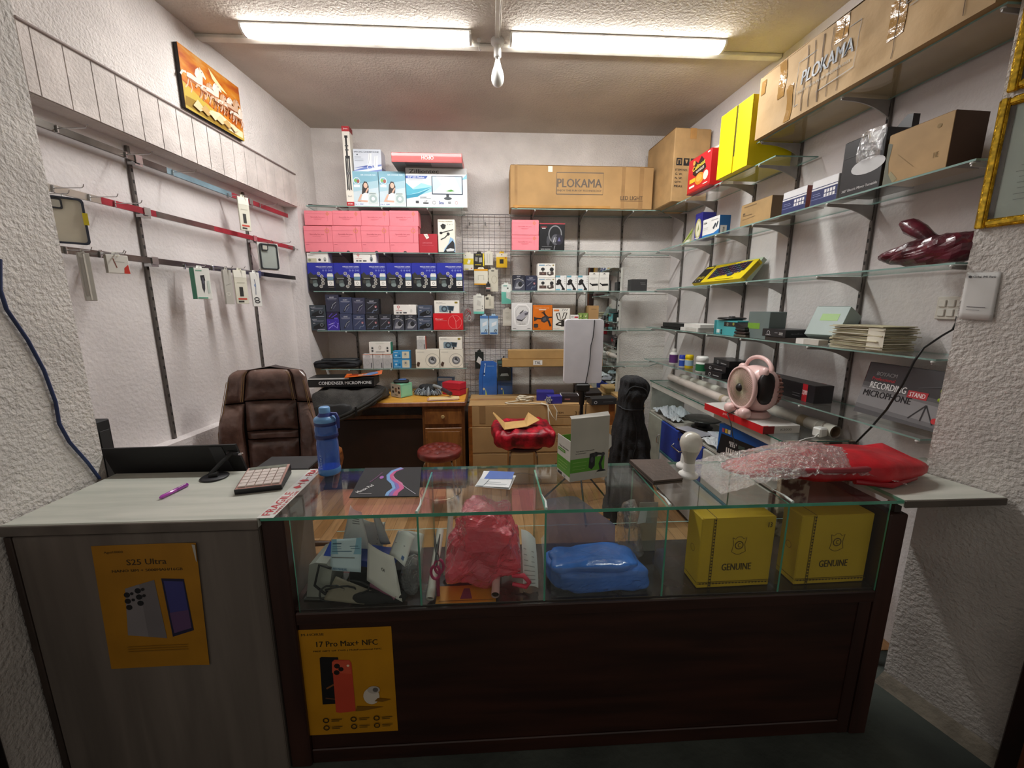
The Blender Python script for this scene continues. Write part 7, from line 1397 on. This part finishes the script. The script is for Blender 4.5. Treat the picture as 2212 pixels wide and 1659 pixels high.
# blue packet
t = thing('blue_packet', 'folded blue fabric packet in clear plastic in the display case', 'packet', (.348, 1.205, fz))
BLU = M('#3f80e0', .22, var=.15, scale=8, bump=.7, bscale=13, coat=.5)
MB().blob((0, 0, .042), (.160, .072, .040), .40, .30, 80, 34, .022, 10, 2, fn=lambda q: Vector((max(-.172, min(.172, q.x)), max(-.079, q.y), max(q.z, -.041)))).build('packet_body', BLU, t)
MB().blob((-.01, .0, .084), (.148, .062, .016), .55, .4, 70, 20, .020, 14, 5).build('folded_top', BLU, t)
def f2(u, v): n = noise.fractal(Vector((u*9, v*9, 7)), 1, 2, 3)*.008; return (-.165+.33*u, -.080-.004*sin(pi*v)-abs(n)*.4, .004+.105*v)
m = MB(); m.grid(f2, 30, 16, smooth=False); m.build('plastic_front', clear('#f4f6fa', 1.3, .1, .05, 'packet_film', .7, 30), t)
t = thing('lilac_sheet', 'lilac-grey plastic sheet standing behind the blue packet', 'plastic sheet', (.31, 1.345, fz))
MB().grid(lambda u, v: (-.115+.26*u, .02*sin(4*u)+.01*v, .225*v*(1-.45*max(0, u-.45)/.55)), 16, 10).build('sheet', clear('#b9b2c0', 1.2, .15, .55, 'lilac_film', .3, 12), t)
t = thing('clear_bag', 'crumpled clear plastic bag right of the blue packet', 'plastic bag', (.513, 1.33, fz))
MB().blob((-.02, 0, .10), (.055, .06, .10), .8, .9, 26, 20, .05, 14, 4, fn=lambda q: Vector((max(-.018, min(.044, q.x)), max(-.10, min(.09, q.y)), max(q.z, -.099)))).build('bag', clear('#f2f2f2', 1.7, .1, .07, 'crinkled_film2', .8, 40), t)
MB().add([(.0, -.05, .16), (.03, -.05, .165), (.034, -.05, .215), (.008, -.05, .21)], [(0, 1, 2, 3)]).build('white_tag', M('#dedfd8', .5), t)
t = thing('grey_card', 'small white card scrap standing left of the first yellow box', 'card', (.60, 1.36, fz))
MB().cbox(-.05, .02, -.002, .002, 0, .20, .001).build('sheet', M('#a9aca4', .5), t)
MB().cbox(-.05, .02, -.004, -.0022, .14, .17, .0005).build('strip', M('#c4c6be', .5), t)
# pink plastic bag
t = thing('pink_plastic_bag', 'crumpled translucent pink plastic bag stuffed in the display case', 'plastic bag', (-.035, 1.235, fz))
PB = clear('#fb7b8c', 2.0, .10, .50, 'pink_film', .7, 30)
def pb(q):
    k = (q.z+.14)/.28
    q = Vector((q.x*(1.15-.35*k)+.02*k, q.y, q.z)); n = noise.fractal(q*13+Vector((1, 2, 3)), 1, 2, 4)
    q = q+q.normalized()*(.030*n+.014*sin(q.x*28+1)*sin(q.z*22))
    return Vector((max(-.118, min(.128, q.x)), max(-.09, min(.10, q.y)), max(q.z, -.138)))
m = MB(); m.blob((0, 0, .140), (.124, .09, .128), .6, .7, 64, 44, .03, 7, 8, fn=pb); m.sm = [False]*len(m.sm); m.build('bag_body', PB, t)
MB().blob((.01, .0, .11), (.06, .05, .09), .8, .8, 24, 16, .03, 9, 3).build('contents', M('#e8607a', .6, var=.2, scale=14), t)
MB().tube([(.10, -.06, .05), (.135, -.075, .06), (.155, -.075, .035), (.145, -.07, .015), (.10, -.06, .02)], [.006, .008, .007, .008, .006], 6).build('handle_loop', M('#e0405a', .4, var=.1), t)
t = thing('scissors', 'scissors with pink handles standing in the display case', 'scissors', (-.175, 1.155, fz+.002))
PH = M('#b03060', .35)
for s, zc in ((-1, .085), (1, .105)):
    MB().tube([(.006*s+.014*cos(2*pi*k/16), 0, zc+.024*sin(2*pi*k/16)) for k in range(16)], .0045, 8, closed=True).build('finger_loop', PH, t)
MB().tube([(.004, 0, .128), (-.004, .01, .17), (-.008, .02, .21)], [.006, .005, .0015], 6).build('blade', STEEL, t)
MB().tube([(-.004, 0, .11), (.002, .01, .165), (.010, .02, .205)], [.006, .005, .0015], 6).build('blade', STEEL, t)
MB().lathe([(.004, -.006), (.004, -.004)], 10, (0, .004, .15), 'y').build('pivot', CHROME, t)
MB().tube([(0, .002, .0), (0, .002, .065)], .006, 8).build('sheath', M('#8f2a50', .4), t)
def proll(label, x0, y0, z0, x1, y1, z1, r, col):
    t = thing('rolled_paper', label, 'roll', (x0, y0, z0), 0, 'rolled papers in the display case'); q_ = Vector((x1-x0, y1-y0, z1-z0))
    MB().tube([(0, 0, 0), q_*.5, q_], r, 16, cap=False).build('roll', M(col, .6, var=.04), t)
    MB().tube([q_*.02, q_*.98], r*.8, 14, cap=False).build('inner_turn', M('#5f4230', .7), t)
proll('rolled white poster leaning left of the pink bag, nearest the glass', -.197, 1.128, fz+.0135, -.185, 1.33, fz+.13, .013, '#d3cfc4')
proll('thin rolled paper behind the scissors', -.160, 1.24, fz+.012, -.150, 1.37, fz+.17, .010, '#cfc9ba')
proll('rolled pinkish poster sticking out under the pink bag', .008, 1.128, fz+.0175, .02, 1.30, fz+.05, .013, '#d9b9b0')
t = thing('orange_sheet', 'orange paper sheet on the case floor under the pink bag', 'paper', (-.09, 1.15, fz))
MB().cbox(-.09, .10, -.03, .05, 0, .0018, .0005).build('sheet', M('#cf8d1e', .5, var=.08), t)
printed('print', t, [('r', .05, .1, .95, .14, '#8a5a12'), ('p', [(.4, .2), (.6, .2), (.55, .8), (.45, .8)], '#7a3a55')], lambda x, y, e: (-.09+x, -.03+y, .0018+e), .19, .08)
t = thing('white_form', 'curled white printed form right of the pink bag', 'paper', (.122, 1.20, fz))
MB().grid(lambda u, v: (-.022+.050*u, -.03+.10*v*v, .004+.155*v*(1-.25*u)+.01*sin(3*u)), 8, 12).build('sheet', M('#ececea', .6, var=.03), t)
printed('print', t, [('r', .1, .1+.09*k, .8, .115+.09*k, '#a9a9a6') for k in range(8)], lambda x, y, e: (-.022+x, -.03+.10*(y/.155)**2-.002-e, .004+y*(1-.25*x/.05)+.01*sin(3*x/.05)), .05, .155)
# left compartment clutter
t = thing('router', 'old pale grey modem standing at the left end of the display case', 'modem', (-.553, 1.185, fz), R(-4))
MB().prism([(-.04, .0), (.03, .0), (.05, .10), (.035, .125), (.0, .128), (-.02, .12)], lambda u, v, q_: (u, q_, v), -.02, .09).build('case', M('#a9aba0', .5, var=.06), t)
MB().cbox(-.045, .055, -.03, .1, .0, .006, .002).build('foot', M('#55564f', .5), t)
MB().tube([(.05, -.022, .11), (.02, -.035, .13), (.0, -.036, .06), (.03, -.036, .03), (.08, -.03, .02)], .004, 6).build('cable', BLACK, t)
def sheet(name, label, pts, col, ops=(), cat='paper', curl=.01):
    """a bent sheet through four corner points"""
    A, B, C_, D_ = [Vector(p) for p in pts]; n0 = (B-A).cross(D_-A).normalized()
    if n0.y > 0: n0 = -n0
    def g(u, v, e=0): p = A*(1-u)*(1-v)+B*u*(1-v)+C_*u*v+D_*(1-u)*v; return p+n0*(curl*sin(pi*u)*(.4+.6*v)+e)
    base = (A+B)/2; t = thing(name, label, cat, base)
    m = MB(); m.grid(lambda u, v: tuple(g(u, v)-base), 10, 8); o = m.build('sheet', M(col, .55, var=.04), t)
    s_ = o.modifiers.new('thick', 'SOLIDIFY'); s_.thickness = .0012
    if ops: printed('print', t, ops, lambda x, y, e: tuple(g(x, y, .0014+e)-base), 1, 1)
    return t
sheet('leaflet', 'pale blue printed leaflet standing in the cluttered left compartment', [(-.512, 1.165, fz+.10), (-.415, 1.16, fz+.092), (-.418, 1.20, fz+.188), (-.512, 1.20, fz+.185)], '#d6ebf2', [('r', 0, .52, 1, 1, '#8fc0d4'), ('r', .05, .84, .35, .87, '#3a5f78'), ('r', .05, .75, .9, .77, '#5a8098'), ('r', .05, .68, .95, .70, '#5a8098'), ('r', .05, .60, .7, .62, '#5a8098'), ('r', .05, .40, .8, .43, '#77797a'), ('t', 'USER MANUAL', .32, .06, .07, '#4a7aa0', .5)], 'leaflet', .004)
sheet('paper_sheet', 'white folded sheet sticking up behind the blue leaflet', [(-.52, 1.26, fz+.08), (-.41, 1.25, fz+.10), (-.44, 1.28, fz+.235), (-.475, 1.28, fz+.26)], '#e9e9e4', [('r', .4, .7+.05*k, .8, .72+.05*k, '#9a9a98') for k in range(4)], curl=.012)
sheet('envelope', 'white creased envelope with a small black mark in the left compartment', [(-.395, 1.15, fz+.07), (-.282, 1.125, fz+.008), (-.315, 1.18, fz+.13), (-.40, 1.20, fz+.17)], '#e6e3da', [('t', 'C4', .55, .55, .08, '#1d1d1d', .1)], curl=.02)
sheet('paper_sheet', 'curled white slip with a blue stamp near the divider', [(-.335, 1.20, fz+.125), (-.28, 1.17, fz+.10), (-.262, 1.26, fz+.15), (-.32, 1.27, fz+.165)], '#e6e8e2', [('r', .7, .1, .85, .22, '#4a6a9a'), ('r', .1, .5, .7, .53, '#9a9a98')], curl=.018)
sheet('paper_sheet', 'narrow folded white strip rising in the middle of the clutter', [(-.39, 1.30, fz+.10), (-.355, 1.30, fz+.10), (-.39, 1.31, fz+.20), (-.415, 1.31, fz+.21)], '#cfcfca', curl=.01)
sheet('brown_card', 'tan card sloping at the front of the left compartment', [(-.525, 1.13, fz+.022), (-.40, 1.125, fz+.005), (-.375, 1.15, fz+.03), (-.495, 1.165, fz+.078)], '#8f8672', curl=.003, cat='card')
t = pack('blue_flat_box', 'flat blue box under the leaflet in the left compartment', 'box', .17, .09, .022, (-.405, 1.235, fz+.088), rz=R(-6), ry=R(8), col='#24459c', rough=.35)
pack('black_case', 'black flat case filling the bottom of the left compartment', 'box', .22, .14, .055, (-.365, 1.285, fz), rz=R(3), col='#1e1d1c', rough=.6)
t = thing('pink_tube', 'pinkish rubber tube lying in the left compartment', 'tube', (-.385, 1.155, fz+.03))
MB().tube([(0, .01, .02), (.03, 0, .012), (.06, -.01, .0), (.082, -.018, -.012)], .0125, 14).build('tube', M('#a0607a', .5, var=.1), t)
MB().lathe([(.0055, -.002), (.0055, .0)], 10, (.083, -.026, -.013), 'y').build('bore', BLACK, t)
t = thing('clear_bag', 'small crinkled clear bag beside the first glass divider', 'plastic bag', (-.262, 1.19, fz))
MB().blob((0, 0, .06), (.028, .05, .06), .8, .9, 22, 16, .02, 20, 4, fn=lambda q: Vector((max(-.034, min(.034, q.x)), q.y, max(q.z, -.058)))).build('bag', clear('#f2f2f2', 2.0, .1, .12, 'crinkled_film2', .9, 50), t)
t = thing('dark_cloth', 'heap of dark cloth at the front of the left compartment', 'cloth', (-.36, 1.145, fz))
MB().blob((0, 0, .016), (.09, .02, .018), .8, .8, 30, 10, .012, 18, 2, fn=lambda q: Vector((q.x, max(-.028, q.y), max(q.z, -.015)))).build('cloth', M('#1f1c1b', .85, var=.2), t)

sheet('paper_sheet', 'crumpled white printed sheet at the back of the left compartment', [(-.50, 1.33, fz+.02), (-.40, 1.34, fz+.02), (-.385, 1.36, fz+.15), (-.47, 1.36, fz+.17)], '#e3e4de', [('r', .1, .3+.12*k, .8, .33+.12*k, '#a9a9a6') for k in range(5)], curl=.025)
sheet('paper_sheet', 'folded white instruction strip lying beside the divider', [(-.36, 1.30, fz+.07), (-.25, 1.28, fz+.07), (-.245, 1.34, fz+.11), (-.34, 1.35, fz+.12)], '#e6e8e4', curl=.02)
sheet('blue_card', 'bright blue card corner poking out under the leaflet', [(-.545, 1.20, fz+.125), (-.50, 1.18, fz+.10), (-.49, 1.22, fz+.14), (-.53, 1.23, fz+.16)], '#2f56c8', curl=.004, cat='card')
t = thing('cable_tangle', 'thin black cable tangled at the front of the left compartment', 'cable', (-.50, 1.14, fz))
MB().tube([(.05*cos(k*.6)*(1+.3*sin(k*.9))+.004*k-.02, .012*sin(k*.8), .030+.024*sin(k*.6)+.001*k) for k in range(26)], .003, 6).build('cable', BLACK, t)
MB().cbox(.06, .085, -.008, .006, .001, .012, .002).build('plug', BLACK, t)

# ================================================================== POSTERS, PILLARS
OR1 = '#b9841c'
t = thing('poster', 'yellow phone poster taped to the grey cabinet front', 'poster', (-1.0, 1.094, .427), 0)
pw, ph_ = .288, .408; shx = lambda x, y, e: (x-.150+.018*y/ph_, -.0004-e+(-.004*(x/pw)**6), y+.003*(x/pw))
m = MB(); m.grid(lambda u, v: shx(u*pw, v*ph_, .0004), 8, 8); m.build('sheet', M('#a87414', .45, var=.06), t)
printed('print', t, [('t', 'S25 Ultra', .50, .865, .045, '#3a2a10', .38), ('t', 'Agni10000', .20, .945, .022, '#5a4010', .18), ('t', 'NANO SIM + 5000MAH/16GB', .50, .80, .02, '#3a2a10', .68),
    ('p', [(.22, .28), (.26, .66), (.55, .72), (.60, .24)], '#6f6a6c'), ('p', [(.22, .28), (.26, .66), (.40, .69), (.42, .26)], '#7d787a'), ('p', [(.66, .25), (.62, .73), (.84, .72), (.88, .30)], '#1d1c3a'), ('p', [(.68, .28), (.64, .71), (.83, .70), (.86, .32)], '#3a3a78'), ('p', [(.68, .28), (.66, .45), (.85, .47), (.86, .32)], '#5a3f66')]+
    [('e', x, y, .03, .03, '#17171a') for x, y in ((.27, .61), (.27, .56), (.275, .51), (.38, .64), (.385, .59), (.39, .54))]+[('e', x, y, .016, .016, '#17171a') for x, y in ((.32, .62), (.325, .57), (.43, .65), (.435, .60))]+[('r', .2, .14+.02*k, .8, .145+.02*k, '#8a6216') for k in range(3)], shx, pw, ph_, eps=.0008)
MB().add([shx(pw*.985, ph_*.86, .002), shx(pw*1.0, ph_*.86, .004), shx(pw*1.0, ph_*.99, .004), shx(pw*.96, ph_*.99, .002)], [(0, 1, 2, 3)]).build('peeling_corner', M('#b9b6ac', .4), t)
t = thing('poster', 'yellow 17 Pro Max poster on the dark counter front', 'poster', (-.463, 1.1192, .112), 0)
pw, ph_ = .286, .400
fl = lambda x, y, e: (x-pw/2, -.0006-e, y)
MB().box(-pw/2, pw/2, -.0006, 0, 0, ph_).build('sheet', M('#bd8410', .45, var=.05), t)
feats = []
for k, (u, v) in enumerate(((.15, .145), (.46, .145), (.72, .145), (.15, .075), (.46, .075), (.72, .075))): feats += [('o', u+.05, v, .035, .035, .012, '#2f240a'), ('r', u+.11, v+.004, u+.23, v+.010, '#4a380e'), ('r', u+.11, v-.012, u+.20, v-.006, '#4a380e')]
printed('print', t, [('t', 'M-HORSE', .15, .955, .022, '#2f240a', .24), ('t', '17 Pro Max+ NFC', .51, .865, .05, '#2f240a', .66), ('t', 'FREE GIFT OF TWS | MultiFunctional NFC', .51, .80, .017, '#2f240a', .74),
    ('p', [(.18, .30), (.20, .74), (.22, .75), (.40, .74), (.40, .30)], '#121012'), ('l', [(.24, .45), (.36, .5)], .02, '#7a4a26'), ('l', [(.22, .36), (.36, .34)], .015, '#5a3a26'), ('p', [(.32, .22), (.33, .70), (.36, .72), (.52, .71), (.54, .68), (.54, .22), (.36, .21)], '#c0432c'), ('p', [(.32, .60), (.33, .70), (.52, .71), (.53, .58)], '#cc5238'), ('e', .38, .66, .032, .032, '#1d1210'), ('e', .37, .60, .032, .032, '#1d1210'), ('e', .42, .63, .028, .028, '#1d1210'), ('e', .50, .66, .015, .015, '#f0d0b0'), ('p', [(.54, .22), (.56, .27), (.86, .25), (.62, .22)], '#7a5208'), ('e', .73, .36, .09, .11, '#cfc6b8'), ('e', .76, .42, .07, .05, '#b3aba0'), ('e', .78, .42, .03, .03, '#5f5a55'), ('p', [(.80, .34), (.95, .32), (.85, .30), (.76, .31)], '#7a5208')]+feats, fl, pw, ph_, eps=.0003)
# right pillar: framed certificates and pinned notice
nd = Vector((1.685-1.58, .96-1.30, 0)).normalized()   # along the pillar face towards the camera
rzp = math.atan2(nd.y, nd.x); p0 = Vector((1.58, 1.30, 0))
def on_pillar(s, z): q_ = p0+nd*s; return (q_.x, q_.y, z)
GF = M('#c69a1c', .28, .75, var=.2, scale=30, bump=.5, bscale=90)
def framed(label, s, z, w, h):
    t = thing('framed_certificate', label, 'framed certificate', on_pillar(s, z), rzp); wd = .026
    for nm, x0, x1, z0, z1 in (('frame_side', 0, wd, 0, h), ('frame_side', w-wd, w, 0, h), ('frame_rail', wd, w-wd, 0, wd), ('frame_rail', wd, w-wd, h-wd, h)):
        m = MB(); m.cbox(x0, x1, -.016, -.001, z0, z1, .004); o = m.build(nm, GF, t)
        i = .007; MB().cbox(x0+(i if nm == 'frame_side' else 0), x1-(i if nm == 'frame_side' else 0), -.0195, -.0155, z0+(0 if nm == 'frame_side' else i), z1-(0 if nm == 'frame_side' else i), .0015).build('bead', M('#e0b83a', .3, .7, var=.25, scale=60), o)
    MB().box(wd, w-wd, -.006, -.002, wd, h-wd).build('paper', M('#b9c0bb', .5, var=.04), t)
    MB().box(wd, wd+.012, -.008, -.0062, wd, h-wd).build('mount_edge', M('#3a2a1c', .6), t)
    random.seed(2); ops = []
    for k in range(16): ops.append(('l', [(.2+random.uniform(0, .1), .9-.05*k), (.5+random.uniform(0, .4), .9-.05*k)], .006, '#5f655f'))
    printed('print', t, ops, lambda x, y, e: (wd+x, -.0062-e, wd+y), w-2*wd, h-2*wd)
    MB().box(wd, w-wd, -.0118, -.0108, wd, h-wd).build('glass', clear('#f6f8f6', 1.0, .03, .02), t)
    return t
framed('gold-framed certificate on the right pillar above the pinned notice', .002, 1.745, .25, .375)
framed('gold-framed certificate at the top right corner of the picture', .012, 2.135, .25, .36)
t = thing('pinned_notice', 'white paper notice hanging on the right pillar below the certificates', 'notice', on_pillar(.003, 1.455), rzp)
m = MB(); m.grid(lambda u, v: (.080*u+.004*(1-v), -.003-.003*sin(pi*u)*(1-v)-.003*(1-v), .005*(1-u)+.150*v), 10, 8); o = m.build('sheet', M('#d6d6d4', .4, var=.03), t)
s_ = o.modifiers.new('thick', 'SOLIDIFY'); s_.thickness = .0008
printed('print', t, [('t', 'Global IME Bank', .56, .91, .045, '#3a3a3c', .66), ('e', .14, .91, .05, .05, '#3a3a3c'), ('r', .2, .26, .75, .275, '#6a6a6c'), ('r', .2, .20, .6, .21, '#8a8a8c')], lambda x, y, e: (x+.004*(1-y/.15), -.0042-.003*sin(pi*x/.08)*(1-y/.15)-.003*(1-y/.15)-e, .005*(1-x/.08)+y), .080, .150)
# switch box on the right wall
y = 1.495
t = thing('switch_board', 'white electrical switch plate on the right wall behind the notice', 'switch', (xr(y), y, 1.45), RZR)
MB().cbox(-.045, .06, -.012, -.0005, 0, .088, .003).build('plate', M('#d6d0c6', .4, var=.05), t)
for k in range(6):
    MB().cbox(-.034+.030*(k % 3), -.010+.030*(k % 3), -.017, -.0122, .012+.036*(k//3), .040+.036*(k//3), .002).build('switch', M('#dcd8d0', .35), t)
t = thing('black_cable', 'thin black cable running from the switch plate down to the showcase', 'cable', (xr(1.47, .01), 1.47, 1.455))
pts = [(2072, 684), (2058, 712), (2035, 725), (1995, 752), (1975, 780), (1950, 830), (1915, 885), (1880, 925), (1850, 955)]
off = [.02, .05, .10, .27, .275, .275, .27, .20, .10]
MB().tube([PR(x, y_, o_)-t.location for (x, y_), o_ in zip(pts, off)], .0038, 8).build('cable', BLACK, t)
MB().lathe([(.006, 0), (.006, .02), (.003, .03)], 8, (0, -.01, -.01)).build('plug', BLACK, t)
# blue cable on the left pillar
t = thing('blue_cable', 'dark blue network cable running down the left pillar', 'cable', (-1.375, 1.2, .9))
pts = [(-.40, 560), (0, 625), (14, 668), (60, 735), (95, 800), (120, 868), (128, 915), (150, 955), (190, 1000), (215, 1034)]
def LPp(x, y, off=.008): return PP(x, y, (-1.385+off, 1.44, 0), (.46, .025, 0))
MB().tube([LPp(x, y_)-t.location for x, y_ in pts], .0048, 8).build('cable', M('#26365f', .45, var=.1), t)
MB().cbox(-.004, .004, -.008, .008, -.006, .006, .002).build('clip', M('#d0d0cc', .5), t); t.children[1].location = LPp(120, 868, .003)-t.location
# things hanging behind the flap, at the gap beside the counter
t = thing('grey_umbrella', 'grey folded umbrella with a dark handle standing behind the flap', 'umbrella', (1.66, 1.47, .004))
MB().lathe([(.006, .10), (.022, .16), (.030, .40), (.024, .62), (.010, .66)], 14).build('folded_canopy', M('#6f7a88', .7, var=.15), t)
MB().tube([(0, 0, .0), (0, 0, .11)], .005, 8).build('tip', BLACK, t)
MB().tube([(0, 0, .66), (.004, 0, .72), (.03, 0, .745), (.05, 0, .72)], .009, 8).build('handle', BLACK, t)
MB().tube([(.026*cos(k*.5), .026*sin(k*.5), .50+.002*k) for k in range(13)], .003, 6).build('strap', M('#2b2f36', .6), t)
t = thing('wooden_bat', 'brown wooden stick leaning against the right pillar behind the counter', 'stick', (1.62, 1.40, .004))
MB().tube([(0, 0, 0), (.004, .02, .20), (.01, .05, .50)], [.016, .014, .010], 10).build('shaft', wood('#5a3f28', '#7d5c3a', (6, 6, 1), .5), t)
MB().lathe([(.018, 0), (.020, .03), (.017, .05)], 12).build('rubber_foot', BLACK, t)
